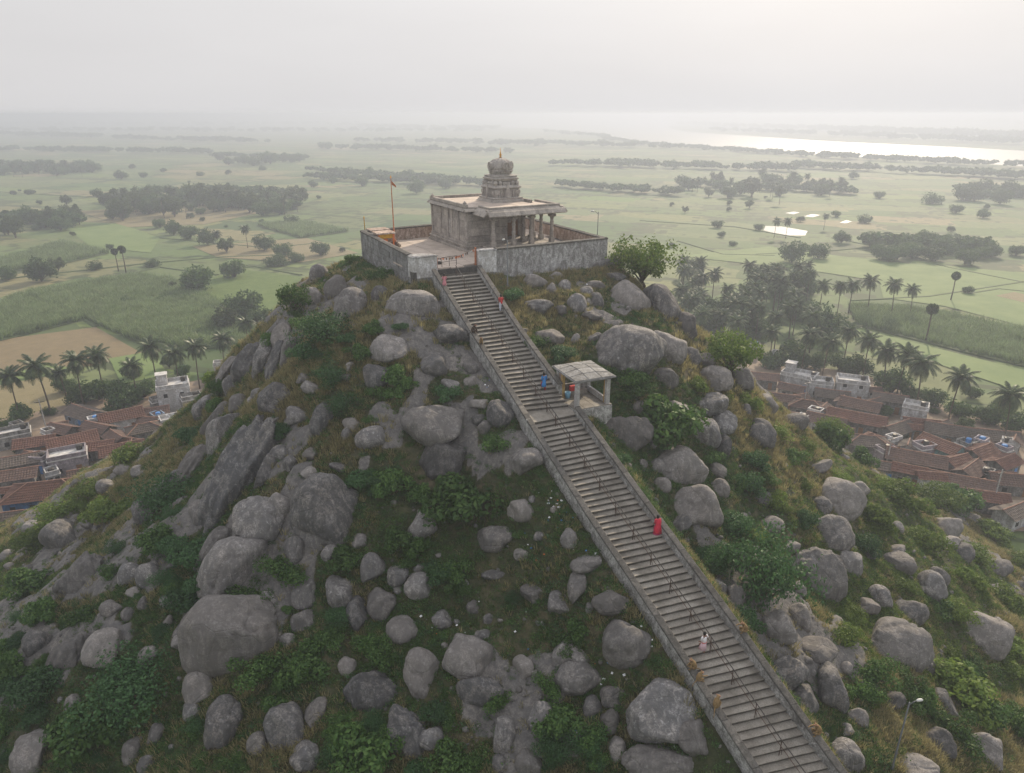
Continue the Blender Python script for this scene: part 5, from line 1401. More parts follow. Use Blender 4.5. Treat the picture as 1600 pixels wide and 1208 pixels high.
zpoly('paddy_field', [(1060,400),(1200,385),(1350,405),(1500,420),(1380,440),(1250,420)], .05, M['bright_paddy']); zpoly('bare_plot', [(1555,462),(1585,456),(1640,470),(1640,482)], .09, M['stubble'])
zpoly('village_ground', [(-60,800),(-60,668),(120,630),(330,590),(420,600),(330,700),(120,830)], .10, M['village_earth'])
zpoly('village_ground', [(1150,640),(1150,530),(1210,560),(1420,600),(1500,650),(1640,660),(1680,830),(1500,830),(1300,720)], .10, M['village_earth'])
# earth bunds between the fields and the lane beside them
def bund(pts, w, h, name='bund', mat='cane_floor'):
    P = [at_z(px, py, .0) for px, py in pts]; k = MB(); c = P[0]
    for i, p in enumerate(P):
        d = P[min(i+1, len(P)-1)]-P[max(i-1, 0)]; n = np.array([-d[1], d[0], 0]); n /= np.linalg.norm(n)
        k.v += [tuple(p-n*w-c), tuple(p-n*w*.5-c+[0,0,h]), tuple(p+n*w*.5-c+[0,0,h]), tuple(p+n*w-c)]
    for i in range(len(P)-1):
        for j in range(3): k.f.append((4*i+j, 4*i+j+1, 4*i+j+5, 4*i+j+4)); k.m.append(0)
    tag(k.build(name, M[mat], None, False, c), kind='structure')
for pts in ([(0,437),(120,424),(230,412),(345,402),(470,398)], [(100,450),(250,418),(340,430)], [(37,462),(130,498),(150,511)], [(470,430),(400,417),(350,420)], [(1300,372),(1400,392),(1480,418),(1600,442)], [(1180,398),(1300,392),(1370,386)],
            [(1330,470),(1450,464),(1490,458),(1600,441)], [(1510,460),(1560,452),(1600,456)], [(1060,377),(1130,398),(1210,400)], [(0,300),(130,308),(260,300),(420,312)], [(250,372),(420,388),(500,380)], [(1000,345),(1150,355),(1250,372)]):
    bund(pts, .9, .35)

# ------------------------------------------------------------------ sugar cane
leafmat('cane_leaf', (.12, .18, .07), (.18, .25, .11), (.27, .33, .17), .35, .5, .05)
cane_p = [tuft(60+k, 34, 2.9, 1.15, .075, M['cane_leaf'], .75) for k in range(4)]
def inpoly(x, y, poly):
    c = np.zeros(x.shape, bool); n = len(poly)
    for i in range(n):
        x0, y0 = poly[i][:2]; x1, y1 = poly[(i+1) % n][:2]
        m = ((y0 > y) != (y1 > y)) & (x < (x1-x0)*(y-y0)/(y1-y0+1e-12)+x0); c ^= m
    return c
CANE = [[(-60,500),(34,463),(128,500),(-60,548)], [(42,460),(130,446),(215,430),(300,446),(345,478),(430,500),(420,540),(300,545),(212,532),(140,502)], [(-40,418),(100,378),(168,396),(100,412),(-40,432)],
        [(1325,478),(1400,482),(1470,490),(1640,528),(1640,582),(1500,548),(1340,508)], [(400,352),(480,348),(545,362),(470,372)]]
for ci, pl_ in enumerate(CANE):
    W = [at_z(px, py, 0) for px, py in pl_]; xs = [p[0] for p in W]; ys = [p[1] for p in W]
    zpoly('cane_field', pl_, .08, M['cane_floor'])
    st = 1.35 if ys[0] < 260 else 1.8
    X, Y = np.meshgrid(np.arange(min(xs), max(xs), st), np.arange(min(ys), max(ys), st)); X = (X+nrg.uniform(-.45, .45, X.shape)).ravel(); Y = (Y+nrg.uniform(-.45, .45, Y.shape)).ravel()
    F = Y*CS+CZ*SN; m = inpoly(X, Y, W) & (np.abs(X/F) < .78) & (hill(X, Y, False) < .4); X, Y = X[m], Y[m]; n = len(X)
    s = nrg.uniform(.75, 1.15, n)*(1+.25*fbm(X*.08, Y*.08, 2., 2)); rot = np.stack([nrg.uniform(-.1, .1, n), nrg.uniform(-.1, .1, n), nrg.uniform(0, 6.28, n)], 1)
    scatter('sugar_cane', np.stack([X, Y, np.zeros(n)], 1), rot, np.stack([s, s, s], 1), nrg.integers(0, 4, n), cane_p); print('cane', n)

# ------------------------------------------------------------------ trees of the plain
leafmat('tree_leaf', (.035, .075, .022), (.06, .11, .032), (.10, .155, .05), .3, .6, .1)
leafmat('tree_leaf_light', (.04, .065, .02), (.06, .09, .028), (.09, .125, .045), .3, .6, .1)
leafmat('palm_leaf', (.03, .055, .02), (.05, .08, .03), (.09, .12, .045), .3, .4, .1)
leafmat('palm_dead', (.16, .11, .06), (.2, .14, .08), (.24, .17, .1), .3, .6, .1)
def tree_proto(seed, n_leaf, leaf, R, H, th, lumps, mat, flat=.75):
    """crown of leaf clumps round limbs, trunk with branching limbs; R crown radius, H total height, th trunk height"""
    rg = np.random.default_rng(seed); cen = []; 
    for i in range(lumps):
        a = i*2.4+rg.uniform(-.4, .4); rr = R*.76*math.sqrt((i+.4)/lumps); z = th+(H-th)*(.28+.5*rg.random()*(1-.35*rr/R)); cen.append((rr*math.cos(a), rr*math.sin(a), z))
    cen = np.array(cen); rad = rg.uniform(.30, .48, lumps)*R*rg.choice([.7, 1., 1.15], lumps); P = []; N = []; per = n_leaf//lumps
    for c, ra in zip(cen, rad):
        d = rg.normal(size=(per, 3)); d /= np.linalg.norm(d, axis=1)[:, None]
        keep = vnoise(d[:, 0]*2.2+c[0], d[:, 1]*2.2+c[1], d[:, 2]*2.2+seed) > -.28
        rr = ra*rg.uniform(.35, 1.0, per)**.5*(1+.3*vnoise(d[:, 0]*4+c[0]*3, d[:, 1]*4, d[:, 2]*4+c[2]))
        q = c+d*rr[:, None]*[1, 1, flat]; nn = d+rg.normal(size=(per, 3))*.6; nn /= np.linalg.norm(nn, axis=1)[:, None]; P.append(q[keep]); N.append(nn[keep])
    P = np.concatenate(P); N = np.concatenate(N); V, F = leaf_quads(P, N, leaf*rg.uniform(.6, 1.3, len(P)), rg, .6)
    tr = MB(); tw = .045*H; tr.tube([(0, 0, -.4), (.06*R, 0, th*.5), (0, .05*R, th), (.05*R, 0, th+(H-th)*.45)], [tw, tw*.75, tw*.6, tw*.25], 8)
    for c in cen[::1]:
        b = (0, .05*R, th*rg.uniform(.75, 1.1)); tr.tube([b, (c[0]*.45, c[1]*.45, b[2]+(c[2]-b[2])*.6), tuple(c)], [tw*.4, tw*.26, tw*.08], 5)
    return mesh_np('crown', V, F, [M[mat]]), tr.mesh('trunk', [M['bark']], True)
TREES = [tree_proto(70, 4200, .30, 4.2, 7.2, .7, 20, 'tree_leaf', .95), tree_proto(71, 3800, .30, 4.0, 6.4, .6, 18, 'tree_leaf', .95), tree_proto(72, 3400, .28, 3.4, 7.8, 1.2, 15, 'tree_leaf_light', .95), tree_proto(73, 3200, .28, 4.4, 5.2, .3, 17, 'tree_leaf', .9), tree_proto(74, 2800, .26, 2.9, 5.0, .6, 12, 'tree_leaf_light', .95)]
TH = [7.5, 6.6, 8.2, 5.6, 5.2]; TRd = [4.2*1.1, 4.0*1.1, 3.4*1.1, 4.4*1.1, 2.9*1.1]
PM = [('the left cane field',250,490),('the ploughed field',90,545),('the left village',150,670),('the far left edge',0,430),('the flooded paddies',1230,358),('the right cane field',1480,525),('the twin palmyra palms',184,400),('the big round field tree',363,415),
      ('the spreading field tree',307,430),('the right village',1400,660),('the temple flag pole',617,290),('the lamp pole on the right wall',927,340),('the lone palmyra by the cane',1457,490),('the big dark village tree',1289,496),('the long tree belt',1445,375),('the left long palm belt',300,305),('the far right edge',1600,380),
      ('the river bank',1300,245),('the white terrace house',269,600),('the bright white house',1333,591),('the pair of field palms',1222,350),('the cane plot',80,395),('the bright paddies',1550,470),('the hazy left grove',60,335)]
def tree_at(kind, px, py, w, label=None, group='trees on the plain', light=False):
    """px,py = middle of the crown, w = crown width in the photograph"""
    F0 = CZ/(SN-(604-py)/FPX*CS+1e-9)
    W = w*F0/FPX; s = W/(2*TRd[kind]); s = min(max(s, .3), 2.6)
    P = at_z(px, py, TH[kind]*s*.55); o = empty('tree', (P[0], P[1], -.55*s), r_.uniform(0, 6.28)); o.scale = (s, s, s*r_.uniform(.92, 1.1))
    if label: USED[label] = 1
    else:
        hd = ('dark leafy tree', 'round leafy tree', 'tall pale tree', 'low spreading tree', 'small light tree')[kind]
        hz = 'hazy distant' if py < 330 else 'distant' if py < 420 else 'broad'
        label = uniq(f"{hz} {hd}", px, py, PM, (f"{hz} bushy {hd}", f"{hz} slim {hd}", f"{hz} old {hd}"))
    tag(o, label, 'tree', group); c, t_ = TREES[kind]; obj('crown', c, o); obj('trunk', t_, o); return o
for a in [(0,10,423,30),(0,61,416,48,'big round dark tree at the left edge beside the cane plot'),(2,88,408,24),(3,148,413,26),(1,171,384,13),(3,237,408,27),(0,307,428,56,'widest lone tree in the left fields'),(1,363,415,42,'dense round tree standing alone in the left fields'),(0,378,472,60),(2,352,488,44),(1,405,492,46),(3,345,500,40),(1,194,467,15),(1,250,465,17),(4,270,443,16),
          (1,248,346,22),(0,270,352,30),(1,294,358,34),(0,322,367,32),(2,352,378,26),(0,412,375,34),(1,442,386,32),(3,462,399,30),(1,500,385,32),(3,454,340,26),(3,430,402,40),(1,312,327,18),(4,297,335,13),(1,118,337,18),(2,101,309,18),(1,148,300,17),(0,175,332,22),(0,192,333,20),(1,223,271,14),(0,188,270,20),(4,206,259,10),(1,255,264,11),(3,312,270,14),(4,356,268,10),(1,44,298,14),(4,20,300,10),(3,410,261,14),(1,486,285,12),
          (1,1495,323,22),(0,1538,330,22),(3,1459,306,34),(1,1307,332,16),(4,1251,340,14),(1,1186,353,16),(1,1122,347,20),(2,1172,315,16),(2,1071,325,12),(4,1139,325,10),(0,1317,366,28),(3,1352,340,24),(0,1240,389,44),(1,1281,389,34),(0,1551,385,34),(1,1590,388,26),(1,1375,302,18),(1,1514,450,20,'round tree standing by the bund beside the lone palmyra'),
          (0,1289,494,74,'big dark round tree at the edge of the right village'),(0,1238,550,60),(1,1205,560,40),(0,1342,565,52),(1,1396,590,60),(0,1459,615,44),(1,1500,634,46),(0,1545,640,50),(1,1592,655,56),(0,1570,628,40),(1,1315,560,44),(0,1275,560,40),(1,1180,505,50),(0,1110,500,50),(2,1075,412,34),(1,1160,520,40),(0,1424,608,40),(1,1520,610,30),
          (0,190,612,60,'dark leafy tree between the palms and the tiled roofs, left village'),(1,150,605,52),(0,120,612,44),(1,222,603,46),(0,100,598,36),(1,205,575,36),(0,30,640,40),(1,8,660,36),(0,75,640,24),(2,262,560,26),(1,330,590,30),(0,285,575,30)]:
    tree_at(*a[:4], label=a[4] if len(a) > 4 else None)
def belt(x0, x1, y0, y1, slope, n, w, kinds):
    for i in range(n):
        px = x0+(x1-x0)*(i+r_.uniform(.1, .9))/n; py = r_.uniform(y0, y1)+slope*(px-x0)/(x1-x0); tree_at(r_.choice(kinds), px, py, w*r_.uniform(.7, 1.3), group='trees in the distant belts')
belt(168,470,293,322,0,52,28,(0,1,2,2)); belt(0,128,326,352,-6,16,28,(0,1,2)); belt(0,150,252,266,0,14,20,(0,1)); belt(1358,1535,362,392,8,22,30,(0,1,0)); belt(1060,1340,270,300,0,22,22,(0,1,2)); belt(1500,1605,285,305,0,10,24,(0,1)); belt(480,700,262,290,8,12,20,(0,1)); belt(330,480,240,250,0,10,18,(0,1))

for i in range(46):
    px = r_.choice([r_.uniform(0, 560), r_.uniform(1040, 1600)]); py = r_.uniform(262, 400); tree_at(r_.choice([0, 1, 3, 4]), px, py, (py-180)*r_.uniform(.04, .085))
for px, py in ((1320,640),(1385,640),(1410,680),(1300,668),(1460,640),(1510,660),(1550,655),(1440,690),(1480,722),(1540,690),(1250,600),(1340,605),(130,700),(75,700),(210,650),(30,700),(170,640)): tree_at(r_.choice([0, 1, 4]), px, py, r_.uniform(16, 30))
# palms
def frond_mesh(seed, L, droop, w, mat):
    rg = np.random.default_rng(seed); k = 12; V = []; F = []
    sp = []
    for i in range(k+1):
        t = i/k; sp.append(np.array([L*t*(1-.18*t*droop), 0, L*(.42*t-.95*droop*t*t)]))
    for i in range(k):
        a, b = sp[i], sp[i+1]; n = len(V); hw = .035*(1-i/k)+.01; V += [a+[0, hw, 0], a-[0, hw, 0], b-[0, hw*.8, 0], b+[0, hw*.8, 0]]; F.append((n, n+1, n+2, n+3))
    for i in range(1, k*2+1):
        t = i/(k*2); j = min(int(t*k), k-1); f = t*k-j; p = sp[j]*(1-f)+sp[j+1]*f; d = sp[j+1]-sp[j]; d /= np.linalg.norm(d)
        ll = w*(math.sin(math.pi*min(t*.86+.12, 1))**.6)
        for s in (-1, 1):
            q = d*.55*ll+np.array([0, s*ll*.78, -ll*rg.uniform(.25, .6)]); wd = d*.085; n = len(V)
            V += [p-wd, p+wd, p+q*.6+wd*.7, p+q*.6-wd*.7, p+q+[0, 0, -.1*ll]]; F += [(n, n+1, n+2, n+3), (n+3, n+2, n+4)]
    return mesh_np('frond', V, F, [M[mat]])
FR = [frond_mesh(80, 4.1, .75, 1.15, 'palm_leaf'), frond_mesh(81, 3.8, 1.0, 1.1, 'palm_leaf'), frond_mesh(82, 3.7, .5, 1.0, 'palm_leaf'), frond_mesh(83, 3.5, 1.25, .9, 'palm_dead')]
def palm_layout(seed, n=30):
    rg = random.Random(seed); out = []
    for i in range(n):
        a = i*2.399+rg.uniform(-.2, .2); lvl = i/n; out.append((2 if lvl < .3 else 0 if lvl < .65 else 1, a, -(.85-1.5*lvl)+rg.uniform(-.1, .1), rg.uniform(.85, 1.08)))
    out.append((3, rg.uniform(0, 6.28), .35, .9)); out.append((3, rg.uniform(0, 6.28), .45, .8)); return out
def palm_trunk(seed, H):
    rg = random.Random(seed); bx, by = rg.uniform(-1, 1)*.09*H, rg.uniform(-1, 1)*.05*H
    k = MB(); pts = [(bx*(1-(1-t)**2) if False else bx*t*t, by*t*t, H*t) for t in np.linspace(0, 1, 8)]; pts[0] = (0, 0, -.4)
    k.tube(pts, [.24, .17, .15, .14, .13, .125, .12, .14], 8); k.lathe([(.1, H-.3), (.3, H-.15), (.32, H+.1), (.1, H+.3)], 8, (bx, by)); return k.mesh('trunk', [M['bark']], True), (bx, by, H)
PTR = [palm_trunk(90+i, 11.0) for i in range(4)]
def rotm(tilt, az): return Matrix.Rotation(az, 4, 'Z') @ Matrix.Rotation(tilt, 4, 'Y')
def crown_mesh(seed):
    V = []; F = []; mi = []
    for k, az, tilt, s in palm_layout(seed):
        me = FR[k]; m = np.array(rotm(tilt, az).to_3x3()); co = np.empty(len(me.vertices)*3, np.float32); me.vertices.foreach_get('co', co); co = co.reshape(-1, 3)@m.T*s; b = len(V); V += [tuple(c) for c in co]
        for p in me.polygons: F.append(tuple(i+b for i in p.vertices)); mi.append(1 if k == 3 else 0)
    me = mesh_np('crown', V, F, [M['palm_leaf'], M['palm_dead']]); me.polygons.foreach_set('material_index', mi); return me
CROWN = [crown_mesh(95+i) for i in range(4)]
def palm_at(px, py, s=1.0, near=False, label=None, w=None):
    P = at_z(px, py, 10.6*s); i = r_.randrange(4); tm, top = PTR[i]; rz = r_.uniform(0, 6.28); c, sn = math.cos(rz), math.sin(rz)
    o = empty('coconut_palm', (P[0]-(top[0]*c-top[1]*sn)*s, P[1]-(top[0]*sn+top[1]*c)*s, 0), rz); o.scale = (s, s, s*r_.uniform(.95, 1.04))
    if label: USED[label] = 1
    else: 
        hd = 'tall coconut palm' if near else 'hazy coconut palm'; label = uniq(hd, px, py, PM, ('leaning '+hd if abs(top[0]) > .5 else 'slender '+hd, 'full crowned '+hd))
    tag(o, label, 'palm tree', 'coconut palms'); obj('trunk', tm, o)
    if near:
        for k, az, tilt, fs in palm_layout(200+int(px)):
            f = obj('frond', FR[k], o, top); f.rotation_euler = rotm(tilt, az).to_euler(); f.scale = (fs, fs, fs)
    else: obj('crown', CROWN[i], o, top)
    return o
for a in [(15,592,.95),(55,572,1.1),(90,582,.75),(118,566,1.0),(150,556,1.0),(205,572,.85),(235,544,1.0),(272,552,.9),(305,545,.95),(348,534,.9),(384,508,.85)]: palm_at(*a, near=True)
for a in [(1385,548,1.0),(1419,556,1.0),(1440,572,1.05),(1501,594,1.0),(1578,622,1.0),(1327,520,.95),(1358,535,.95),(1297,538,.95),(1265,526,.95),(1207,518,.9)]: palm_at(*a, near=True)
for a in [(1397,447,.95),(1426,454,.8),(1360,442,.95),(1334,445,.9),(1314,450,.85),(1286,447,.9),(1265,432,.9),(338,365,.8),(382,357,.9),(1214,347,.8),(1231,347,.8),(1291,338,.7),(1245,458,.9),(1225,445,.9),(1150,505,.9),(1235,480,.9)]: palm_at(*a)
for i in range(64): palm_at(r_.uniform(1060, 1275), r_.uniform(408, 500), r_.uniform(.75, 1.0))
for i in range(26): palm_at(r_.uniform(170, 470), r_.uniform(292, 318), r_.uniform(.8, 1.1))
for i in range(14): palm_at(r_.uniform(0, 130), r_.uniform(250, 262), r_.uniform(.9, 1.3))
for i in range(14): palm_at(r_.uniform(1060, 1340), r_.uniform(268, 295), r_.uniform(.8, 1.1))
for i in range(18): tree_at(r_.choice([0, 1, 3]), r_.uniform(1065, 1270), r_.uniform(425, 520), r_.uniform(28, 46))
# palmyra palms: ball of stiff fan leaves on a straight trunk
def palmyra(px, py, s, label):
    P = at_z(px, py, 9.0*s); o = empty('palmyra_palm', (P[0], P[1], 0)); o.scale = (s, s, s); tag(o, label, 'palm tree'); USED[label] = 1
    MB().tube([(0, 0, -.4), (.1, 0, 4), (0, .1, 9.0)], [.26, .2, .17], 8).build('trunk', M['bark'], o, True)
    rg = np.random.default_rng(int(px)); V = []; F = []
    for i in range(34):
        d = rg.normal(size=3); d[2] = d[2]*.9+.15; d /= np.linalg.norm(d); u = np.cross(d, rg.normal(size=3)); u /= np.linalg.norm(u); w = np.cross(d, u); b = len(V); c = d*.12
        V.append(c); rim = []
        for j in range(9):
            t = -.9+1.8*j/8; V.append(c+(d*math.cos(t)+u*math.sin(t))*(1.45+.15*(j % 2))+w*.12*(1 if j % 2 else -1)); 
        F += [(b, b+1+j, b+2+j) for j in range(8)]
    mesh = mesh_np('crown', V, F, [M['palm_leaf']]); obj('crown', mesh, o, (0, 0, 9.2))
palmyra(1457,484,1.05,'lone tall palmyra palm at the lower edge of the right cane field'); palmyra(1494,432,.95,'palmyra palm on the bund above the right cane field'); palmyra(179,394,.9,'left and lower one of the two palmyra palms in the left fields'); palmyra(190,391,1.05,'right and taller one of the two palmyra palms in the left fields')
# far woods that read as dark strips: one mass each
def wood(name, runs, seed):
    rg = np.random.default_rng(seed); P = []; S = []
    for (x0, x1, y0, y1, n, s0, s1) in runs:
        for _ in range(n):
            px = rg.uniform(x0, x1); t = (px-x0)/(x1-x0); py = y0+(y1-y0)*t+rg.normal()*.8; p = at_z(px, py, 0); P.append((p[0], p[1], 0)); S.append(rg.uniform(s0, s1))
    n = len(P); s = np.array(S)
    return scatter(name, P, np.stack([np.zeros(n), np.zeros(n), rg.uniform(0, 6.28, n)], 1), np.stack([s*1.2, s*1.2, s], 1), rg.integers(0, len(FARP), n), FARP)
FARP = [tree_proto(300+k, 420, .85, 4.4, 7.0, .8, 7, 'tree_leaf')[0] for k in range(3)]+[CROWN[0]]
FARP = FARP[:3]
wood('far_woods', [(0,330,236,240,110,1.,1.7),(180,420,218,224,90,1.2,2.2),(0,760,206,206,160,1.5,3),(330,480,246,250,60,.9,1.5),(480,760,268,292,90,.8,1.3),(500,800,232,240,90,1.1,1.9),(560,1060,222,232,130,1.2,2.2),(870,1060,292,306,60,.8,1.2),
     (0,560,196,196,120,2,4),(560,780,200,204,70,2,3.5),(1060,1640,188,196,160,3,6),(1060,1640,195,220,240,2.2,4),(1100,1640,204,228,160,1.8,3),(860,1240,258,268,100,1,1.7),(1240,1640,262,282,110,1,1.6),(0,160,212,216,60,1.6,2.6),(168,470,316,326,110,.8,1.2),(300,470,300,308,60,.8,1.2),(0,125,348,352,50,.8,1.3),(1358,1535,386,394,70,.8,1.2),(1060,1340,290,304,90,.7,1.2),(0,150,262,268,70,.9,1.4),(1500,1640,300,308,40,.9,1.3),(480,720,280,290,50,.8,1.3)], 5)
wood('river_bank_trees', [(940,1010,217,228,60,.9,1.6),(1010,1250,228,244,130,.7,1.5),(1250,1640,245,265,110,.8,1.7),(850,950,207,215,60,1,2)], 6)
# ------------------------------------------------------------------ village houses
def tile_mat(name, a, b, moss):
    t = NT(name); v = t.co('Object'); n = t.noise(v, .7, 6, .65, .3); n2 = t.noise(v, 5.0, 6, .75)
    c = t.ramp(n, [(.3, a), (.7, b)]); c = t.mix(t.ramp(n2, [(.38, .75), (.6, 0.)]), c, moss); c = t.hsv(c, .5, 1.0, t.math('ADD', t.math('MULTIPLY', t.rand(), .4), .8))
    t.color(c); M[name] = t.m
tile_mat('roof_tile_red', (.10, .05, .038), (.19, .09, .068), (.052, .037, .032)); tile_mat('roof_tile_old', (.09, .075, .066), (.165, .13, .11), (.05, .046, .042)); tile_mat('roof_tile_dark', (.09, .06, .05), (.17, .105, .085), (.045, .038, .036))
limewash('house_white', (.80, .81, .84), (.42, .41, .41), .12, .5); limewash('house_blue', (.36, .50, .72), (.2, .22, .26), .3, .5); limewash('house_grey', (.42, .41, .40), (.13, .125, .12), .6, .5)
limewash('house_turquoise', (.22, .52, .56), (.2, .3, .3), .2, .5); limewash('house_pink', (.52, .46, .52), (.28, .25, .27), .3, .5); limewash('house_deep_blue', (.05, .2, .5), (.05, .1, .2), .2, .5)
simple('shade_opening', (.03, .028, .026), .8, .2, 3); simple('ridge_tile', (.22, .13, .10), .85, .35, 2); simple('terrace', (.5, .49, .48), .85, .25, 1.2)
def tiled_slope(k, A0, A1, B1, B0, rows, cols, mi=0):
    """one roof slope as stepped, rippled rows of tiles; A = eave edge, B = ridge edge (may be shorter)"""
    A0, A1, B0, B1 = [np.array(p, float) for p in (A0, A1, B0, B1)]; n = np.cross(A1-A0, B0-A0); n /= np.linalg.norm(n)
    if n[2] < 0: n = -n
    b = len(k.v); W = cols*2+1
    for r in range(rows):
        for e, lift in ((0, .05), (1, -.01)):
            t = (r+e)/rows; p, q = A0+(B0-A0)*t, A1+(B1-A1)*t
            for c in range(W):
                u = c/(W-1); jit = .012*math.sin(c*3.7+r*5.1); k.v.append(tuple(p+(q-p)*u+n*(lift+(.035 if c % 2 else -.02)+jit)))
    for r in range(rows*2-1):
        for c in range(W-1): k.f.append((b+r*W+c, b+r*W+c+1, b+(r+1)*W+c+1, b+(r+1)*W+c)); k.m.append(mi)
FOOT = []
def house(px, py, w, kind, rot, wall, tile, label, asp=.62, hgt=None, extra=None, loose=False):
    hgt = hgt or r_.uniform(2.4, 3.3); P = at_z(px, py, hgt+.6); F = (P-np.array([0, 0, CZ]))@CF; L = w*F/FPX
    rot += r_.uniform(-11, 11); w *= .76; rz = math.radians(rot); proj = abs(math.cos(rz))+asp*abs(math.sin(rz)); L = L/proj; D = L*asp
    if loose:
        if hill(P[0:1], P[1:2])[0] > .5 or any(math.hypot(P[0]-a[0], P[1]-a[1]) < .62*(a[2]+L/2) for a in FOOT): return None
    FOOT.append((P[0], P[1], L/2))
    o = empty('house', (P[0], P[1], 0), rz); tag(o, label, 'house', 'village houses'); USED[label] = 1; WM = M[wall]
    if r_.random() < .38: tile = r_.choice(['roof_tile_old', 'roof_tile_dark', 'roof_tile_old'])
    wl = MB().box(-L/2, L/2, -D/2, D/2, -.3, hgt); 
    if kind == 'gable':
        rh = D/2*math.tan(math.radians(25)); wl.add([(-L/2, -D/2, hgt), (-L/2, D/2, hgt), (-L/2, 0, hgt+rh), (L/2, -D/2, hgt), (L/2, D/2, hgt), (L/2, 0, hgt+rh)], [(0, 2, 1), (3, 4, 5), (0, 3, 5, 2), (1, 2, 5, 4)])
    wl.build('wall', WM, o)
    if kind in ('gable', 'hip'):
        ov = .55; s = math.tan(math.radians(25)); rh = D/2*s; z0 = hgt-ov*s+.1; zr = hgt+rh+.1; ins = 0 if kind == 'gable' else min(D/2, L*.4)
        k = MB(); rows = max(4, int((D/2+ov)/.42)); cols = max(8, int((L+2*ov)/.42))
        e = L/2+ov if kind == 'gable' else L/2+ov; g = L/2+ov if kind == 'gable' else L/2-ins
        tiled_slope(k, (-e, -D/2-ov, z0), (e, -D/2-ov, z0), (g, 0, zr), (-g, 0, zr), rows, cols); tiled_slope(k, (e, D/2+ov, z0), (-e, D/2+ov, z0), (-g, 0, zr), (g, 0, zr), rows, cols)
        if kind == 'hip':
            cd = max(6, int(D/.42)); tiled_slope(k, (e, -D/2-ov, z0), (e, D/2+ov, z0), (g, .02, zr), (g, -.02, zr), rows, cd); tiled_slope(k, (-e, D/2+ov, z0), (-e, -D/2-ov, z0), (-g, -.02, zr), (-g, .02, zr), rows, cd)
        rf = k.build('roof', M[tile], o)
        rd = MB().tube([(-g, 0, zr+.03), (0, 0, zr-.02), (g, 0, zr+.04)], .13, 6)
        if kind == 'hip':
            for sx in (-1, 1):
                for sy in (-1, 1): rd.tube([(sx*g, 0, zr+.03), (sx*e, sy*(D/2+ov), z0+.08)], .12, 6)
        rd.build('ridge', M['ridge_tile'], rf)
    else:
        t_ = MB(); t_.box(-L/2-.15, L/2+.15, -D/2-.15, D/2+.15, hgt+.004, hgt+.2); t_.build('roof', M['terrace'], o)
        p = MB(); th = .2; hh = .75
        for (a0, a1, b0, b1) in ((-L/2, L/2, -D/2, -D/2+th), (-L/2, L/2, D/2-th, D/2), (-L/2, -L/2+th, -D/2+th+.004, D/2-th-.004), (L/2-th, L/2, -D/2+th+.004, D/2-th-.004)): p.box(a0, a1, b0, b1, hgt+.204, hgt+.2+hh)
        p.build('parapet', WM, o)
        if extra == 'stair': 
            s_ = MB().box(-L/2+.3, -L/2+2.4, D/2-2.3, D/2-.3, hgt+.206, hgt+2.5).build('stair_room', WM, o); MB().box(-L/2+.1, -L/2+2.6, D/2-2.5, D/2-.1, hgt+2.503, hgt+2.65).build('roof_slab', M['terrace'], s_)
        MB().lathe([(.5, hgt+.21), (.52, hgt+1.0), (.42, hgt+1.15), (.15, hgt+1.2)], 12, (L/2-1.1, D/2-1.1)).build('water_tank', M['dark_iron' if int(px) % 7 else 'blue_paint'], o)
    # doors and windows on the side towards the hill
    n = max(2, int(L/2.6)); storeys = 2 if hgt > 4 else 1
    for st in range(storeys):
        zb = st*2.9
        for i in range(n):
            x = -L/2+L*(i+.5)/n
            if st == 0 and i == n//2: MB().box(x-.45, x+.45, -D/2-.04, -D/2+.05, 0, 1.95).build('door', M['wood' if int(px) % 5 else 'blue_paint'], o)
            else:
                wn_ = MB().box(x-.4, x+.4, -D/2-.03, -D/2+.05, zb+.9, zb+1.8).build('window', M['shade_opening'], o); MB().box(x-.5, x+.5, -D/2-.12, -D/2+.04, zb+1.804, zb+1.9).build('sunshade', WM, wn_)
        for y in (-D/4, D/4): MB().box(L/2-.05, L/2+.03, y-.35, y+.35, zb+.9, zb+1.75).build('window', M['shade_opening'], o)
    return o
R1, R2 = 'roof_tile_red', 'roof_tile_dark'
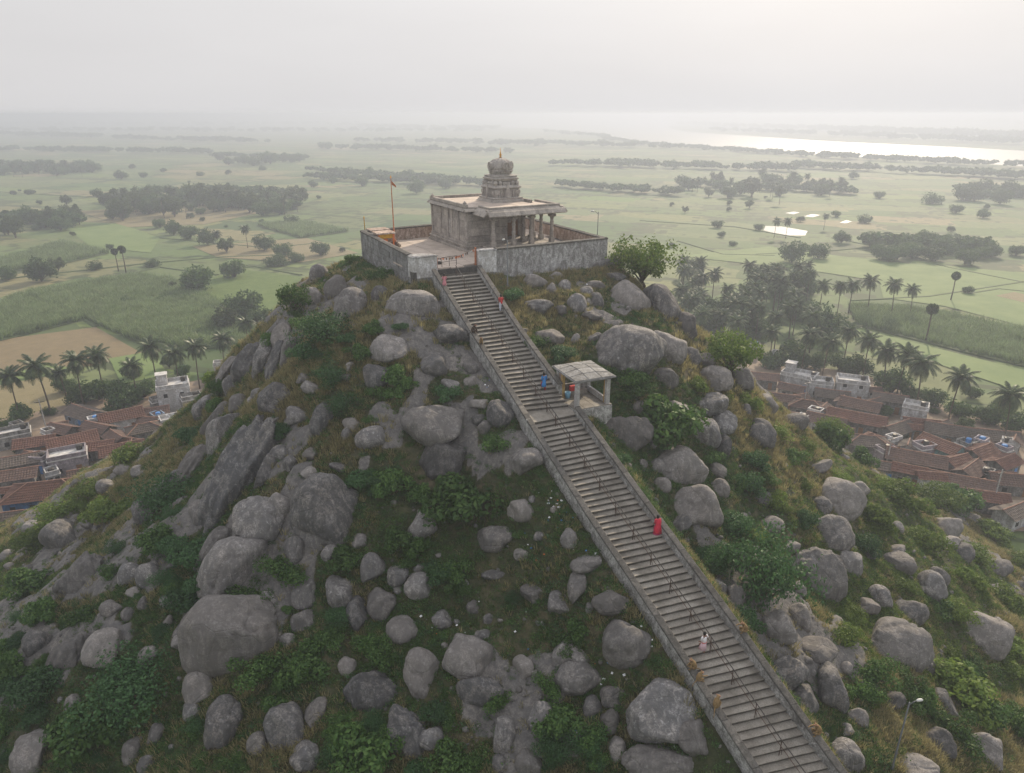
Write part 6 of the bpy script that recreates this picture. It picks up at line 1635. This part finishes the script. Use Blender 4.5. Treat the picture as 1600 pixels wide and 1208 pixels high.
for h in [ # left village
 (269,598,58,'flat',30,'house_white',R1,'two storey white house with a square walled terrace, back of the left village',.8,5.6,'stair'),(248,622,30,'flat',30,'house_grey',R1,'small grey flat roofed annex in front of the white terrace house',.7,2.8),(298,618,36,'flat',30,'house_grey',R1,'grey flat roofed house right of the white terrace house',.7,3.4),
 (130,640,62,'gable',-25,'house_blue',R2,'pale blue walled house with a dark tiled roof near the palms'),(188,645,66,'gable',28,'house_white',R1,'red tiled house behind the blue walled one, centre of the left village'),(152,664,54,'gable',-28,'house_grey',R2,'dark tiled house with a shallow roof in the middle of the left village'),
 (225,664,54,'hip',35,'house_grey',R2,'dark hipped roof house beside the small white flat house'),(240,638,44,'gable',25,'house_grey',R2,'dark tiled house just below the white terrace house annex'),(268,652,42,'flat',28,'house_white',R1,'small white flat roofed house at the foot of the left slope',.7,2.8),
 (96,665,46,'gable',-25,'house_grey',R2,'low dark tiled house left of the blue walled house'),(54,686,58,'gable',26,'house_grey',R1,'brown tiled house near the left edge, above the terrace house'),(20,672,54,'flat',26,'house_grey',R2,'weathered grey flat roof at the left edge of the village',.7,2.8),
 (112,684,74,'gable',27,'house_white',R1,'long red tiled house behind the pink walled terrace'),(150,692,50,'gable',26,'house_grey',R1,'red tiled house right of the pink walled terrace'),(182,678,44,'gable',-30,'house_grey',R2,'small dark tiled house above the long red roofs'),
 (104,706,64,'flat',27,'house_pink',R1,'pink walled house with a littered white roof terrace',.7,3.4),(190,696,66,'gable',24,'house_grey',R1,'red tiled house at the foot of the green slope'),(28,714,60,'gable',25,'house_grey',R1,'red tiled house at the left edge above the yard'),
 (25,736,60,'gable',25,'house_grey',R2,'dark lower roof at the left edge facing the yard'),(142,733,66,'gable',28,'house_grey',R2,'long dark tiled roof beside the bushes at the slope foot'),(72,760,118,'hip',24,'house_deep_blue',R1,'big hipped red tiled house with a deep blue wall, nearest on the left',.55,2.7),
 (6,802,50,'gable',20,'house_white',R1,'red tiled hut in the lower left corner of the village'),(345,566,26,'flat',30,'house_white',R1,'small ruined white house just behind the left skyline',.7,3.0),
 # right village
 (1250,583,58,'flat',-28,'house_white',R1,'long white flat roofed house with a stair tower, hazy part of the right village',.6,3.4,'stair'),(1284,594,40,'flat',-28,'house_white',R1,'white flat roofed house left of the bright white one',.8,3.4),(1333,592,54,'flat',-28,'house_white',R1,'bright white house with a walled terrace at the edge of the palms',.7,4.6),
 (1432,632,44,'flat',-28,'house_white',R1,'white box house at the right, under the palms',.8,3.6),(1176,537,26,'flat',-25,'house_grey',R1,'faint grey flat roof in the haze by the grove',.7,2.8),(1194,585,44,'gable',-25,'house_grey',R2,'hazy tiled house next to the hill tree'),(1215,550,20,'flat',-25,'house_white',R1,'tiny white house under the grove palms',.7,3),
 (1226,618,46,'gable',-28,'house_grey',R2,'hazy dark roof beside the hill slope'),(1262,628,54,'hip',-30,'house_grey',R2,'low hipped roof below the stair tower house'),(1301,612,52,'gable',-28,'house_grey',R2,'dark tiled roof directly below the bright white house'),(1345,628,62,'gable',-28,'house_grey',R1,'long brown roof below right of the bright white house'),
 (1392,618,52,'gable',-28,'house_grey',R1,'brown roof between the bright white house and the box house'),(1339,648,86,'gable',-28,'house_grey',R1,'longest brown roof in the middle of the right village',.45),(1292,652,62,'gable',-28,'house_white',R1,'brown roof beside the round bush at the slope'),(1356,684,64,'hip',-24,'house_grey',R2,'dark hipped roof facing the bushes'),
 (1402,664,60,'gable',30,'house_grey',R1,'roof turned across the others, left of the turquoise house'),(1440,657,52,'gable',-28,'house_grey',R1,'brown roof under the white box house'),(1484,668,72,'gable',-25,'house_grey',R1,'wide brown roof behind the turquoise house'),(1472,690,56,'gable',-62,'house_turquoise',R1,'house with a bright turquoise gable wall and red roof'),
 (1432,710,86,'gable',-22,'house_grey',R1,'long tiled roof in front of the turquoise house',.5),(1422,728,48,'gable',-25,'house_grey',R1,'small red roof below the long one, facing the hill'),(1495,714,48,'gable',30,'house_white',R1,'pale tiled roof right of the turquoise house'),(1533,700,54,'gable',28,'house_grey',R1,'roof with crossed ridge by the blue tarpaulin'),
 (1559,676,62,'gable',-15,'house_grey',R2,'dark flat pitched roof near the right edge'),(1516,728,62,'gable',28,'house_grey',R2,'dark tiled roof right of the white walled hut'),(1570,716,54,'gable',28,'house_grey',R1,'brown tiled roof near the right edge, beyond the tarpaulin'),(1500,746,92,'gable',-20,'house_grey',R2,'very long dark roof in the lower part of the right village',.42),
 (1582,744,66,'gable',-22,'house_grey',R2,'dark roof at the right edge'),(1456,738,38,'gable',-22,'house_white',R1,'small hut with a patched white wall'),(1380,722,46,'gable',-25,'house_grey',R1,'low red roof half hidden by bushes'),(1585,792,60,'gable',20,'house_white',R1,'lowest house at the right edge with a white wall'),(1545,770,56,'gable',-22,'house_grey',R1,'brown roof between the lowest house and the long dark roof'),
 (1238,602,40,'gable',-28,'house_grey',R2,'hazy dark roof just below the long white house')]:
    house(*h)
# tarpaulins, poles and clutter between the houses
def tarp(px, py, w, m, label):
    P = at_z(px, py, 2.2); F = (P-np.array([0, 0, CZ]))@CF; W = w*F/FPX; o = empty('awning', (P[0], P[1], 0), r_.uniform(0, 3)); tag(o, label, 'awning')
    k = MB(); n = 6; vs = [(W*(i/n-.5), W*.7*(j/n-.5), 2.1+.25*math.sin(i*1.7)*math.cos(j*2.1)-.1*j/n) for j in range(n+1) for i in range(n+1)]; k.add(vs, [(j*(n+1)+i, j*(n+1)+i+1, (j+1)*(n+1)+i+1, (j+1)*(n+1)+i) for j in range(n) for i in range(n)])
    s = k.build('sheet', M[m], o); s.modifiers.new('thick', 'SOLIDIFY').thickness = .03
    for x in (-.45, .45):
        for y in (-.32, .32): MB().tube([(W*x, W*y, -.1), (W*x, W*y, 2.0)], .05, 6).build('pole', M['wood'], o)
for a in [(1545,712,18,'blue_paint','crumpled blue tarpaulin among the roofs of the right village'),(1398,715,14,'blue_paint','small blue sheet beside the bushes, right village'),(246,673,24,'pale_cloth','pale sheet shelter at the slope foot, left village'),(58,722,10,'blue_paint','blue cloth over the yard of the left village'),(208,675,9,'pale_cloth','white sheet beside the dark hipped roof')]: tarp(*a)
def utility_pole(px, py, h, label):
    P = at_z(px, py, 0); o = empty('utility_pole', (P[0], P[1], 0), .4); tag(o, label, 'utility pole'); MB().tube([(0, 0, -.3), (0, 0, h)], [.14, .09], 8).build('pole', M['wall_plaster'], o)
    MB().box(-.9, .9, -.05, .05, h-.7, h-.58).build('crossarm', M['dark_iron'], o)
utility_pole(74,676,7.5,'concrete utility pole behind the left village roofs'); utility_pole(1548,800,8,'utility pole at the foot of the right slope'); utility_pole(1383,735,7,'utility pole between the bushes and the red roofs'); utility_pole(1255,640,7,'utility pole in the hazy right village')
# ------------------------------------------------------------------ small sheds between the houses
r_s = random.Random(31)
for i, (px, py) in enumerate([(r_s.uniform(1240, 1590), 0) for _ in range(46)]+[(r_s.uniform(0, 270), 0) for _ in range(22)]+[(1275,640),(1320,668),(1372,655),(1420,690),(1385,700),(1460,660),(1512,690),(1545,735),(1530,748),(1410,745),(1318,628),(1365,605),(60,712),(128,722),(80,735),(165,712),(205,684),(75,672),(10,760),(232,652)]):
    if py == 0: py = 585+(px-1240)*.28+r_s.uniform(0, 75) if px > 1000 else 650+r_s.uniform(0, 80)-(px*.05)
    house(px, py, r_.uniform(18, 34), r_.choice(['gable', 'gable', 'hip', 'gable', 'flat']), r_.uniform(-60, 60), r_.choice(['house_grey', 'house_white', 'house_blue', 'house_pink', 'house_white']), r_.choice([R1, R2]), uniq(f"{('little lean-to', 'tiny hut', 'small outhouse')[i % 3]}", px, py, PM, ('cramped little hut', 'low back yard hut')), .8, r_.uniform(1.9, 2.8), loose=True)

# ------------------------------------------------------------------ trees growing on the flanks of the hill
leafmat('sun_leaf', (.06, .11, .022), (.10, .16, .035), (.16, .21, .05), .4, .6, .4)
HT = [tree_proto(400, 6500, .13, 3.2, 4.6, .7, 18, 'sun_leaf', .9), tree_proto(401, 6000, .13, 3.0, 4.4, .5, 16, 'sun_leaf', .9), tree_proto(402, 5200, .12, 2.6, 3.8, .5, 14, 'leaf_green', .9)]
def hill_tree(k, bx, by, w, h, label):
    P = hit(bx, by)[0]
    while np.isnan(P).any() or (P[2] < 12 and by < 640): by += 4; P = hit(bx, by)[0]
    F = (P-np.array([0, 0, CZ]))@CF; o = empty('tree', P-np.array([0, 0, .2]), k*1.3); W = w*F/FPX; Hh = h*F/FPX; o.scale = (W/6.2, W/6.2, Hh/4.4)
    tag(o, label, 'tree', 'trees on the hill flanks'); USED[label] = 1; c, t_ = HT[k]; obj('crown', c, o); obj('trunk', t_, o)
hill_tree(0, 1003, 438, 108, 82, 'sunlit tree behind the right corner of the courtyard wall'); hill_tree(1, 1138, 592, 96, 84, 'bright leafy tree on the right skyline above the dark boulder')
hill_tree(2, 462, 489, 70, 62, 'dark green tree jutting from the left skyline below the courtyard'); hill_tree(2, 1040, 478, 34, 34, 'small tree below the sunlit tree, right of the wall corner')
hill_tree(2, 344, 622, 44, 44, 'small tree on the left skyline beside the ruined white house'); hill_tree(2, 548, 412, 26, 22, 'small tree at the left foot of the courtyard wall'); hill_tree(1, 1295, 700, 64, 54, 'bushy round tree at the foot of the right slope')
hill_tree(1, 1460, 800, 84, 50, 'low wide tree at the right slope foot near the huts')

# ------------------------------------------------------------------ lamp posts on the hill
def lamp_h(px, pb, pt, label, P=None, arm=(.6, 0), thick=.06):
    if P is None: P = hit(px, pb)[0]
    F = (P-np.array([0, 0, CZ]))@CF; v = (604-(pb+pt)/2)/FPX; h = (pb-pt)*F/FPX/(CS+v*SN)
    o = empty('lamp_post', P); tag(o, label, 'lamp post'); USED[label] = 1
    MB().lathe([(thick*1.6, -.5), (thick*1.6, .5), (thick, .55), (thick*.75, h)], 10).build('pole', M['galvanised'], o, True)
    MB().tube([(0, 0, h-.25), (arm[0]*.6, arm[1]*.6, h), (arm[0], arm[1], h+.05)], thick*.5, 6).build('arm', M['galvanised'], o)
    x, y = arm; k = MB(); k.tube([(x*.9, y*.9, h+.04), (x*1.15, y*1.15, h+.07), (x*1.6, y*1.6, h+.06), (x*1.8, y*1.8, h+.02)], [.05, .1, .1, .04], 8); k.build('lamp_head', M['bright_lamp_cover'], o, True)
lamp_h(793, 452, 376, 'grey lamp post in front of the wall right of the gate', arm=(-.3, -.1), thick=.08)
lamp_h(929, 378, 321, 'thin lamp post behind the right part of the courtyard wall', np.array([10.0, 83.3, ZF]), (-.5, 0), .05)
lamp_h(538, 404, 362, 'short pole on the left shoulder beyond the courtyard wall', arm=(.2, 0), thick=.05)
lamp_h(1393, 1204, 1100, 'leaning street lamp rising from the bushes in the lower right', arm=(.55, .1), thick=.07)

# ------------------------------------------------------------------ resting shelter beside the landing
def shelter():
    rz = math.atan2(PVX[1], PVX[0]); o = empty('shelter', PVO, rz); tag(o, 'open stone resting shelter with a flat patched roof beside the middle landing', 'shelter'); W, D = PVL, PVD; r = random.Random(5)
    MB().box(-.35, W+.35, -.35, D+.4, -2.6, -.01, ch=.03).build('base', M['parapet_plaster'], o)
    a = -.3
    while a < W+.25:
        b = -.3
        while b < D+.3: MB().box(a+.01, min(a+.95, W+.33), b+.01, min(b+.95, D+.38), -.005, .05+r.uniform(0, .02)).build('floor_slab', M['step_stone'], o); b += .97
        a += .97
    for x, y, m in ((0, 0, 'wall_white'), (W, 0, 'wall_white'), (0, D, 'wall_white'), (W, D, 'wall_white')):
        MB().box(x-.17, x+.17, y-.17, y+.17, .05, 2.35, ch=.02).build('pillar', M[m], o)
    MB().box(-.14, .14, D-.95, D-.68, .05, 2.35).build('pillar', M['yellow_ochre'], o); MB().box(W-.14, W+.12, .22, .42, .05, 2.35).build('pillar', M['yellow_ochre'], o)
    for b in ((-.2, W+.2, -.13, .13), (-.2, W+.2, D-.13, D+.13), (-.13, .13, .14, D-.14), (W-.13, W+.13, .14, D-.14)): MB().box(*b, 2.352, 2.55).build('beam', M['parapet_plaster'], o)
    # roof: shallow hipped slab of stone pieces
    n = 7; e = .5; zc = lambda x, y: 2.56+.34*max(0, 1-max(abs(2*(x+e)/(W+2*e)-1), abs(2*(y+e)/(D+2*e)-1)))
    k = MB(); N = n+1; vs = []
    for j in range(N):
        for i in range(N):
            x = -e+(W+2*e)*i/n; y = -e+(D+2*e)*j/n; vs.append((x, y, zc(x, y)+.10+r.uniform(-.015, .02)))
    vs += [(-e, -e, 2.56), (W+e, -e, 2.56), (W+e, D+e, 2.56), (-e, D+e, 2.56)]; b = N*N
    fs = [(j*N+i, j*N+i+1, (j+1)*N+i+1, (j+1)*N+i) for j in range(n) for i in range(n)]
    fs += [tuple([b, b+1]+[i for i in reversed(range(N))]), tuple([b+1, b+2]+[j*N+n for j in reversed(range(N))]), tuple([b+2, b+3]+[n*N+i for i in range(N)]), tuple([b+3, b]+[j*N for j in range(N)]), (b+3, b+2, b+1, b)]
    roof = k.add(vs, fs).build('roof', M['stone_block_grey'], o)
    for j in range(4):
        for i in range(3):
            x0 = -e+.06+(W+2*e-.12)*i/3; x1 = x0+(W+2*e-.12)/3-.05; y0 = -e+.06+(D+2*e-.12)*j/4; y1 = y0+(D+2*e-.12)/4-.05
            q = [(x, y, zc(x, y)+.09) for x, y in ((x0, y0), (x1, y0), (x1, y1), (x0, y1))]+[(x, y, zc(x, y)+.15+r.uniform(0, .03)) for x, y in ((x0+.02, y0+.02), (x1-.02, y0+.02), (x1-.02, y1-.02), (x0+.02, y1-.02))]
            MB().hexa(q).build('roof_slab', M['stone_block_grey'], roof)
    MB().box(.2, W-.2, D-.16, D+.02, .05, 1.0).build('back_wall', M['house_grey'], o); MB().box(W-.1, W+.1, .45, D-.2, .05, .55).build('side_wall', M['wall_white'], o)
    MB().box(.3, W-.4, D-.75, D-.2, .05, .45, ch=.02).build('bench', M['step_stone'], o)
    MB().box(-.1, .04, D-.66, D-.19, .05, 2.3).build('side_panel', M['wall_warm'], o)
    p = PVO+PVX*.35+PVY*(D-1.1); k = MB().lathe([(.2, .06), (.26, .5), (.27, .62), (.24, .62), (.2, .5)], 12); tag(k.build('bucket', M['light_blue_plastic'], None, True, p), 'light blue plastic drum inside the resting shelter', 'bucket')
    p = PVO+PVX*(W*.45)+PVY*(D-.5); k = MB().box(-.45, .45, -.18, .18, .46, .9, ch=.03); tag(k.build('chest', M['red_cloth'], None, False, p, rz), 'dark red chest on the bench of the resting shelter', 'chest')
simple('yellow_ochre', (.45, .30, .12), .8, .25, 3); simple('light_blue_plastic', (.2, .42, .6), .5, .1, 3)
shelter()

# ------------------------------------------------------------------ people and monkeys
simple('skin', (.16, .08, .05), .6, .1, 6); simple('hair', (.012, .01, .01), .5, .1, 6); simple('cloth_red_shirt', (.52, .05, .05), .8, .15, 6); simple('cloth_pale_blue', (.5, .53, .62), .8, .15, 6)
simple('cloth_blue', (.05, .22, .55), .8, .2, 6); simple('cloth_sari_red', (.5, .03, .06), .75, .3, 4); simple('cloth_sari_pink', (.55, .05, .2), .75, .3, 4); simple('cloth_pink', (.55, .22, .26), .8, .25, 9); simple('cloth_white', (.7, .68, .72), .8, .1, 6); simple('cloth_dusty_pink', (.55, .4, .45), .8, .15, 6)
simple('cloth_dark_red', (.3, .03, .03), .8, .2, 6); simple('macaque_fur', (.20, .135, .065), .9, .35, 14); simple('macaque_fur_dark', (.06, .04, .028), .9, .35, 14); simple('macaque_face', (.3, .16, .12), .7, .1, 8)
def skinned(name, V, E, R, mat, parent, sub=1, root=0, smooth=True):
    me = bpy.data.meshes.new(name); me.from_pydata(V, E, []); me.materials.append(M[mat]); o = obj(name, me, parent); m = o.modifiers.new('skin', 'SKIN'); m.use_smooth_shade = smooth
    sv = me.skin_vertices[0].data
    for i, r in enumerate(R): sv[i].radius = (r, r) if isinstance(r, (int, float)) else r
    sv[root].use_root = True; s = o.modifiers.new('sub', 'SUBSURF'); s.levels = sub; s.render_levels = sub; return o
def loft(name, rings, mat, parent, n=16, fold=0.0, cap=True):
    """rings: (cx, cy, z, rx, ry)"""
    k = MB()
    for j, (cx, cy, z, rx, ry) in enumerate(rings):
        for i in range(n):
            a = 2*math.pi*i/n; f = 1+fold*math.sin(a*5+j*.7)*(j/len(rings)); k.v.append((cx+rx*f*math.cos(a), cy+ry*f*math.sin(a), z))
    for j in range(len(rings)-1):
        for i in range(n): k.f.append((j*n+i, (j+1)*n+i, (j+1)*n+(i+1) % n, j*n+(i+1) % n)); k.m.append(0)
    if cap: k.f += [tuple(range(n)), tuple(reversed(range((len(rings)-1)*n, len(rings)*n)))]; k.m += [0, 0]
    return k.build(name, M[mat], parent, True)
def stair_spot(px, py):
    best = None
    for i, (s0, s1) in enumerate(steps+[LAND]):
        z = Z1 if i == len(steps) else Z0-(i+1)*rise if i < N_UP else Z1-(i-N_UP+1)*rise; p = at_z(px, py, z); sd, sz, hw, ss = stair_near(np.array([p[0]]), np.array([p[1]]))
        e = max(s0-ss[0], ss[0]-s1, 0)
        if best is None or e < best[0]: best = (e, p, ss[0])
    return best[1], best[2]
def uphill(s): a = (rail(pL, max(s-1, 0))+rail(pR, max(s-1, 0)))/2; b = (rail(pL, s+1)+rail(pR, s+1))/2; d = a-b; return math.atan2(d[1], d[0])
def person(px, py, h, label, kind, turn=0.0, mirror=1):
    P, s = stair_spot(px, py); o = empty('person', P, uphill(s)-math.pi/2+turn); sc = h/1.7; o.scale = (sc*mirror, sc, sc); tag(o, label, 'person'); USED[label] = 1
    st = rise/sc  # next step up
    # y forward (uphill), x right; left leg on the next step
    V = [(0, 0, .92), (0, .01, 1.12), (0, .02, 1.34), (0, .03, 1.47), (0, .045, 1.56), (0, .055, 1.66),
         (.09, 0, .88), (.10, .05, .50), (.10, -.04, .09), (.11, .10, .05),
         (-.09, .02, .88), (-.10, .26, .62+st*.35), (-.10, .22, .09+st), (-.11, .36, .05+st),
         (.19, .02, 1.40), (.24, -.03, 1.14), (.23, .08, .92), (.23, .12, .84),
         (-.19, .02, 1.40), (-.24, .02, 1.14), (-.25, .18, .98), (-.25, .25, .94)]
    E = [(0,1),(1,2),(2,3),(3,4),(4,5),(0,6),(6,7),(7,8),(8,9),(0,10),(10,11),(11,12),(12,13),(2,14),(14,15),(15,16),(16,17),(2,18),(18,19),(19,20),(20,21)]
    R = [(.15,.11),(.125,.1),(.15,.1),.055,.085,.08,.085,.06,.04,.035,.085,.06,.04,.035,.055,.042,.034,.03,.055,.042,.034,.03]
    if kind == 'rail': V[14:18] = [(.2, .02, 1.40), (.36, .04, 1.18), (.55, .14, 1.06), (.62, .17, 1.05)]
    skinned('body', V, E, R, 'skin', o, 2)
    hair = MB(); hair.lathe([(.03, 1.48), (.085, 1.53), (.102, 1.62), (.095, 1.71), (.05, 1.765), (.0, 1.775)], 12, (0, .035)); hair.build('hair', M['hair'], o, True)
    # face features so that the head has a front
    MB().lathe([(.012, 1.56), (.02, 1.585), (.006, 1.63)], 6, (0, .14)).build('nose', M['skin'], o)
    for x in (-.035, .035): MB().lathe([(.004, 1.625), (.013, 1.632), (.004, 1.64)], 6, (x, .125)).build('eye', M['hair'], o)
    def sleeves(mat, l=15):
        for side in (0, 1):
            a = V[14+4*side]; b = V[15+4*side]; q = V[16+4*side]; MB().tube([(a[0]*.75, a[1], a[2]+.02), a, b, tuple(np.array(b)*.6+np.array(q)*.4) if l > 15 else tuple(np.array(b)*.95+np.array(a)*.05)], [.07, .075, .062, .055], 8).build('sleeve', M[mat], o, True)
    if kind == 'shirt_trousers':
        loft('shirt', [(0, .01, .82, .17, .125), (0, .01, .95, .165, .12), (0, .01, 1.15, .155, .115), (0, .02, 1.36, .19, .12), (0, .03, 1.46, .09, .08)], 'cloth_red_shirt', o); sleeves('cloth_red_shirt')
        for a, b, c in ((6, 7, 8), (10, 11, 12)): MB().tube([V[0] if False else (V[a][0]*.8, V[a][1], .92), V[a], V[b], V[c]], [.1, .105, .085, .075], 10).build('trouser_leg', M['cloth_pale_blue'], o, True)
    elif kind == 'tunic':
        loft('tunic', [(0, .06, .42, .23, .22), (0, .04, .7, .2, .17), (0, .01, .95, .17, .13), (0, .01, 1.15, .15, .115), (0, .02, 1.36, .185, .12), (0, .03, 1.46, .08, .07)], 'cloth_blue', o, fold=.03); sleeves('cloth_blue', 20)
        for a, b, c in ((6, 7, 8), (10, 11, 12)): MB().tube([V[a], V[b], V[c]], [.09, .08, .07], 10).build('trouser_leg', M['cloth_dark_red'], o, True)
    elif kind == 'sari':
        loft('skirt', [(.02, .04, .04, .33, .32), (.01, .06, .35, .27, .26), (0, .04, .7, .22, .19), (0, .01, .98, .17, .14)], 'cloth_sari_pink', o, fold=.08)
        loft('sari', [(-.02, -.04, .35, .29, .26), (0, -.02, .62, .25, .2), (0, .0, .95, .19, .15), (0, .01, 1.15, .165, .13), (0, .02, 1.37, .2, .13), (0, .03, 1.47, .09, .08)], 'cloth_sari_red', o, fold=.05); sleeves('cloth_sari_red')
        loft('sari_end', [(.2, -.16, .3, .16, .1), (.17, -.13, .7, .12, .06), (.13, -.1, 1.1, .1, .04), (.1, -.05, 1.42, .07, .05)], 'cloth_sari_red', o, fold=.1)
    elif kind == 'frock':
        loft('frock', [(0, .06, .38, .25, .24), (0, .04, .7, .21, .18), (0, .01, 1.0, .16, .12), (0, .02, 1.36, .185, .12), (0, .03, 1.46, .08, .07)], 'cloth_pink', o, fold=.06); sleeves('cloth_pink')
    else:
        loft('skirt', [(0, .08, .38, .24, .25), (0, .05, .7, .21, .19), (0, .01, .98, .165, .13)], 'cloth_dusty_pink', o, fold=.05)
        loft('blouse', [(0, .01, .92, .175, .14), (0, .01, 1.15, .16, .12), (0, .02, 1.36, .19, .125), (0, .03, 1.46, .085, .075)], 'cloth_white', o); sleeves('cloth_white')
        loft('belt', [(0, .01, .95, .182, .145), (0, .01, 1.0, .178, .14)], 'cloth_red_shirt', o)
person(695, 452, 1.5, 'child in a pink frock climbing the topmost steps at the left', 'frock'); person(783, 487, 1.68, 'person in a red shirt and pale trousers climbing by the right parapet', 'shirt_trousers', 0, -1)
person(850, 611, 1.68, 'person in a long blue tunic climbing just above the middle landing', 'tunic'); person(1026, 838, 1.75, 'person in a red and pink sari climbing beside the right parapet', 'sari', -.15); person(1098, 1022, 1.72, 'person in a white top and pale pink skirt holding the handrail', 'rail', 0, 1)
def monkey(P, face, sc, label, mat='macaque_fur', pose=0):
    sc *= .8; o = empty('macaque', P, face); o.scale = (sc, sc, sc); tag(o, label, 'monkey'); USED[label] = 1
    # sitting, y forward
    V = [(0, -.10, .10), (0, -.12, .28), (0, -.04, .44), (0, .04, .53), (0, .10, .58), (0, .17, .56),
         (.09, -.04, .10), (.13, .16, .24), (.11, .10, .03), (.12, .22, .02), (-.09, -.04, .10), (-.13, .16, .24), (-.11, .10, .03), (-.12, .22, .02),
         (.10, .0, .42), (.12, .12, .28), (.09, .22, .16), (.08, .27, .12), (-.10, .0, .42), (-.12, .10, .28), (-.09, .2, .2), (-.08, .25, .18),
         (0, -.2, .05), (.05, -.34, -.02), (.1, -.46, -.12), (.1, -.5, -.28)]
    if pose: V[14:18] = [(.10, .02, .43), (.14, .2, .42), (.1, .36, .4), (.09, .4, .38)]
    E = [(0,1),(1,2),(2,3),(3,4),(4,5),(0,6),(6,7),(7,8),(8,9),(0,10),(10,11),(11,12),(12,13),(2,14),(14,15),(15,16),(16,17),(2,18),(18,19),(19,20),(20,21),(0,22),(22,23),(23,24),(24,25)]
    R = [.14,.15,.12,.07,.095,.045,.08,.055,.03,.025,.08,.055,.03,.025,.05,.036,.028,.022,.05,.036,.028,.022,.04,.024,.02,.012]
    skinned('body', V, E, R, mat, o, 2)
    MB().lathe([(.01, -.03), (.05, -.02), (.055, .0), (.04, .03), (.01, .04)], 10).build('face', M['macaque_face'], o, True, (0, .155, .565)).rotation_euler = (-1.2, 0, 0)
    for x in (-.085, .085): MB().lathe([(.004, -.03), (.03, -.01), (.03, .02), (.004, .035)], 8).build('ear', M['macaque_face'], o, True, (x, .09, .61))
    for x in (-.022, .022): MB().lathe([(.002, -.008), (.011, 0), (.002, .008)], 6).build('eye', M['hair'], o, False, (x, .205, .59))
def on_parapet(px, py, P_, off=.2):
    best = None
    for s in np.arange(0, S_END, .05):
        a = rail(P_, s); b = rail(pR if P_ is pL else pL, s); w = (a-b)[:2]; w /= np.linalg.norm(w); q = np.array([a[0]+w[0]*off, a[1]+w[1]*off, a[2]+.66]); d = q-[0, 0, CZ]; F = d@CF; x = 800+FPX*d[0]/F; y = 604-FPX*(d@CU)/F
        e = math.hypot(x-px, y-py)
        if best is None or e < best[0]: best = (e, q, s)
    return best[1], best[2]
def pm(px, py, P_, sc, dang, label, mat='macaque_fur', pose=0):
    q, s = on_parapet(px, py, P_); monkey(q, uphill(s)-math.pi/2+dang, sc, label, mat, pose)
pm(1162, 986, pR, 1.6, 1.2, 'golden rimmed monkey sitting on the right parapet beside the person in white', pose=1); pm(1277, 1146, pR, 1.7, 1.2, 'monkey on the right parapet near the bottom, one arm stretched out', pose=1)
pm(735, 524, pL, 1.6, -2.6, 'dark long tailed monkey on the upper left parapet', 'macaque_fur_dark'); pm(747, 541, pL, 1.3, 2.6, 'smaller brown monkey just below the dark one on the upper left parapet')
pm(1074, 1050, pL, 1.5, 1.0, 'upper monkey of the pair on the lower left parapet'); pm(1086, 1068, pL, 1.4, -1.9, 'monkey bending over the edge of the lower left parapet, second of the pair', pose=1)
pm(1118, 1104, pL, 1.6, -1.2, 'pale brown monkey on the lower left parapet, lowest of the three there')
# ------------------------------------------------------------------ air
def haze():
    k = MB().box(-16500, 16500, -2500, 16500, -1.2, CZ+2.6)
    m = bpy.data.materials.new('haze'); m.use_nodes = True; n = m.node_tree.nodes; n.clear(); out = n.new('ShaderNodeOutputMaterial'); v = n.new('ShaderNodeVolumePrincipled')
    v.inputs['Color'].default_value = (.565, .615, .735, 1); v.inputs['Density'].default_value = .0008; v.inputs['Anisotropy'].default_value = .360
    m.node_tree.links.new(v.outputs[0], out.inputs['Volume']); tag(k.build('haze', m), kind='stuff')
haze()
